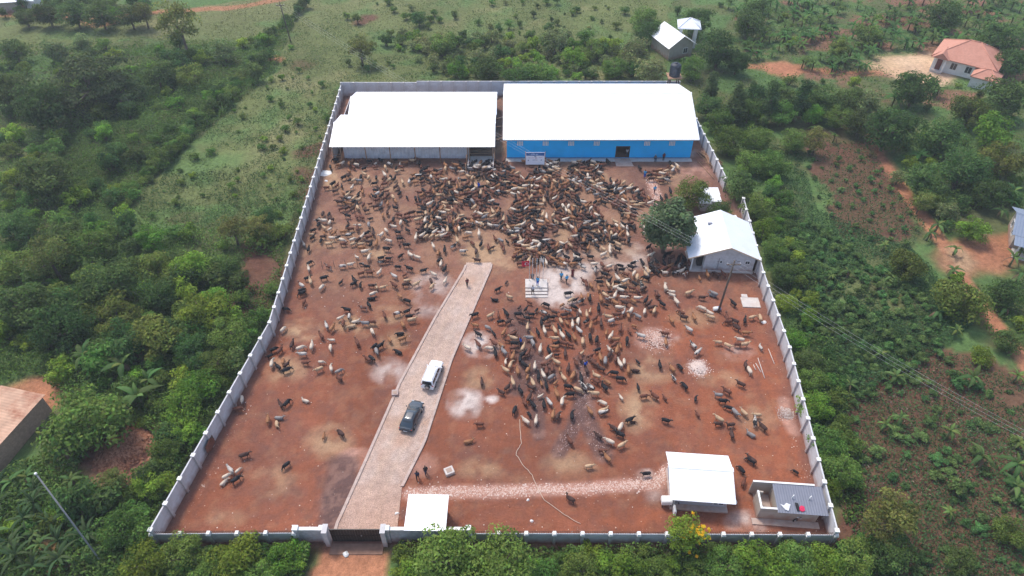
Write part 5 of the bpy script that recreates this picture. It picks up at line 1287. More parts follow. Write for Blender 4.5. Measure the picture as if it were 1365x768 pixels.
HERD += zl(840, 390, 6.2, [(340,30,'w',170),(375,85,'w',120),(480,15,'c',20),(675,20,'g',170,1),(590,50,'b',0),(845,100,'k',130),(585,140,'w',150),(650,180,'w',150),(655,215,'c',160),(415,175,'r',150),(435,215,'b',170),(520,215,'t',100),(335,240,'t',110),(260,105,'k',140),(125,75,'k',45),(150,100,'b',40),(175,135,'b',10),(115,165,'w',60),(195,160,'c',60),(60,205,'g',150),(20,80,'t',140),(55,55,'w',0),(220,30,'b',130),(790,215,'r',90),(800,250,'r',180),(860,245,'b',160),(940,240,'k',60),(1000,215,'c',20),(1065,220,'c',90),(870,300,'b',140),(950,345,'t',350),(480,315,'q',150),(85,370,'p',170),(280,350,'r',170),(290,420,'t',90),(515,450,'p',130),(550,505,'p',30),(720,420,'c',180),(900,400,'w',170),(885,440,'r',0),(940,440,'c',0),(1070,460,'q',120),(60,580,'k',130),(40,645,'b',180,1),(240,610,'k',95),(340,640,'t',120),(405,625,'k',130),(945,610,'b',90),(975,655,'w',100),(355,715,'p',130),(800,450,'c',330)])
HERD += zl(840, 500, 6.2, [(62,110,'k',90),(110,185,'r',0),(195,185,'r',150),(280,195,'r',130),(440,100,'k',130),(535,200,'k',60),(720,175,'g',170),(790,145,'r',140),(760,225,'k',0),(905,85,'b',160),(810,280,'k',160),(860,320,'g',300),(930,320,'c',130),(1035,340,'c',170),(1020,400,'p',70),(1085,440,'b',140),(990,490,'g',145,1),(725,375,'c',150),(720,410,'b',180),(820,420,'b',180),(830,500,'b',95),(550,330,'r',125),(290,385,'k',350),(20,385,'b',0,1),(990,710,'b',145)])
HERD += zl(620, 500, 6.2, [(395,70,'c',110),(140,70,'b',90),(300,150,'b',160),(350,110,'b',40),(560,75,'c',120),(455,140,'k',130),(540,110,'b',150),(630,75,'t',100),(670,100,'k',110),(745,70,'t',40),(885,20,'t',60),(850,105,'k',0),(865,170,'k',180),(755,165,'t',110),(800,230,'w',80),(620,180,'w',20),(650,255,'k',90),(695,235,'q',130),(560,255,'k',140),(490,235,'r',130),(410,300,'k',60),(500,390,'w',140),(585,385,'w',80),(530,330,'k',120),(765,350,'b',60),(725,340,'t',80),(880,345,'k',90),(1035,110,'p',150),(1065,165,'c',170),(1145,110,'k',130),(1170,70,'t',140),(1075,60,'r',140),(1285,190,'w',130),(1135,240,'w',160),(1140,290,'c',20,1),(1135,318,'p',0),(1030,310,'t',120),(1355,380,'k',20),(1220,445,'b',150),(1280,440,'w',60),(1275,500,'k',150),(1095,510,'b',140),(1190,560,'w',150),(1290,590,'c',20),(1135,635,'r',350),(1170,695,'t',140),(120,415,'r',180),(30,550,'t',10,1),(860,550,'r',120)])
HERD += zl(600, 600, 4.571, [(730,305,'b',150),(845,105,'c',0),(1190,150,'k',180)])
HERD += zl(860, 580, 5.056, [(705,180,'k',150),(640,240,'k',120),(655,325,'r',60),(1005,250,'k',140)])
HERD += zl(390, 296, 8.0, [(180,30,'k',90),(285,40,'k',90),(150,120,'w',90),(310,210,'k',90),(178,300,'k',90),(190,445,'k',30),(180,510,'w',120),(430,185,'w',0),(400,250,'c',10),(590,60,'k',70),(705,50,'w',180),(610,150,'p',0),(800,130,'k',40),(650,200,'w',20),(655,245,'c',25),(550,245,'r',0),(745,290,'t',0),(840,250,'k',60),(900,245,'t',90),(780,330,'w',0),(820,395,'w',90),(690,380,'w',150),(1030,215,'w',170),(1010,300,'k',0),(950,395,'k',10),(950,440,'p',0),(1030,400,'k',0),(1015,430,'r',10),(1155,375,'k',40),(1260,365,'w',150),(1335,390,'w',160),(1130,490,'k',0),(1250,510,'k',160),(800,485,'k',180),(625,465,'w',0),(740,450,'p',0),(540,485,'q',0),(390,490,'q',150),(930,550,'w',50),(830,555,'r',0),(740,560,'r',20),(1090,590,'p',150),(1090,690,'r',150),(1200,570,'r',30),(1230,640,'c',0),(1215,680,'b',10),(1325,675,'c',30),(170,610,'k',20),(200,650,'c',120),(105,690,'q',150),(110,740,'k',20),(345,610,'k',20),(320,710,'w',60),(520,650,'k',40),(665,635,'k',130),(660,670,'k',20),(730,690,'k',100),(850,690,'b',0),(900,700,'c',120),(970,710,'c',20),(1320,180,'w',90),(1130,120,'k',0),(1230,100,'k',150),(1150,190,'k',0),(1220,260,'k',0),(1085,60,'w',170)])
HERD += zl(560, 296, 8.0, [(650,250,'k',70),(730,290,'r',100),(770,280,'b',20),(560,240,'r',130),(600,330,'b',90),(610,420,'b',180),(265,520,'k',60),(150,570,'w',150),(120,640,'b',120),(270,640,'w',60),(40,530,'k',10),(210,420,'k',40),(225,460,'w',90),(130,700,'c',60),(360,270,'p',40),(460,325,'p',0),(265,310,'k',90),(205,330,'k',130),(195,345,'t',90),(145,270,'w',120),(400,210,'c',110),(490,175,'t',10),(520,130,'w',170),(630,140,'w',90),(1070,455,'r',10),(1120,350,'k',10),(1060,390,'k',30),(1030,345,'t',20),(1010,380,'r',30),(890,300,'r',90),(870,260,'r',130),(930,220,'k',140),(860,210,'g',140),(800,190,'r',120),(1290,220,'k',160),(830,730,'k',30),(920,650,'b',50)])
HERD += zl(730, 296, 8.0, [(660,290,'w',90),(500,215,'w',20),(590,360,'w',20),(660,325,'w',90),(590,300,'c',140),(450,385,'k',170),(330,420,'k',0),(310,360,'k',160),(200,390,'k',150),(300,390,'w',160),(370,490,'p',150),(655,485,'w',20),(720,510,'b',80),(620,530,'r',160),(600,570,'k',160),(550,610,'b',10),(740,610,'w',130),(820,640,'w',20),(730,710,'w',10),(800,715,'k',170),(770,740,'w',160),(830,570,'r',160),(870,600,'r',100),(640,680,'c',120),(690,680,'c',70),(540,720,'t',100),(460,690,'t',120),(410,680,'r',100),(390,650,'r',150),(890,720,'r',160),(910,450,'p',20),(1005,440,'k',140),(1070,420,'r',90),(1100,470,'k',50),(1160,540,'k',130),(1060,530,'w',140),(1040,570,'c',120),(1040,610,'k',160),(1000,690,'k',100),(1005,700,'w',110),(1250,710,'w',90),(1220,500,'r',150),(1290,440,'b',90),(1280,350,'k',20),(1240,380,'k',60),(1290,530,'r',30),(1070,280,'k',30),(1110,330,'r',90),(1225,250,'k',170),(1300,480,'t',20),(1350,550,'k',30),(860,215,'k',70),(740,300,'k',160),(790,205,'b',170),(745,250,'c',150),(680,230,'k',170),(850,145,'w',100),(760,90,'t',90),(795,60,'w',130),(545,110,'c',120),(600,90,'k',100),(710,345,'b',120),(520,270,'k',130),(440,170,'k',150),(380,210,'t',90),(430,290,'t',60),(380,300,'b',160),(300,240,'b',150),(290,290,'r',150),(100,260,'t',60),(60,210,'k',160),(195,230,'w',40),(120,330,'w',40),(80,120,'b',30),(450,80,'k',90),(400,80,'k',170),(340,100,'k',30),(300,110,'t',90),(40,400,'t',160),(90,430,'t',160),(140,470,'t',170),(150,420,'t',140),(60,450,'b',170),(200,430,'r',150),(270,460,'t',0),(15,380,'c',170),(1040,135,'w',0),(1015,65,'w',120)])
HERD += zl(840, 180, 3.49, [(60,720,'b',20),(80,640,'c',100),(75,655,'g',120),(55,600,'k',120),(100,620,'k',130),(95,610,'k',60),(150,630,'r',20),(210,645,'p',10),(120,640,'b',140),(50,710,'p',90),(160,715,'w',90),(270,740,'c',20),(190,735,'w',170),(385,745,'g',160),(320,670,'t',90),(355,655,'t',90),(395,655,'b',150),(430,655,'r',130),(120,745,'r',90)])

def herd():
    rd = random.Random(42)
    pts = []
    for h in HERD:
        x, y = P(h[0], h[1] + 2.5)
        pts.append((x, y, h[2], h[3] + rd.uniform(-8, 8), len(h) > 4 and h[4] == 1))
    # dense part of the herd towards the sheds: filled to the density seen there
    zones = [([(440, 212), (560, 212), (560, 300), (430, 300), (428, 260)], 125), ([(560, 224), (735, 214), (730, 300), (690, 300), (560, 300)], 345), ([(730, 213), (830, 212), (838, 300), (730, 300)], 205), ([(838, 222), (905, 216), (900, 250), (862, 300), (838, 300)], 55),
             ([(560, 300), (700, 300), (712, 340), (685, 345), (665, 330), (640, 318), (560, 322)], 95), ([(690, 300), (860, 300), (820, 322), (770, 330), (730, 342), (712, 340)], 85), ([(690, 345), (715, 340), (770, 352), (760, 358), (700, 352)], 22), ([(640, 420), (690, 405), (840, 400), (850, 470), (830, 510), (780, 530), (700, 535), (670, 500), (648, 460)], 45),
             ([(400, 296), (560, 300), (560, 330), (395, 330)], 36), ([(860, 330), (920, 350), (915, 372), (868, 366)], 18), ([(790, 355), (850, 360), (850, 405), (800, 402)], 18)]
    mix = [('k', 33), ('r', 22), ('b', 13), ('t', 8), ('c', 13), ('w', 10), ('g', 2.5), ('p', 2.5), ('q', 2)]
    codes, wts = zip(*mix)
    gaps = [(P(440, 240), 1.6), (P(640, 335), 5.5), (P(820, 232), 2.6), (P(745, 315), 2.2), (P(640, 246), 1.4), (P(838, 215), 3.0), (P(713, 226), .9), (P(874, 258), 2.2)]
    for poly, n in zones:
        x0, x1 = min(p[0] for p in poly), max(p[0] for p in poly); y0, y1 = min(p[1] for p in poly), max(p[1] for p in poly)
        got = tries = 0; ang0 = rd.uniform(0, 360)
        while got < n and tries < n*80:
            tries += 1
            px_, py_ = rd.uniform(x0, x1), rd.uniform(y0, y1)
            if not inside(np.array([px_]), np.array([py_]), poly)[0]: continue
            x, y = P(px_, py_)
            if any(math.hypot(x-g[0], y-g[1]) < r for g, r in gaps): continue
            if tries < n*40 and vnoise(np.array([x]), np.array([y]), 3.2, 77)[0] < .30: continue
            dmin = .78 if tries < n*25 else .6
            if any((x-q[0])**2 + (y-q[1])**2 < dmin*dmin for q in pts): continue
            cl = math.sin(x*.33 + y*.21 + 1.3)*120 + math.cos(y*.4 - x*.17)*90
            pts.append((x, y, rd.choices(codes, wts)[0], cl + rd.choice((0, 180)) + rd.gauss(0, 28), False)); got += 1
    keep = []
    shadewall = [(P(957, 417), .7), (P(577, 500), 3.2), (P(549, 559), 3.2)]
    for q in pts:
        if not inside(np.array([q[0]]), np.array([q[1]]), YARD)[0] or ydist(np.array([q[0]]), np.array([q[1]]))[0] < .75: continue
        if -1.4 < q[0] < 31.6 and q[1] > 101.3: continue
        if q[1] > 102.3: continue
        if 1.2 < q[0] < 5.4 and 67.2 < q[1] < 71.6: continue
        if any(math.hypot(q[0]-g[0], q[1]-g[1]) < r for g, r in shadewall): continue
        keep.append(q)
    keep.sort(key=lambda q: depth_at(q[0], q[1]))
    big = keep[:300]; rest = keep[300:]
    def pick(q):
        r2 = random.Random(int(q[0]*971 + q[1]*313)); pose = 'lie' if q[4] else r2.choices(('stand', 'walk', 'graze', 'look'), (40, 28, 18, 14))[0]
        me = r2.choice(COW[(pose, q[2])]); sc = r2.uniform(.58, .71) * (.72 if r2.random() < .12 else 1)
        sx = math.cos(math.radians(q[3])); sy = math.sin(math.radians(q[3])) / .74
        return pose, me, sc, math.atan2(sy, sx)
    for q in big:
        pose, me, sc, a = pick(q)
        o = link("cow", me, None, (q[0], q[1], .07), a, scale=sc)
        o.rotation_euler.x = 0
        o['group'] = "cattle in the walled yard"; o['category'] = "cow"
        st = {'lie': 'lying', 'graze': 'head-down', 'stand': 'standing', 'walk': 'walking', 'look': 'standing'}[pose]
        THINGS.setdefault(COATS[q[2]][0] + ' ' + ('lying cow' if pose == 'lie' else 'standing cow'), []).append((o, q[0], q[1]))
    V, F, C, off = [], [], [], 0
    cache = {}
    for q in rest:
        pose, me, sc, a = pick(q)
        THINGS.setdefault(COATS[q[2]][0] + ' ' + ('lying cow' if pose == 'lie' else 'standing cow'), []).append((None, q[0], q[1]))
        if me.name not in cache:
            co = np.empty(len(me.vertices)*3); me.vertices.foreach_get("co", co)
            me.calc_loop_triangles(); tr = np.empty(len(me.loop_triangles)*3, np.int32); me.loop_triangles.foreach_get("vertices", tr)
            cc = np.empty(len(me.vertices)*4); me.color_attributes["Col"].data.foreach_get("color", cc)
            cache[me.name] = (co.reshape(-1, 3), tr.reshape(-1, 3), cc.reshape(-1, 4)[:, :3])
        co, tr, cc = cache[me.name]; c, s = math.cos(a), math.sin(a)
        V.append(np.c_[(co[:, 0]*c - co[:, 1]*s)*sc + q[0], (co[:, 0]*s + co[:, 1]*c)*sc + q[1], co[:, 2]*sc + .07]); F.append(tr + off); C.append(cc); off += len(co)
    print("cattle", len(big), len(rest))
    if rest:
        o = link("cattle_herd", np_mesh("cattle_herd", np.concatenate(V), np.concatenate(F), np.concatenate(C), M_hide, True))
        tag(o, "dense mixed herd of cattle crowding the far part of the yard before the sheds", "cattle", None, "stuff")
herd()
for ph, px_, py_ in (("the right wall near the concrete slab", 1020, 400), ("the round gravel heap", 930, 491), ("the pink rubble heap", 876, 453), ("the dark yard tree", 893, 318), ("the concrete box by the drive", 599, 630), ("the bottom end of the hose", 778, 702), ("the upper end of the hose", 693, 560), ("the top end of the stone drive", 638, 357),
                      ("the rusty sheet on the left wall", 268, 592), ("the muddy cattle track", 778, 540), ("the pale bare patch right of the cars", 620, 538), ("the white gravel patch", 745, 385), ("the stick fence", 470, 358), ("the middle of the rubble strip", 720, 653),
                      ("the stone heap at the right wall", 1048, 552), ("the dark mud patch beside the drive", 445, 655), ("the grey box left of the cars", 527, 526), ("the barrel by the pole", 955, 414), ("the far end of the left wall", 440, 205)):
    anchor(ph, *P(px_, py_))

# ------------------------------------------------------------------ people
def person_meshes():
    out = {}
    for pose in ('stand', 'walk', 'sit'):
        st = {'stand': 0.0, 'walk': .24, 'sit': 0.0}[pose]
        hipz = .92 if pose != 'sit' else .50
        def legs(mb, k=1.0, z0=.0, foot=True):
            for sg in (-1, 1):
                a = st*sg
                if pose == 'sit': pts = [(sg*.09, 0, hipz), (sg*.11, .40, hipz-.02), (sg*.11, .46, .25), (sg*.11, .46, .08)]
                else: pts = [(sg*.09, 0, hipz), (sg*.095, a*.5+.03*(st > 0), .5), (sg*.095, a*.85, .24), (sg*.095, a, .09)]
                mb.tube(pts, [.092*k, .065*k, .052*k, .042*k], 8)
                if foot: mb.tube([(pts[3][0], pts[3][1]-.06, .05), (pts[3][0], pts[3][1]+.05, .05), (pts[3][0], pts[3][1]+.19, .035)], [(.04, .045), (.045, .05), (.035, .03)], 8)
        def arm(sg): 
            a = -st*sg*.7
            return [(sg*.18, 0, hipz+.50), (sg*.23, a*.25, hipz+.24), (sg*.235, a*.6+.07, hipz+.0), (sg*.235, a*.7+.09, hipz-.06)]
        mb = MB(); legs(mb)
        mb.tube([(0, 0, hipz-.06), (0, 0, hipz+.08), (0, 0, hipz+.26), (0, 0, hipz+.44), (0, 0, hipz+.53)], [(.16, .11), (.15, .10), (.15, .105), (.185, .11), (.10, .07)], 12)
        for sg in (-1, 1): 
            A_ = arm(sg); mb.tube(A_, [.055, .045, .034, .03], 8)
            h = Vector(A_[3]); mb.tube([h, h + Vector((0, .015, -.05)), h + Vector((0, .02, -.09))], [(.022, .034), (.018, .045), (.014, .04)], 8)
        mb.tube([(0, 0, hipz+.48), (0, .01, hipz+.60)], [.058, .055], 8)
        mb.tube([(0, .03, hipz+.56), (0, .035, hipz+.62), (0, .02, hipz+.70), (0, .01, hipz+.77), (0, .0, hipz+.81)], [(.05, .06), (.068, .085), (.078, .098), (.07, .09), (.03, .04)], 12)
        mb.tube([(0, .11, hipz+.71), (0, .135, hipz+.665)], [.012, .02], 6)
        for sg in (-1, 1): mb.tube([(sg*.074, .0, hipz+.70), (sg*.09, -.01, hipz+.69)], [(.012, .03), (.01, .024)], 6)
        body = fuse(mb, "person", .018, 2600, 2)
        bm = bmesh.new(); bm.from_mesh(body)
        def addmb(m):
            v = [bm.verts.new(p) for p in m.v]
            for f in m.f: bm.faces.new([v[i] for i in f]).smooth = True
        for sg in (-1, 1):
            h = Vector(arm(sg)[3]) + Vector((0, .02, -.085))
            for k, (dy, ln) in enumerate(((-.03, .062), (-.01, .075), (.01, .072), (.03, .06))):
                m = MB(); m.tube([h + Vector((0, dy, .01)), h + Vector((-sg*.006, dy*1.1, -ln*.5)), h + Vector((-sg*.022, dy*1.1, -ln))], [.009, .0085, .007], 5); addmb(m)
            m = MB(); m.tube([h + Vector((-sg*.01, .025, .06)), h + Vector((-sg*.02, .055, .03)), h + Vector((-sg*.028, .06, 0))], [.012, .010, .008], 5); addmb(m)
            m = MB(); m.tube([(sg*.03, .098, hipz+.715), (sg*.03, .108, hipz+.715)], [.012, .006], 6); addmb(m)
        m = MB(); m.tube([(-.025, .114, hipz+.635), (0, .119, hipz+.632), (.025, .114, hipz+.635)], [.006, .009, .006], 5); addmb(m)
        bm.to_mesh(body); bm.free(); body.materials.append(M_skin)
        mb = MB(); mb.tube([(0, 0, hipz-.02), (0, 0, hipz+.08), (0, 0, hipz+.26), (0, 0, hipz+.44), (0, 0, hipz+.52)], [(.178, .128), (.168, .118), (.165, .12), (.2, .125), (.10, .075)], 12)
        for sg in (-1, 1): A_ = arm(sg); mb.tube([A_[0], A_[1], Vector(A_[1]).lerp(Vector(A_[2]), .25)], [.075, .066, .062], 8)
        shirt = fuse(mb, "shirt", .025, 900, 2)
        mb = MB(); legs(mb, 1.28, foot=False); mb.tube([(0, 0, hipz-.08), (0, 0, hipz+.05)], [(.172, .122), (.168, .118)], 12); trousers = fuse(mb, "trousers", .025, 900, 2)
        mb = MB(); mb.tube([(0, 0, .12), (0, st*.2, .5), (0, 0, hipz-.02), (0, 0, hipz+.1)], [(.25, .2), (.21, .17), (.19, .14), (.17, .12)], 12); skirt = fuse(mb, "skirt", .03, 700, 2)
        mb = MB(); mb.tube([(0, -.02, hipz+.66), (0, -.015, hipz+.74), (0, -.005, hipz+.80), (0, 0, hipz+.83)], [(.082, .088), (.086, .1), (.065, .08), (.02, .03)], 12); hair = fuse(mb, "hair", .02, 500, 1)
        out[pose] = dict(body=body, shirt=shirt, trousers=trousers, skirt=skirt, hair=hair)
    return out
PM = person_meshes()
def person(px_, py_, deg, pose, top, bottom, label, skirt=False, hat=None, z=.07):
    x, y = P(px_, py_, z); a = math.atan2(math.sin(R(deg))/.74, math.cos(R(deg))) - R(90)
    r = link("person", PM[pose]['body'], None, (x, y, z), a, scale=.92); tag(r, label, "person", "people among the cattle")
    for nm, m in (("shirt", top), ("skirt" if skirt else "trousers", bottom), ("hair" if hat is None else "cap", hat or M_hair)):
        o = link(nm, PM[pose]['hair' if nm == 'cap' else nm], r)
        o.data = o.data.copy() if not o.data.materials else o.data
        me = PM[pose]['hair' if nm == 'cap' else nm]
        if not me.materials: me.materials.append(M_hair)
        o.data = me; o.material_slots[0].link = 'OBJECT'; o.material_slots[0].material = m
person(716.5, 380, 250, 'stand', M_csky, M_cblue, "person in sky blue standing on top of the flag platform", z=.67)
person(710, 391.5, 250, 'walk', M_cwhite, M_cblack, "person in a white top and dark trousers stepping down the flag platform", z=.37)
person(709.5, 374.5, 90, 'stand', M_cgrey, M_cnavy, "person in a grey top standing behind the flag poles")
person(748, 373.5, 280, 'walk', M_csky, M_cgrey, "person in a long sky blue top walking on the white gravel, left of two others")
person(755, 377.5, 120, 'walk', M_csky, M_cblack, "person in blue and black on the white gravel, nearest the camera of three")
person(763, 368.5, 290, 'stand', M_cred, M_cred, "person in a maroon robe at the upper edge of the white gravel", skirt=True)
person(623, 382, 120, 'walk', M_cred, M_cblack, "person in dark maroon walking alone on the stone drive near its top")
person(859, 237, 250, 'stand', M_csky, M_cblue, "person in sky blue standing before the right end of the blue warehouse")
person(872, 258, 280, 'walk', M_csky, M_cred, "person in light blue on the broken brick path above the dark yard tree")
person(638.5, 253, 230, 'walk', M_cblue, M_cblue, "person in vivid royal blue amid the herd in front of the loading pen")
person(694, 461, 200, 'stand', M_cblue, M_cnavy, "person in royal blue amid the cattle left of the muddy track")
person(780, 492, 320, 'walk', M_cblue, M_cnavy, "person in bright blue bending among cattle at the top of the muddy track")
person(835.5, 208, 270, 'stand', M_cwhite, M_cgrey, "person in white standing in the doorway of the blue warehouse")
person(873, 214, 270, 'sit', M_cgrey, M_cnavy, "person with a white cap seated against the blue warehouse wall, left of another", hat=M_cwhite)
person(884, 214, 270, 'stand', M_cred, M_cblack, "person with a white cap standing against the right part of the blue wall", hat=M_cwhite)
person(557, 639, 100, 'walk', M_cnavy, M_cblack, "person in navy walking beside the drive, left of another in black")
person(568, 632, 300, 'walk', M_cblack, M_cnavy, "person in black walking beside the drive toward the concrete box")

# ------------------------------------------------------------------ vegetation
def leaves(centers, normals, size, col, spread=.9, aspect=.55, cvar=.3):
    """one pointed, slightly folded leaf per centre -> V, F, C"""
    n = len(centers)
    nrm = normals + rng.normal(0, spread, (n, 3)); nrm /= np.linalg.norm(nrm, axis=1)[:, None] + 1e-9
    t = rng.normal(0, 1, (n, 3)); t[:, 2] -= .4; t -= nrm * (t*nrm).sum(1)[:, None]; t /= np.linalg.norm(t, axis=1)[:, None] + 1e-9
    b = np.cross(nrm, t); s = (size * rng.uniform(.65, 1.3, n))[:, None]
    V = np.stack([centers - t*s*.5, centers + b*s*aspect*.5 + nrm*s*.08, centers + t*s*.55, centers - b*s*aspect*.5 + nrm*s*.08], 1)
    F = np.arange(n*4).reshape(n, 4)
    c = col * (1 + rng.uniform(-cvar, cvar, (n, 1))) * (1 + rng.uniform(-.12, .12, (n, 3)))
    return V.reshape(-1, 3), F, np.repeat(np.clip(c, .003, 1), 4, 0)

def clump_leaves(cs, rs, per, size, col, flat=.75, cvar=.25, shell=.45, up=.45):
    P_, N_, C_ = [], [], []
    for c, r in zip(cs, rs):
        k = max(6, int(per * rng.uniform(.7, 1.3)))
        d = rng.normal(0, 1, (k, 3)); d /= np.linalg.norm(d, axis=1)[:, None]
        d[:, 2] = np.where(d[:, 2] < -.35, -d[:, 2]*.6, d[:, 2])
        q = d * (r * (shell + (1-shell) * rng.random(k) ** .5))[:, None]; q[:, 2] *= flat
        P_.append(np.asarray(c) + q); N_.append(d + np.array((0, 0, up))); C_.append(np.repeat((col * rng.uniform(.72, 1.3))[None], k, 0))
    P_, N_, C_ = map(np.concatenate, (P_, N_, C_))
    return leaves(P_, N_, size, C_, .55, .55, cvar)

def crown_centres(n, rx, rz, zc, inner=.45, low=-.55):
    out = []; lobes = rng.normal(0, 1, (6, 3)); lobes[:, 2] = np.abs(lobes[:, 2])*.8; lobes /= np.linalg.norm(lobes, axis=1)[:, None]
    while len(out) < n:
        d = rng.normal(0, 1, 3); d /= np.linalg.norm(d)
        if d[2] < low: continue
        r = (inner + (1-inner) * rng.random() ** .6) * (.62 + .5 * max(0, (lobes @ d).max()) ** 2)
        out.append((d[0]*rx*r, d[1]*rx*r, zc + d[2]*rz*r))
    return np.array(out)

def trunk_mesh(h, r, tips, name="trunk"):
    mb = MB(); lean = (random.uniform(-.15, .15)*h*.3, random.uniform(-.15, .15)*h*.3)
    fk = (lean[0], lean[1], h*.45)
    mb.tube([(0, 0, -.3), (lean[0]*.5, lean[1]*.5, h*.22), fk], [r*1.25, r, r*.8], 7)
    for t in tips:
        mid = (fk[0]*.5 + t[0]*.5, fk[1]*.5 + t[1]*.5, fk[2]*.45 + t[2]*.55)
        mb.tube([fk, mid, tuple(t)], [r*.55, r*.35, r*.1], 5)
    return mb.mesh(name, M_bark)

G = dict(mango=(.110, .165, .044), dark=(.062, .122, .042), bright=(.125, .235, .040), olive=(.130, .165, .055), feathery=(.095, .185, .048), silver=(.17, .23, .11), blue=(.082, .168, .064), acacia=(.060, .100, .050), conifer=(.060, .118, .050), greygreen=(.100, .155, .090))
G = {k: np.array(v) * (1.42, 1.24, 1.0) for k, v in G.items()}
PROTO = {}
def tree_proto(kind, variants, R_, H_, nclump, per, size, col, rz=None, cr=.36, flat=.75, inner=.45, low=-.8, shape=None, flowers=None):
    for v in range(variants):
        rz_ = rz or H_*.46; zc = H_ - rz_
        cs = crown_centres(nclump, R_*.82, rz_*.85, zc, inner, low)
        if shape == 'tiers':
            cs[:, 2] = zc + np.round((cs[:, 2]-zc)/(rz_*.5))*rz_*.5
        if shape == 'cone':
            k = np.clip((cs[:, 2] - (zc-rz_)) / (2*rz_), 0, 1); cs[:, :2] *= ((1.15 - .95*k) if col == 'conifer' else (1.15 - .55*k))[:, None]
        rs = R_*cr*rng.uniform(.65, 1.25, nclump)
        V, F, C = clump_leaves(cs, rs, per, size, G[col] if isinstance(col, str) else col, flat)
        if flowers is not None:
            top = cs[np.argsort(cs[:, 1])[:14]]; fp = np.repeat(top, 3, 0) + rng.normal(0, R_*.22, (len(top)*3, 3)); fp[:, 2] += R_*.2
            v2, f2, c2 = leaves(np.repeat(fp, 5, 0) + rng.normal(0, .05, (len(fp)*5, 3)), np.tile((0, -.3, 1.), (len(fp)*5, 1)), .32, np.array(flowers), .5, .9, .1)
            F = np.r_[F, f2 + len(V)]; V = np.r_[V, v2]; C = np.r_[C, c2]
        me = np_mesh("crown", V, F, C, M_leaf)
        tips = cs[rng.choice(nclump, min(9, nclump), False)]
        PROTO.setdefault(kind, []).append((me, trunk_mesh(H_, max(.09, R_*.06), tips), R_, H_))
tree_proto('mango', 3, 2.6, 4.6, 46, 95, .27, 'mango', cr=.33)
tree_proto('dark', 3, 2.6, 5.4, 46, 90, .27, 'dark', cr=.34)
tree_proto('bright', 3, 2.2, 4.2, 36, 85, .25, 'bright', cr=.36)
tree_proto('olive', 3, 2.4, 5.2, 34, 70, .25, 'olive', cr=.32, inner=.3)
tree_proto('feathery', 3, 2.4, 4.6, 44, 100, .22, 'feathery', cr=.34)
tree_proto('greygreen', 2, 2.2, 5.4, 90, 110, .23, 'greygreen', cr=.30, inner=.45, shape='cone')
tree_proto('acacia', 2, 3.2, 5.2, 54, 95, .26, 'acacia', rz=2.3, cr=.30, flat=.4, shape='tiers')
tree_proto('conifer', 2, 1.5, 5.4, 40, 70, .22, 'conifer', rz=2.6, cr=.36, low=-.95, shape='cone')
tree_proto('silver', 2, 1.9, 4.0, 30, 70, .24, 'silver', cr=.36, inner=.3)
tree_proto('flower', 1, 2.2, 5.4, 40, 70, .24, 'bright', cr=.34, inner=.35, flowers=(.72, .55, .03))

TREE_WORD = {'mango': ('mango_tree', 'brownish-green round-crowned tree'), 'dark': ('dark_tree', 'dark dense-crowned tree'), 'bright': ('leafy_tree', 'bright green leafy tree'), 'olive': ('open_tree', 'olive-green loose-crowned tree'), 'feathery': ('feathery_tree', 'soft mid-green fine-leaved tree'),
             'greygreen': ('yard_tree', 'grey-green broad tree'), 'acacia': ('acacia_tree', 'dark flat-tiered tree'), 'conifer': ('conical_tree', 'dark pointed tree'), 'silver': ('pale_tree', 'silvery pale-leaved tree'), 'flower': ('flowering_tree', 'yellow-flowered tree')}
TREES = []
def in_free(x, y, m=1.0):
    if inside(np.array([x]), np.array([y]), YARD)[0] or ydist(np.array([x]), np.array([y]))[0] < m: return False
    return True
def put_tree(kind, x, y, sc, label=None, sz=1.0, group=None):
    me, tr, R_, H_ = random.choice(PROTO[kind])
    nm, word = TREE_WORD[kind]
    r = empty(nm, (x, y, -{'olive': .0, 'flower': 0, 'greygreen': .10, 'conifer': .16}.get(kind, .17)*H_*sc*sz), random.uniform(0, 6.28)); r.scale = (sc, sc, sc*sz)
    r['category'] = "tree"
    link("crown", me, r); link("trunk", tr, r)
    TREES.append((x, y, R_*sc))
    if label: r['label'] = label
    else:
        r['group'] = group or (word + 's around the yard')
        THINGS.setdefault(word, []).append((r, x, y))
    return r
def tree_px(kind, px_, py_, wpx, label=None, sz=1.0):
    me, tr, R_, H_ = PROTO[kind][0]
    sc = .5
    for _ in range(6):
        x, y = P(px_, py_, H_*sc*sz*.6)
        sc = wpx/2 * depth_at(x, y, H_*sc*.6) / FPX / R_
    put_tree(kind, x, y, sc, label, sz)
    return x, y

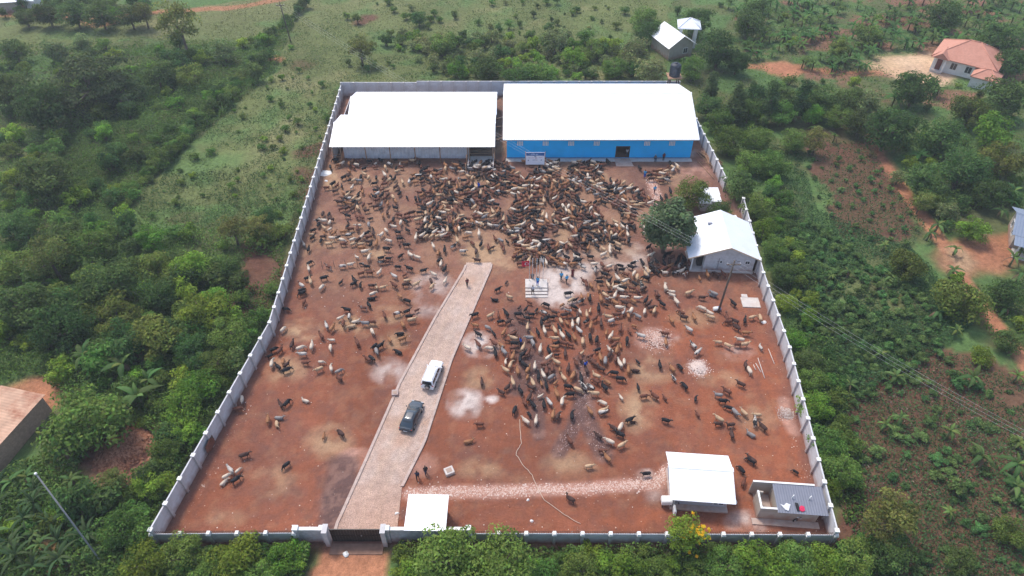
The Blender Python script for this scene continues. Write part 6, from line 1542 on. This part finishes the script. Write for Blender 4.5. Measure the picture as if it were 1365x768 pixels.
# trees inside or against the yard, and single standing ones
a = tree_px('greygreen', 894, 290, 84, "broad grey-green tree inside the yard, left of the white house")
b = tree_px('feathery', 925, 252, 56, "rounder mid-green tree inside the yard between the timber pile and the white house")
tree_px('dark', 962, 278, 36, "small dark tree over the sheet shack, against the right wall")
a = tree_px('flower', 915, 715, 62, "tree with yellow flowers rising in front of the small white shed")
a = tree_px('olive', 237, 30, 62, "tall airy olive tree alone in the meadow at the top left", 1.25); anchor("the tall airy olive tree", *a)
a = tree_px('acacia', 108, 92, 118, "great dark flat-tiered tree, widest at the photo's upper left"); anchor("the great dark flat-tiered tree", *a)
a = tree_px('mango', 108, 548, 118, "large round brownish-green tree beside the rusty roofed house"); anchor("the large round tree by the rusty roof", *a)
TL = [('acacia', 150, 110, 70), ('dark', 48, 125, 84), ('dark', 55, 225, 80), ('dark', 12, 110, 60), ('dark', 22, 292, 52), ('olive', 62, 340, 66), ('mango', 108, 322, 70), ('dark', 140, 365, 84), ('bright', 198, 312, 46), ('mango', 200, 352, 66), ('bright', 250, 350, 62), ('olive', 310, 305, 44), ('dark', 205, 385, 60),
      ('dark', 30, 400, 86), ('dark', 80, 425, 80), ('mango', 152, 412, 74), ('mango', 205, 440, 80), ('bright', 268, 408, 70), ('feathery', 300, 440, 62), ('dark', 250, 455, 50), ('bright', 282, 395, 50), ('dark', 300, 350, 44), ('olive', 345, 300, 40), ('dark', 350, 285, 36), ('bright', 262, 508, 56), ('feathery', 285, 480, 50), ('bright', 240, 535, 60),
      ('feathery', 215, 600, 50), ('bright', 195, 640, 46), ('bright', 240, 570, 44), ('feathery', 160, 700, 74), ('bright', 190, 745, 70), ('feathery', 240, 735, 66), ('bright', 310, 738, 78), ('feathery', 280, 765, 60), ('bright', 375, 742, 54), ('feathery', 345, 765, 60), ('olive', 150, 640, 40), ('mango', 18, 345, 60), ('dark', 160, 440, 56),
      ('feathery', 598, 742, 110), ('feathery', 672, 742, 100), ('bright', 560, 765, 60), ('feathery', 720, 765, 60), ('bright', 640, 768, 70), ('feathery', 775, 758, 64), ('bright', 838, 758, 60), ('feathery', 880, 765, 50), ('feathery', 968, 752, 60), ('bright', 1015, 745, 74), ('feathery', 1064, 745, 66), ('bright', 1105, 745, 56), ('bright', 1050, 770, 60), ('olive', 1190, 690, 86), ('dark', 1190, 735, 60), ('feathery', 1145, 740, 60),
      ('bright', 1062, 448, 36), ('dark', 1080, 475, 40), ('bright', 1090, 535, 48), ('feathery', 1085, 502, 40), ('feathery', 1105, 585, 56), ('feathery', 1125, 620, 60), ('bright', 1110, 648, 34), ('bright', 1050, 400, 34), ('dark', 1046, 360, 40), ('feathery', 1035, 325, 44), ('bright', 1020, 300, 40), ('feathery', 1012, 270, 50), ('dark', 990, 240, 48), ('feathery', 1000, 210, 46), ('feathery', 975, 180, 50), ('feathery', 1008, 178, 52), ('feathery', 960, 155, 44), ('dark', 945, 135, 40),
      ('conifer', 985, 124, 44), ('dark', 1012, 122, 44), ('conifer', 1030, 124, 42), ('dark', 1052, 126, 46), ('conifer', 1072, 122, 42), ('dark', 1098, 126, 50), ('dark', 1130, 125, 48), ('feathery', 1000, 140, 44), ('feathery', 1045, 145, 44), ('bright', 1085, 145, 40), ('feathery', 1120, 150, 44), ('olive', 1090, 185, 40), ('feathery', 1060, 180, 44), ('feathery', 1035, 215, 44), ('dark', 1150, 158, 44), ('silver', 1160, 130, 48), ('conifer', 950, 108, 32), ('dark', 1192, 160, 76), ('dark', 1225, 108, 60), ('dark', 1262, 175, 66), ('mango', 1300, 140, 60), ('dark', 1345, 120, 64), ('bright', 1330, 165, 60), ('dark', 1240, 230, 60), ('dark', 1290, 215, 70), ('mango', 1340, 205, 66), ('dark', 1320, 250, 50), ('silver', 1200, 232, 26), ('mango', 1240, 262, 40),
      ('mango', 1215, 347, 56), ('mango', 1288, 392, 78), ('dark', 1345, 385, 52), ('bright', 1300, 300, 44), ('silver', 1265, 275, 36), ('olive', 1230, 268, 32), ('dark', 1340, 45, 66), ('dark', 1355, 75, 50), ('dark', 960, 55, 60), ('dark', 985, 75, 40), ('silver', 868, 85, 50), ('silver', 850, 60, 46), ('feathery', 925, 85, 40), ('dark', 866, 36, 40), ('dark', 1000, 22, 50), ('dark', 1010, 8, 44), ('dark', 930, 20, 46), ('feathery', 860, 20, 44), ('dark', 1265, 12, 50), ('mango', 1160, 40, 40), ('mango', 1120, 60, 34),
      ('dark', 60, 12, 40), ('dark', 95, 10, 44), ('dark', 130, 12, 44), ('bright', 150, 14, 26), ('dark', 170, 14, 40), ('dark', 30, 18, 30), ('olive', 190, 16, 34), ('silver', 70, 60, 40), ('silver', 105, 52, 34), ('dark', 15, 60, 40), ('silver', 295, 60, 40), ('dark', 205, 90, 50), ('dark', 230, 75, 44), ('mango', 250, 95, 44),
      ('olive', 480, 62, 40), ('mango', 592, 52, 44), ('dark', 558, 20, 24), ('bright', 610, 90, 30), ('dark', 650, 85, 44), ('silver', 740, 45, 46), ('feathery', 720, 90, 50), ('feathery', 690, 95, 46), ('bright', 765, 72, 36), ('mango', 790, 60, 36), ('feathery', 820, 85, 36), ('dark', 1350, 450, 40), ('bright', 1310, 470, 34), ('dark', 1285, 745, 46), ('mango', 1350, 705, 50)]
for k_, a_, b_, w_ in TL: tree_px(k_, a_, b_, w_)

# shrubs: single bushes
SHRUB = {}
def shrub_proto(kind, n, R_, h, ncl, per, size, col, flat=.8):
    for v in range(n):
        cs = crown_centres(ncl, R_*.8, h*.45, h*.5, .2, -.6); V, F, C = clump_leaves(cs, R_*.42*rng.uniform(.7, 1.2, ncl), per, size, G[col], flat)
        mb = MB()
        for c in cs[:6]: mb.tube([(0, 0, -.15), (c[0]*.5, c[1]*.5, c[2]*.6), tuple(c)], [.04, .03, .012], 4)
        fo = np_mesh("shrub", V, F, C, M_leaf)
        bm = bmesh.new(); bm.from_mesh(fo); vs = [bm.verts.new(p) for p in mb.v]
        lay = bm.verts.layers.float_color["Col"]
        for q in vs: q[lay] = (.13, .10, .07, 1)
        for f in mb.f: bm.faces.new([vs[i] for i in f])
        bm.to_mesh(fo); bm.free()
        SHRUB.setdefault(kind, []).append(fo)
shrub_proto('green bush', 3, 1.1, 1.6, 16, 60, .20, 'feathery'); shrub_proto('dark bush', 3, 1.1, 1.8, 16, 60, .21, 'dark'); shrub_proto('yellow-green bush', 2, 1.0, 1.4, 14, 60, .20, 'bright'); shrub_proto('grey-green bush', 2, 1.1, 1.5, 16, 60, .19, 'silver')
shrub_proto('cassava bush', 3, .75, 1.15, 12, 55, .20, 'blue', .6)
NSH = {}
def put_shrub(kind, x, y, sc, z=1.0, cat="bush"):
    o = link(kind.replace(' ', '_').replace('-', '_'), random.choice(SHRUB[kind]), None, (x, y, -.05), random.uniform(0, 6.28), scale=(sc, sc, sc*z*random.uniform(.85, 1.2)))
    o['category'] = cat; o['group'] = {'cassava bush': "cassava bushes in the red field"}.get(kind, kind + "es on the land around the yard")
    THINGS.setdefault(kind, []).append((o, x, y)); NSH[kind] = NSH.get(kind, 0) + 1

CLEAR = [(P(1284, 92), 8.5), (P(896, 66), 4.5), (P(914, 60), 3), (P(1360, 325), 9), (P(10, 575), 7), (P(1310, 345), 6), (P(1285, 350), 5), (P(1210, 88), 6), (P(1240, 95), 6), (P(1040, 90), 4), (P(160, 608), 4), (P(25, 530), 3.5), (P(340, 362), 3.5), (P(8, 12), 5), ((-15.4, 28), 4.5), ((-16, 22), 5), (P(1262, 88), 7)]
def clear(x, y, r=0):
    if any(math.hypot(x-c[0], y-c[1]) < q + r for c, q in CLEAR): return False
    if seg_dist(np.array([x]), np.array([y]), PATH_R)[0] < 1.3 + r: return False
    return in_free(x, y, .9 + r)
def scatter(poly_px, n, fn, dmin, pts, tries=40):
    poly = wpoly(poly_px); x0, x1 = min(p[0] for p in poly), max(p[0] for p in poly); y0, y1 = min(p[1] for p in poly), max(p[1] for p in poly)
    got = t = 0
    while got < n and t < n*tries:
        t += 1; px_ = random.uniform(min(p[0] for p in poly_px), max(p[0] for p in poly_px)); py_ = random.uniform(min(p[1] for p in poly_px), max(p[1] for p in poly_px))
        if not inside(np.array([px_]), np.array([py_]), poly_px)[0]: continue
        x, y = P(px_, py_)
        if not clear(x, y) or any((x-q[0])**2 + (y-q[1])**2 < dmin*dmin for q in pts): continue
        pts.append((x, y)); fn(x, y); got += 1
BUSH_L = [(0, 62), (225, 62), (345, 55), (400, 25), (360, 95), (165, 272), (190, 300), (335, 315), (385, 300), (372, 380), (335, 470), (205, 690), (120, 690), (80, 470), (0, 460)]
HEDGE = [(408, 8), (395, 22), (372, 42), (352, 66), (338, 92), (310, 120), (285, 150), (250, 190), (215, 225), (180, 262), (160, 280)]
sp = []
def rs(kinds, lo, hi, z=1.0): return lambda x, y: put_shrub(random.choice(kinds), x, y, random.uniform(lo, hi), z)
for (xa, ya), (xb, yb) in zip(HEDGE[:-1], HEDGE[1:]):
    for k in range(6):
        u = (k + random.random())/6; x, y = P(xa + (xb-xa)*u, ya + (yb-ya)*u); put_shrub(random.choice(['dark bush', 'green bush', 'green bush']), x + random.uniform(-.8, .8), y, random.uniform(.8, 1.5), 1.1)
scatter(BUSH_L, 240, rs(['green bush', 'dark bush', 'yellow-green bush', 'green bush'], .9, 2.2), 1.7, sp)
scatter([(385, 60), (455, 105), (440, 170), (400, 300), (380, 330), (300, 290), (195, 290), (260, 200), (340, 110)], 60, rs(['green bush', 'green bush', 'yellow-green bush'], .25, .9), 1.8, sp)
scatter([(455, 5), (840, 5), (835, 108), (460, 108)], 90, rs(['green bush', 'dark bush', 'green bush', 'grey-green bush'], .35, 1.35), 1.8, sp)
scatter([(500, 55), (680, 55), (835, 60), (845, 108), (600, 108)], 95, rs(['green bush', 'yellow-green bush', 'dark bush', 'grey-green bush'], .9, 2.1), 1.6, sp)
scatter([(935, 130), (1000, 200), (1060, 400), (1130, 640), (1150, 640), (1090, 440), (1050, 290), (1010, 150)], 46, rs(['green bush', 'yellow-green bush', 'dark bush', 'green bush'], .8, 1.6), 1.8, sp)
scatter([(850, 5), (1365, 5), (1365, 160), (1180, 175), (940, 130), (850, 100)], 60, rs(['green bush', 'dark bush', 'yellow-green bush'], .6, 1.5), 2.2, sp)
scatter([(1190, 190), (1365, 180), (1365, 500), (1310, 440), (1240, 330)], 40, rs(['green bush', 'dark bush', 'yellow-green bush'], .7, 1.6), 2.0, sp)
scatter([(200, 725), (410, 725), (400, 768), (140, 768), (0, 700), (120, 660)], 26, rs(['green bush', 'yellow-green bush', 'dark bush'], .7, 1.4), 1.5, sp)
scatter([(530, 738), (1150, 722), (1150, 768), (530, 768)], 30, rs(['green bush', 'yellow-green bush', 'green bush'], .8, 1.5), 1.5, sp)
cp = []
scatter([(1040, 270), (1130, 330), (1230, 400), (1260, 470), (1120, 560), (1095, 500), (1060, 400)], 170, lambda x, y: put_shrub('cassava bush', x, y, random.uniform(.75, 1.3), 1, "cassava plant"), 1.3, cp)
scatter([(1065, 195), (1165, 195), (1230, 300), (1220, 330), (1110, 320)], 46, lambda x, y: put_shrub('cassava bush', x, y, random.uniform(.5, .95), 1, "cassava plant"), 1.7, cp)
scatter([(1120, 540), (1260, 480), (1365, 520), (1365, 768), (1220, 768), (1150, 640)], 85, lambda x, y: put_shrub('cassava bush', x, y, random.choice((.4, .55, .8, 1.0, 1.35))*random.uniform(.85, 1.15), random.choice((.6, .8, 1)), "cassava plant"), 1.0, cp)

# banana plants: stem and large leaves, each leaf a part
def banana_leaf(L, w, droop, col, rib):
    n = 7; V, F, C = [], [], []
    for i in range(n+1):
        t = i/n; x = L*(t - .18*droop*t*t); z = L*(.62*t - (.55+.6*droop)*t*t); ww = w*(math.sin(math.pi*min(1, .10 + t*.93))**.7)*(1 if i < n else .15)
        V += [(x, -ww/2, z - ww*.12), (x, 0, z + .02), (x, ww/2, z - ww*.12)]; g = np.array(col)*random.uniform(.85, 1.15); C += [g, np.array(rib), g]
    for i in range(n):
        a = 3*i; F += [(a, a+3, a+4, a+1), (a+1, a+4, a+5, a+2)]
    return np.array(V), np.array(F), np.array(C)
BL = {}
for k_, (col, rib, L, w) in {'banana': ((.078, .160, .042), (.12, .19, .065), 1.75, .46), 'young': ((.12, .21, .045), (.2, .26, .08), 1.25, .36), 'palm': ((.060, .125, .038), (.075, .11, .05), 2.3, .30), 'dry': ((.17, .12, .07), (.2, .15, .09), 1.5, .32)}.items():
    BL[k_] = [np_mesh("leaf", *banana_leaf(L*random.uniform(.85, 1.1), w, d, np.array(col)*random.uniform(.85, 1.2), rib), M_leaf, True) for d in (.2, .5, .9, 1.25)]
BS = MB().tube([(0, 0, -.2), (.02, 0, .7), (.05, .02, 1.5)], [.17, .14, .09], 8).mesh("stem", mat("banana_stem", (.16, .17, .075), .8, .2, 3, dirt=(.16, .10, .06)))
def banana(x, y, sc, kind='banana', leafn=8, word=None):
    sc *= {'banana': .95, 'young': .9, 'palm': 1}[kind]
    nm = 'dracaena_plant' if kind == 'palm' else 'banana_plant'
    r = empty(nm, (x, y, 0), random.uniform(0, 6.28)); r.scale = (sc,)*3; r['category'] = "plant" if kind == 'palm' else "banana plant"
    link("stem", BS, r)
    for i in range(leafn):
        young = i < 2; a = i*2.4 + random.uniform(-.3, .3)
        pool = BL['young'] if (young and kind == 'banana') else (BL['dry'] if (kind == 'banana' and i >= leafn-2 and random.random() < .6) else BL[kind])
        me = pool[0] if young else random.choice(pool[1:])
        l = link("leaf", me, r, (.05, .02, 1.45)); tilt = random.uniform(-1.0, -.5) if young else (random.uniform(.35, .8) if pool is BL['dry'] else random.uniform(-.75, .1))
        l.rotation_euler = (random.uniform(-.25, .25), tilt, a)
    w = word or {'palm': 'long-leaved dark plant', 'young': 'small lime-green banana plant'}.get(kind, 'broad-leaved banana plant')
    r['group'] = {'palm': 'long-leaved plants at the lower left'}.get(kind, 'banana plants around the yard')
    THINGS.setdefault(w, []).append((r, x, y))
for a_, b_, s_, k_ in ((192, 545, 1.7, 'banana'), (172, 500, 1.6, 'banana'), (122, 488, 1.5, 'banana'), (72, 455, 1.5, 'banana'), (103, 612, 1.5, 'banana'), (205, 520, 1.4, 'banana'), (65, 620, .8, 'young'), (40, 625, .8, 'young'), (25, 650, 1.0, 'banana'), (90, 540, .9, 'young'), (145, 490, 1.0, 'banana'),
                       (1105, 375, .8, 'young'), (1128, 370, .8, 'banana'), (1185, 378, .9, 'banana'), (1175, 335, .9, 'young'), (1102, 278, .8, 'young'), (1170, 480, .9, 'young'), (1190, 510, .9, 'banana'), (1130, 520, .8, 'banana'), (1290, 515, 1.2, 'banana'), (1270, 450, 1.0, 'young'), (1245, 425, 1.0, 'banana'), (1180, 755, .8, 'young'), (1175, 575, 1.0, 'young'), (1195, 565, .9, 'banana'), (1260, 585, 1.1, 'young'), (1300, 620, 1.2, 'banana'), (1345, 630, 1.3, 'banana'), (1345, 660, 1.2, 'banana'), (1260, 690, .9, 'young'), (1350, 600, 1.1, 'young'), (1350, 510, 1.0, 'young'),
                       (1245, 310, 1.1, 'banana'), (1235, 320, 1.0, 'banana'), (1320, 235, 1.2, 'banana'), (1345, 265, 1.2, 'banana'), (1330, 290, 1.0, 'banana'), (1345, 355, 1.1, 'banana'), (1355, 375, 1.1, 'banana'), (1270, 340, .9, 'banana'), (1265, 370, 1.0, 'banana'), (1355, 345, 1.0, 'young'), (1335, 420, 1.0, 'banana'), (1110, 190, .9, 'banana'), (1085, 180, 1.0, 'banana'), (1140, 170, 1.0, 'banana'), (1170, 165, 1.0, 'banana'), (1220, 140, 1.1, 'banana'), (1245, 130, 1.1, 'banana'), (1215, 190, 1.0, 'banana')):
    x, y = P(a_, b_)
    if in_free(x, y, .8): banana(x, y, s_, k_)
dp = []
scatter([(0, 640), (110, 680), (140, 740), (130, 768), (0, 768)], 12, lambda x, y: banana(x, y, random.uniform(.8, 1.1), 'palm', 11), 1.6, dp)
scatter([(0, 630), (100, 640), (120, 700), (60, 768), (0, 768)], 9, lambda x, y: banana(x, y, random.uniform(.7, 1.0), random.choice(['young', 'banana']), 8), 1.6, dp)
# plantation at the top right: whole plants in one mesh each, too far off for leaves to be picked apart
def far_banana_mesh():
    V, F, C = [np.array([v.co[:] for v in BS.vertices])*.9], [], []
    C.append(np.tile((.15, .13, .06), (len(V[0]), 1))); off = len(V[0])
    for f in BS.polygons:
        if len(f.vertices) == 4: F.append(np.array(f.vertices)[None])
    for i in range(9):
        v, f, c = banana_leaf(random.uniform(1.6, 2.2), .55, random.choice((.2, .5, .9, 1.2)), np.array((.085, .175, .040))*random.uniform(.65, 1.3), (.10, .18, .05))
        a = i*2.4 + random.uniform(-.3, .3); tl = random.uniform(-.85, 0); c2, s2 = math.cos(tl), math.sin(tl)
        x, y, z = v[:, 0]*c2 + v[:, 2]*s2, v[:, 1], -v[:, 0]*s2 + v[:, 2]*c2
        V.append(np.c_[x*math.cos(a) - y*math.sin(a), x*math.sin(a) + y*math.cos(a), z + 1.35]); F.append(f + off); C.append(c); off += len(v)
    return np_mesh("banana_plant", np.concatenate(V), np.concatenate(F), np.concatenate(C), M_leaf, True)
FB = [far_banana_mesh() for _ in range(4)]
def far_banana(x, y):
    o = link("banana_plant", random.choice(FB), None, (x, y, 0), random.uniform(0, 6.28), scale=random.uniform(.8, 1.25))
    o['category'] = "banana plant"; o['group'] = "banana plants of the plantation by the red-roofed house"; THINGS.setdefault('broad-leaved banana plant', []).append((o, x, y))
scatter([(0, 6), (215, 4), (215, 20), (0, 24)], 30, rs(['dark bush', 'dark bush', 'green bush'], 1.2, 2.0), 1.6, sp)
fp = []
scatter([(965, 4), (1365, 4), (1365, 60), (1240, 70), (1120, 105), (1000, 85)], 185, far_banana, 1.7, fp)
scatter([(1080, 150), (1365, 110), (1365, 330), (1240, 300), (1180, 180)], 34, far_banana, 2.2, fp)
print("trees", len(TREES), "shrubs", NSH)

# ground cover nobody could count
def cover(name, label, polys, col, size, hgt, spread=.9, up=.6, avoid=True, jit=.3, clumpy=.0):
    P_, C_ = [], []
    for poly_px, n in polys:
        k = int(n*2.2); x0, x1 = min(p[0] for p in poly_px), max(p[0] for p in poly_px); y0, y1 = min(p[1] for p in poly_px), max(p[1] for p in poly_px)
        q = np.c_[rng.uniform(x0, x1, k), rng.uniform(y0, y1, k)]; q = q[inside(q[:, 0], q[:, 1], poly_px)]
        w = np.array([P(a, b) for a, b in q]) if len(q) else np.zeros((0, 2))
        ok = ~inside(w[:, 0], w[:, 1], YARD) & (ydist(w[:, 0], w[:, 1]) > .5) & (seg_dist(w[:, 0], w[:, 1], PATH_R) > 1.1)
        if avoid:
            for c, r in CLEAR: ok &= np.hypot(w[:, 0]-c[0], w[:, 1]-c[1]) > r*.95
        if clumpy: ok &= fbm(w[:, 0], w[:, 1], 3.5, 301) > clumpy
        w = w[ok][:n]
        P_.append(w); C_.append(np.tile(col, (len(w), 1)) * (.6 + .8*fbm(w[:, 0], w[:, 1], 6, 311))[:, None])
    w = np.concatenate(P_); C = np.concatenate(C_)
    m = fbm(w[:, 0], w[:, 1], 3.2, 321)
    z = rng.random(len(w))**.7 * hgt * np.clip((m-.3)*2.6, .12, 1.3) - .02
    V, F, Cc = leaves(np.c_[w, z + .03], np.tile((0, 0, up), (len(w), 1)), size, C, spread, .5, jit)
    tag(link(name, np_mesh(name, V, F, Cc, M_cover)), label, None, None, "stuff")
BUSHPOLY = [(-20, 62), (225, 62), (345, 55), (400, 20), (365, 95), (165, 272), (190, 300), (335, 315), (385, 300), (372, 390), (335, 475), (200, 700), (420, 722), (400, 790), (-30, 790)]
RB = [(930, 120), (1000, 150), (1060, 290), (1100, 430), (1150, 640), (1150, 690), (1128, 700), (1090, 600), (1040, 430), (1000, 270), (960, 180)]
cover("undergrowth", "tangled mid-green undergrowth filling the land between bushes", [(BUSHPOLY, 120000), ([(120, 62), (345, 55), (400, 20), (365, 95), (165, 272), (60, 260)], 45000), (RB, 16000), ([(530, 735), (1160, 722), (1200, 790), (530, 790)], 12000), ([(-120, 62), (-20, 62), (-20, 790), (420, 790), (420, 880), (-200, 880)], 30000), ([(530, 790), (1560, 790), (1560, 900), (530, 900)], 16000), ([(1400, 160), (1500, 160), (1560, 800), (1400, 800)], 12000), ([(1180, 180), (1380, 160), (1380, 520), (1310, 440), (1235, 300)], 12000), ([(850, -5), (1380, -5), (1380, 160), (1180, 175), (940, 130), (850, 100)], 14000)], np.array((.125, .205, .048)), .34, 1.6, clumpy=.22)
cover("dark_undergrowth", "darker low undergrowth mixed in among the bushes", [(BUSHPOLY, 16000), (RB, 3000), ([(850, -5), (1380, -5), (1380, 160), (1180, 175), (940, 130), (850, 100)], 6000)], np.array((.060, .115, .040)), .30, .9)
cover("field_weeds", "low blue-green weeds and cassava leaves covering the red field", [([(1000, 180), (1060, 190), (1090, 280), (1215, 330), (1300, 430), (1250, 470), (1120, 540), (1095, 600), (1060, 420), (1030, 330)], 60000), ([(1060, 190), (1170, 190), (1235, 300), (1215, 330), (1120, 330)], 2500), ([(1100, 540), (1260, 470), (1400, 520), (1400, 790), (1150, 790)], 22000), ([(1060, 190), (1170, 190), (1235, 300), (1215, 330), (1120, 330)], 4000)], np.array((.082, .155, .056)), .28, .8, clumpy=.24)
M1 = [(430, -20), (880, -20), (860, 108), (455, 110), (385, 330), (345, 315), (195, 296), (165, 268), (365, 92)]
cover("meadow_grass", "short olive and straw meadow grass beyond the left and far walls", [(M1, 30000), ([(-20, 14), (210, 18), (430, -20), (395, 28), (340, 62), (-20, 66)], 9000)], np.array((.130, .155, .052)), .28, .28, 1.2, .3)
cover("meadow_weeds", "scattered green weed tufts in the meadow", [(M1, 52000)], np.array((.085, .15, .045)), .29, .9, clumpy=.46)
cover("dry_stalks", "pale dry stalks and husks strewn over the red field and plantation", [([(1120, 520), (1260, 470), (1400, 520), (1400, 790), (1150, 790)], 3200), ([(1100, 350), (1290, 420), (1250, 470), (1130, 520)], 250), ([(965, 4), (1365, 4), (1240, 70), (1120, 105), (1000, 85)], 900), ([(60, 640), (140, 660), (120, 760), (40, 740)], 500)], np.array((.32, .24, .18)), .30, .12, 1.4, .2, clumpy=.5)

# ------------------------------------------------------------------ light haze in the air
def haze():
    mb = MB(); mb.box(-3100, 3100, -1300, 3600, -1.8, 67.5)
    m = bpy.data.materials.new("haze_air"); m.use_nodes = True; nt = m.node_tree
    nt.nodes.remove(nt.nodes["Principled BSDF"])
    v = nt.nodes.new("ShaderNodeVolumePrincipled"); v.inputs["Color"].default_value = (.86, .92, 1.0, 1); v.inputs["Density"].default_value = HAZE; v.inputs["Anisotropy"].default_value = .2
    nt.links.new(v.outputs[0], nt.nodes["Material Output"].inputs["Volume"])
    tag(mb.build("haze", m), "thin pale haze over the land", None, None, "stuff")
HAZE = 0.00042
haze()

# ------------------------------------------------------------------ labels that single out each of the repeated things
ORD = ["nearest", "second nearest", "third nearest", "fourth nearest", "fifth nearest", "sixth nearest", "seventh nearest", "eighth nearest", "ninth nearest", "tenth nearest", "eleventh nearest", "twelfth nearest"] + [f"{w} nearest" for w in
       "thirteenth fourteenth fifteenth sixteenth seventeenth eighteenth nineteenth twentieth twenty-first twenty-second twenty-third twenty-fourth twenty-fifth".split()]
def give_labels():
    for ph, px_, py_ in (("the dug red clod heap", 160, 608), ("the bare red patch in the far meadow", 490, 25), ("the step in the far wall behind the sheds", 545, 112), ("the middle of the far wall", 690, 112), ("the start of the path through the right field", 1160, 178), ("the bend of the path through the right field", 1235, 292), ("the photo's left edge halfway up", 0, 384), ("the photo's lower left corner", 0, 768), ("the photo's lower right corner", 1365, 768), ("the photo's top right corner", 1365, 0), ("the photo's top left corner", 0, 0), ("the photo's right edge halfway up", 1365, 384),
                          ("the photo's top edge at its middle", 682, 0), ("the photo's bottom edge at its middle", 682, 768), ("the photo's right edge, three quarters down", 1365, 576), ("the photo's left edge, a quarter down", 0, 192), ("the upper end of the meadow hedge", 408, 8), ("the lower end of the meadow hedge", 160, 280), ("the bare red ground outside the left wall", 340, 362), ("the pale yard of the red-roofed house", 1215, 88), ("the bare yard of the blue-grey roofed house", 1300, 348), ("the left end of the pointed tree row", 985, 130), ("the red track beyond the far right corner", 1035, 90), ("the point where the wires leave the photo", 1365, 580), ("the highest point of the photo above the pavilion", 914, 0), ("the photo's top edge above the red-roofed house", 1284, 0), ("the photo's top edge midway from pavilion to red roof", 1100, 0), ("the middle of the red field below the wires", 1230, 640), ("the middle of the cassava field", 1150, 430), ("the bare soil of the upper right field", 1150, 250)):
        anchor(ph, *P(px_, py_))
    ax = np.array([a[1] for a in ANCHORS]); ay = np.array([a[2] for a in ANCHORS]); worst = 0
    for kind, items in THINGS.items():
        x = np.array([i[1] for i in items]); y = np.array([i[2] for i in items])
        d = np.hypot(x[:, None] - ax[None], y[:, None] - ay[None])
        rk = np.argsort(np.argsort(d, 0), 0)
        for i, (o, _, _) in enumerate(items):
            if o is None: continue
            j = min(range(len(ANCHORS)), key=lambda j: (rk[i, j], d[i, j])); r = rk[i, j]; worst = max(worst, r)
            if r >= len(ORD): o['label'] = {'cassava bush': 'cassava bush amid the even rows of the red field', 'broad-leaved banana plant': 'broad-leaved banana plant deep in the crowded plantation by the red-roofed house'}.get(kind, kind + (' deep in the crowded herd of the yard' if 'cow' in kind else ' amid its like on the land around the yard')); continue
            o['label'] = f"{ORD[r]} {kind} to {ANCHORS[j][0]}"
    print("worst rank", worst)
give_labels()
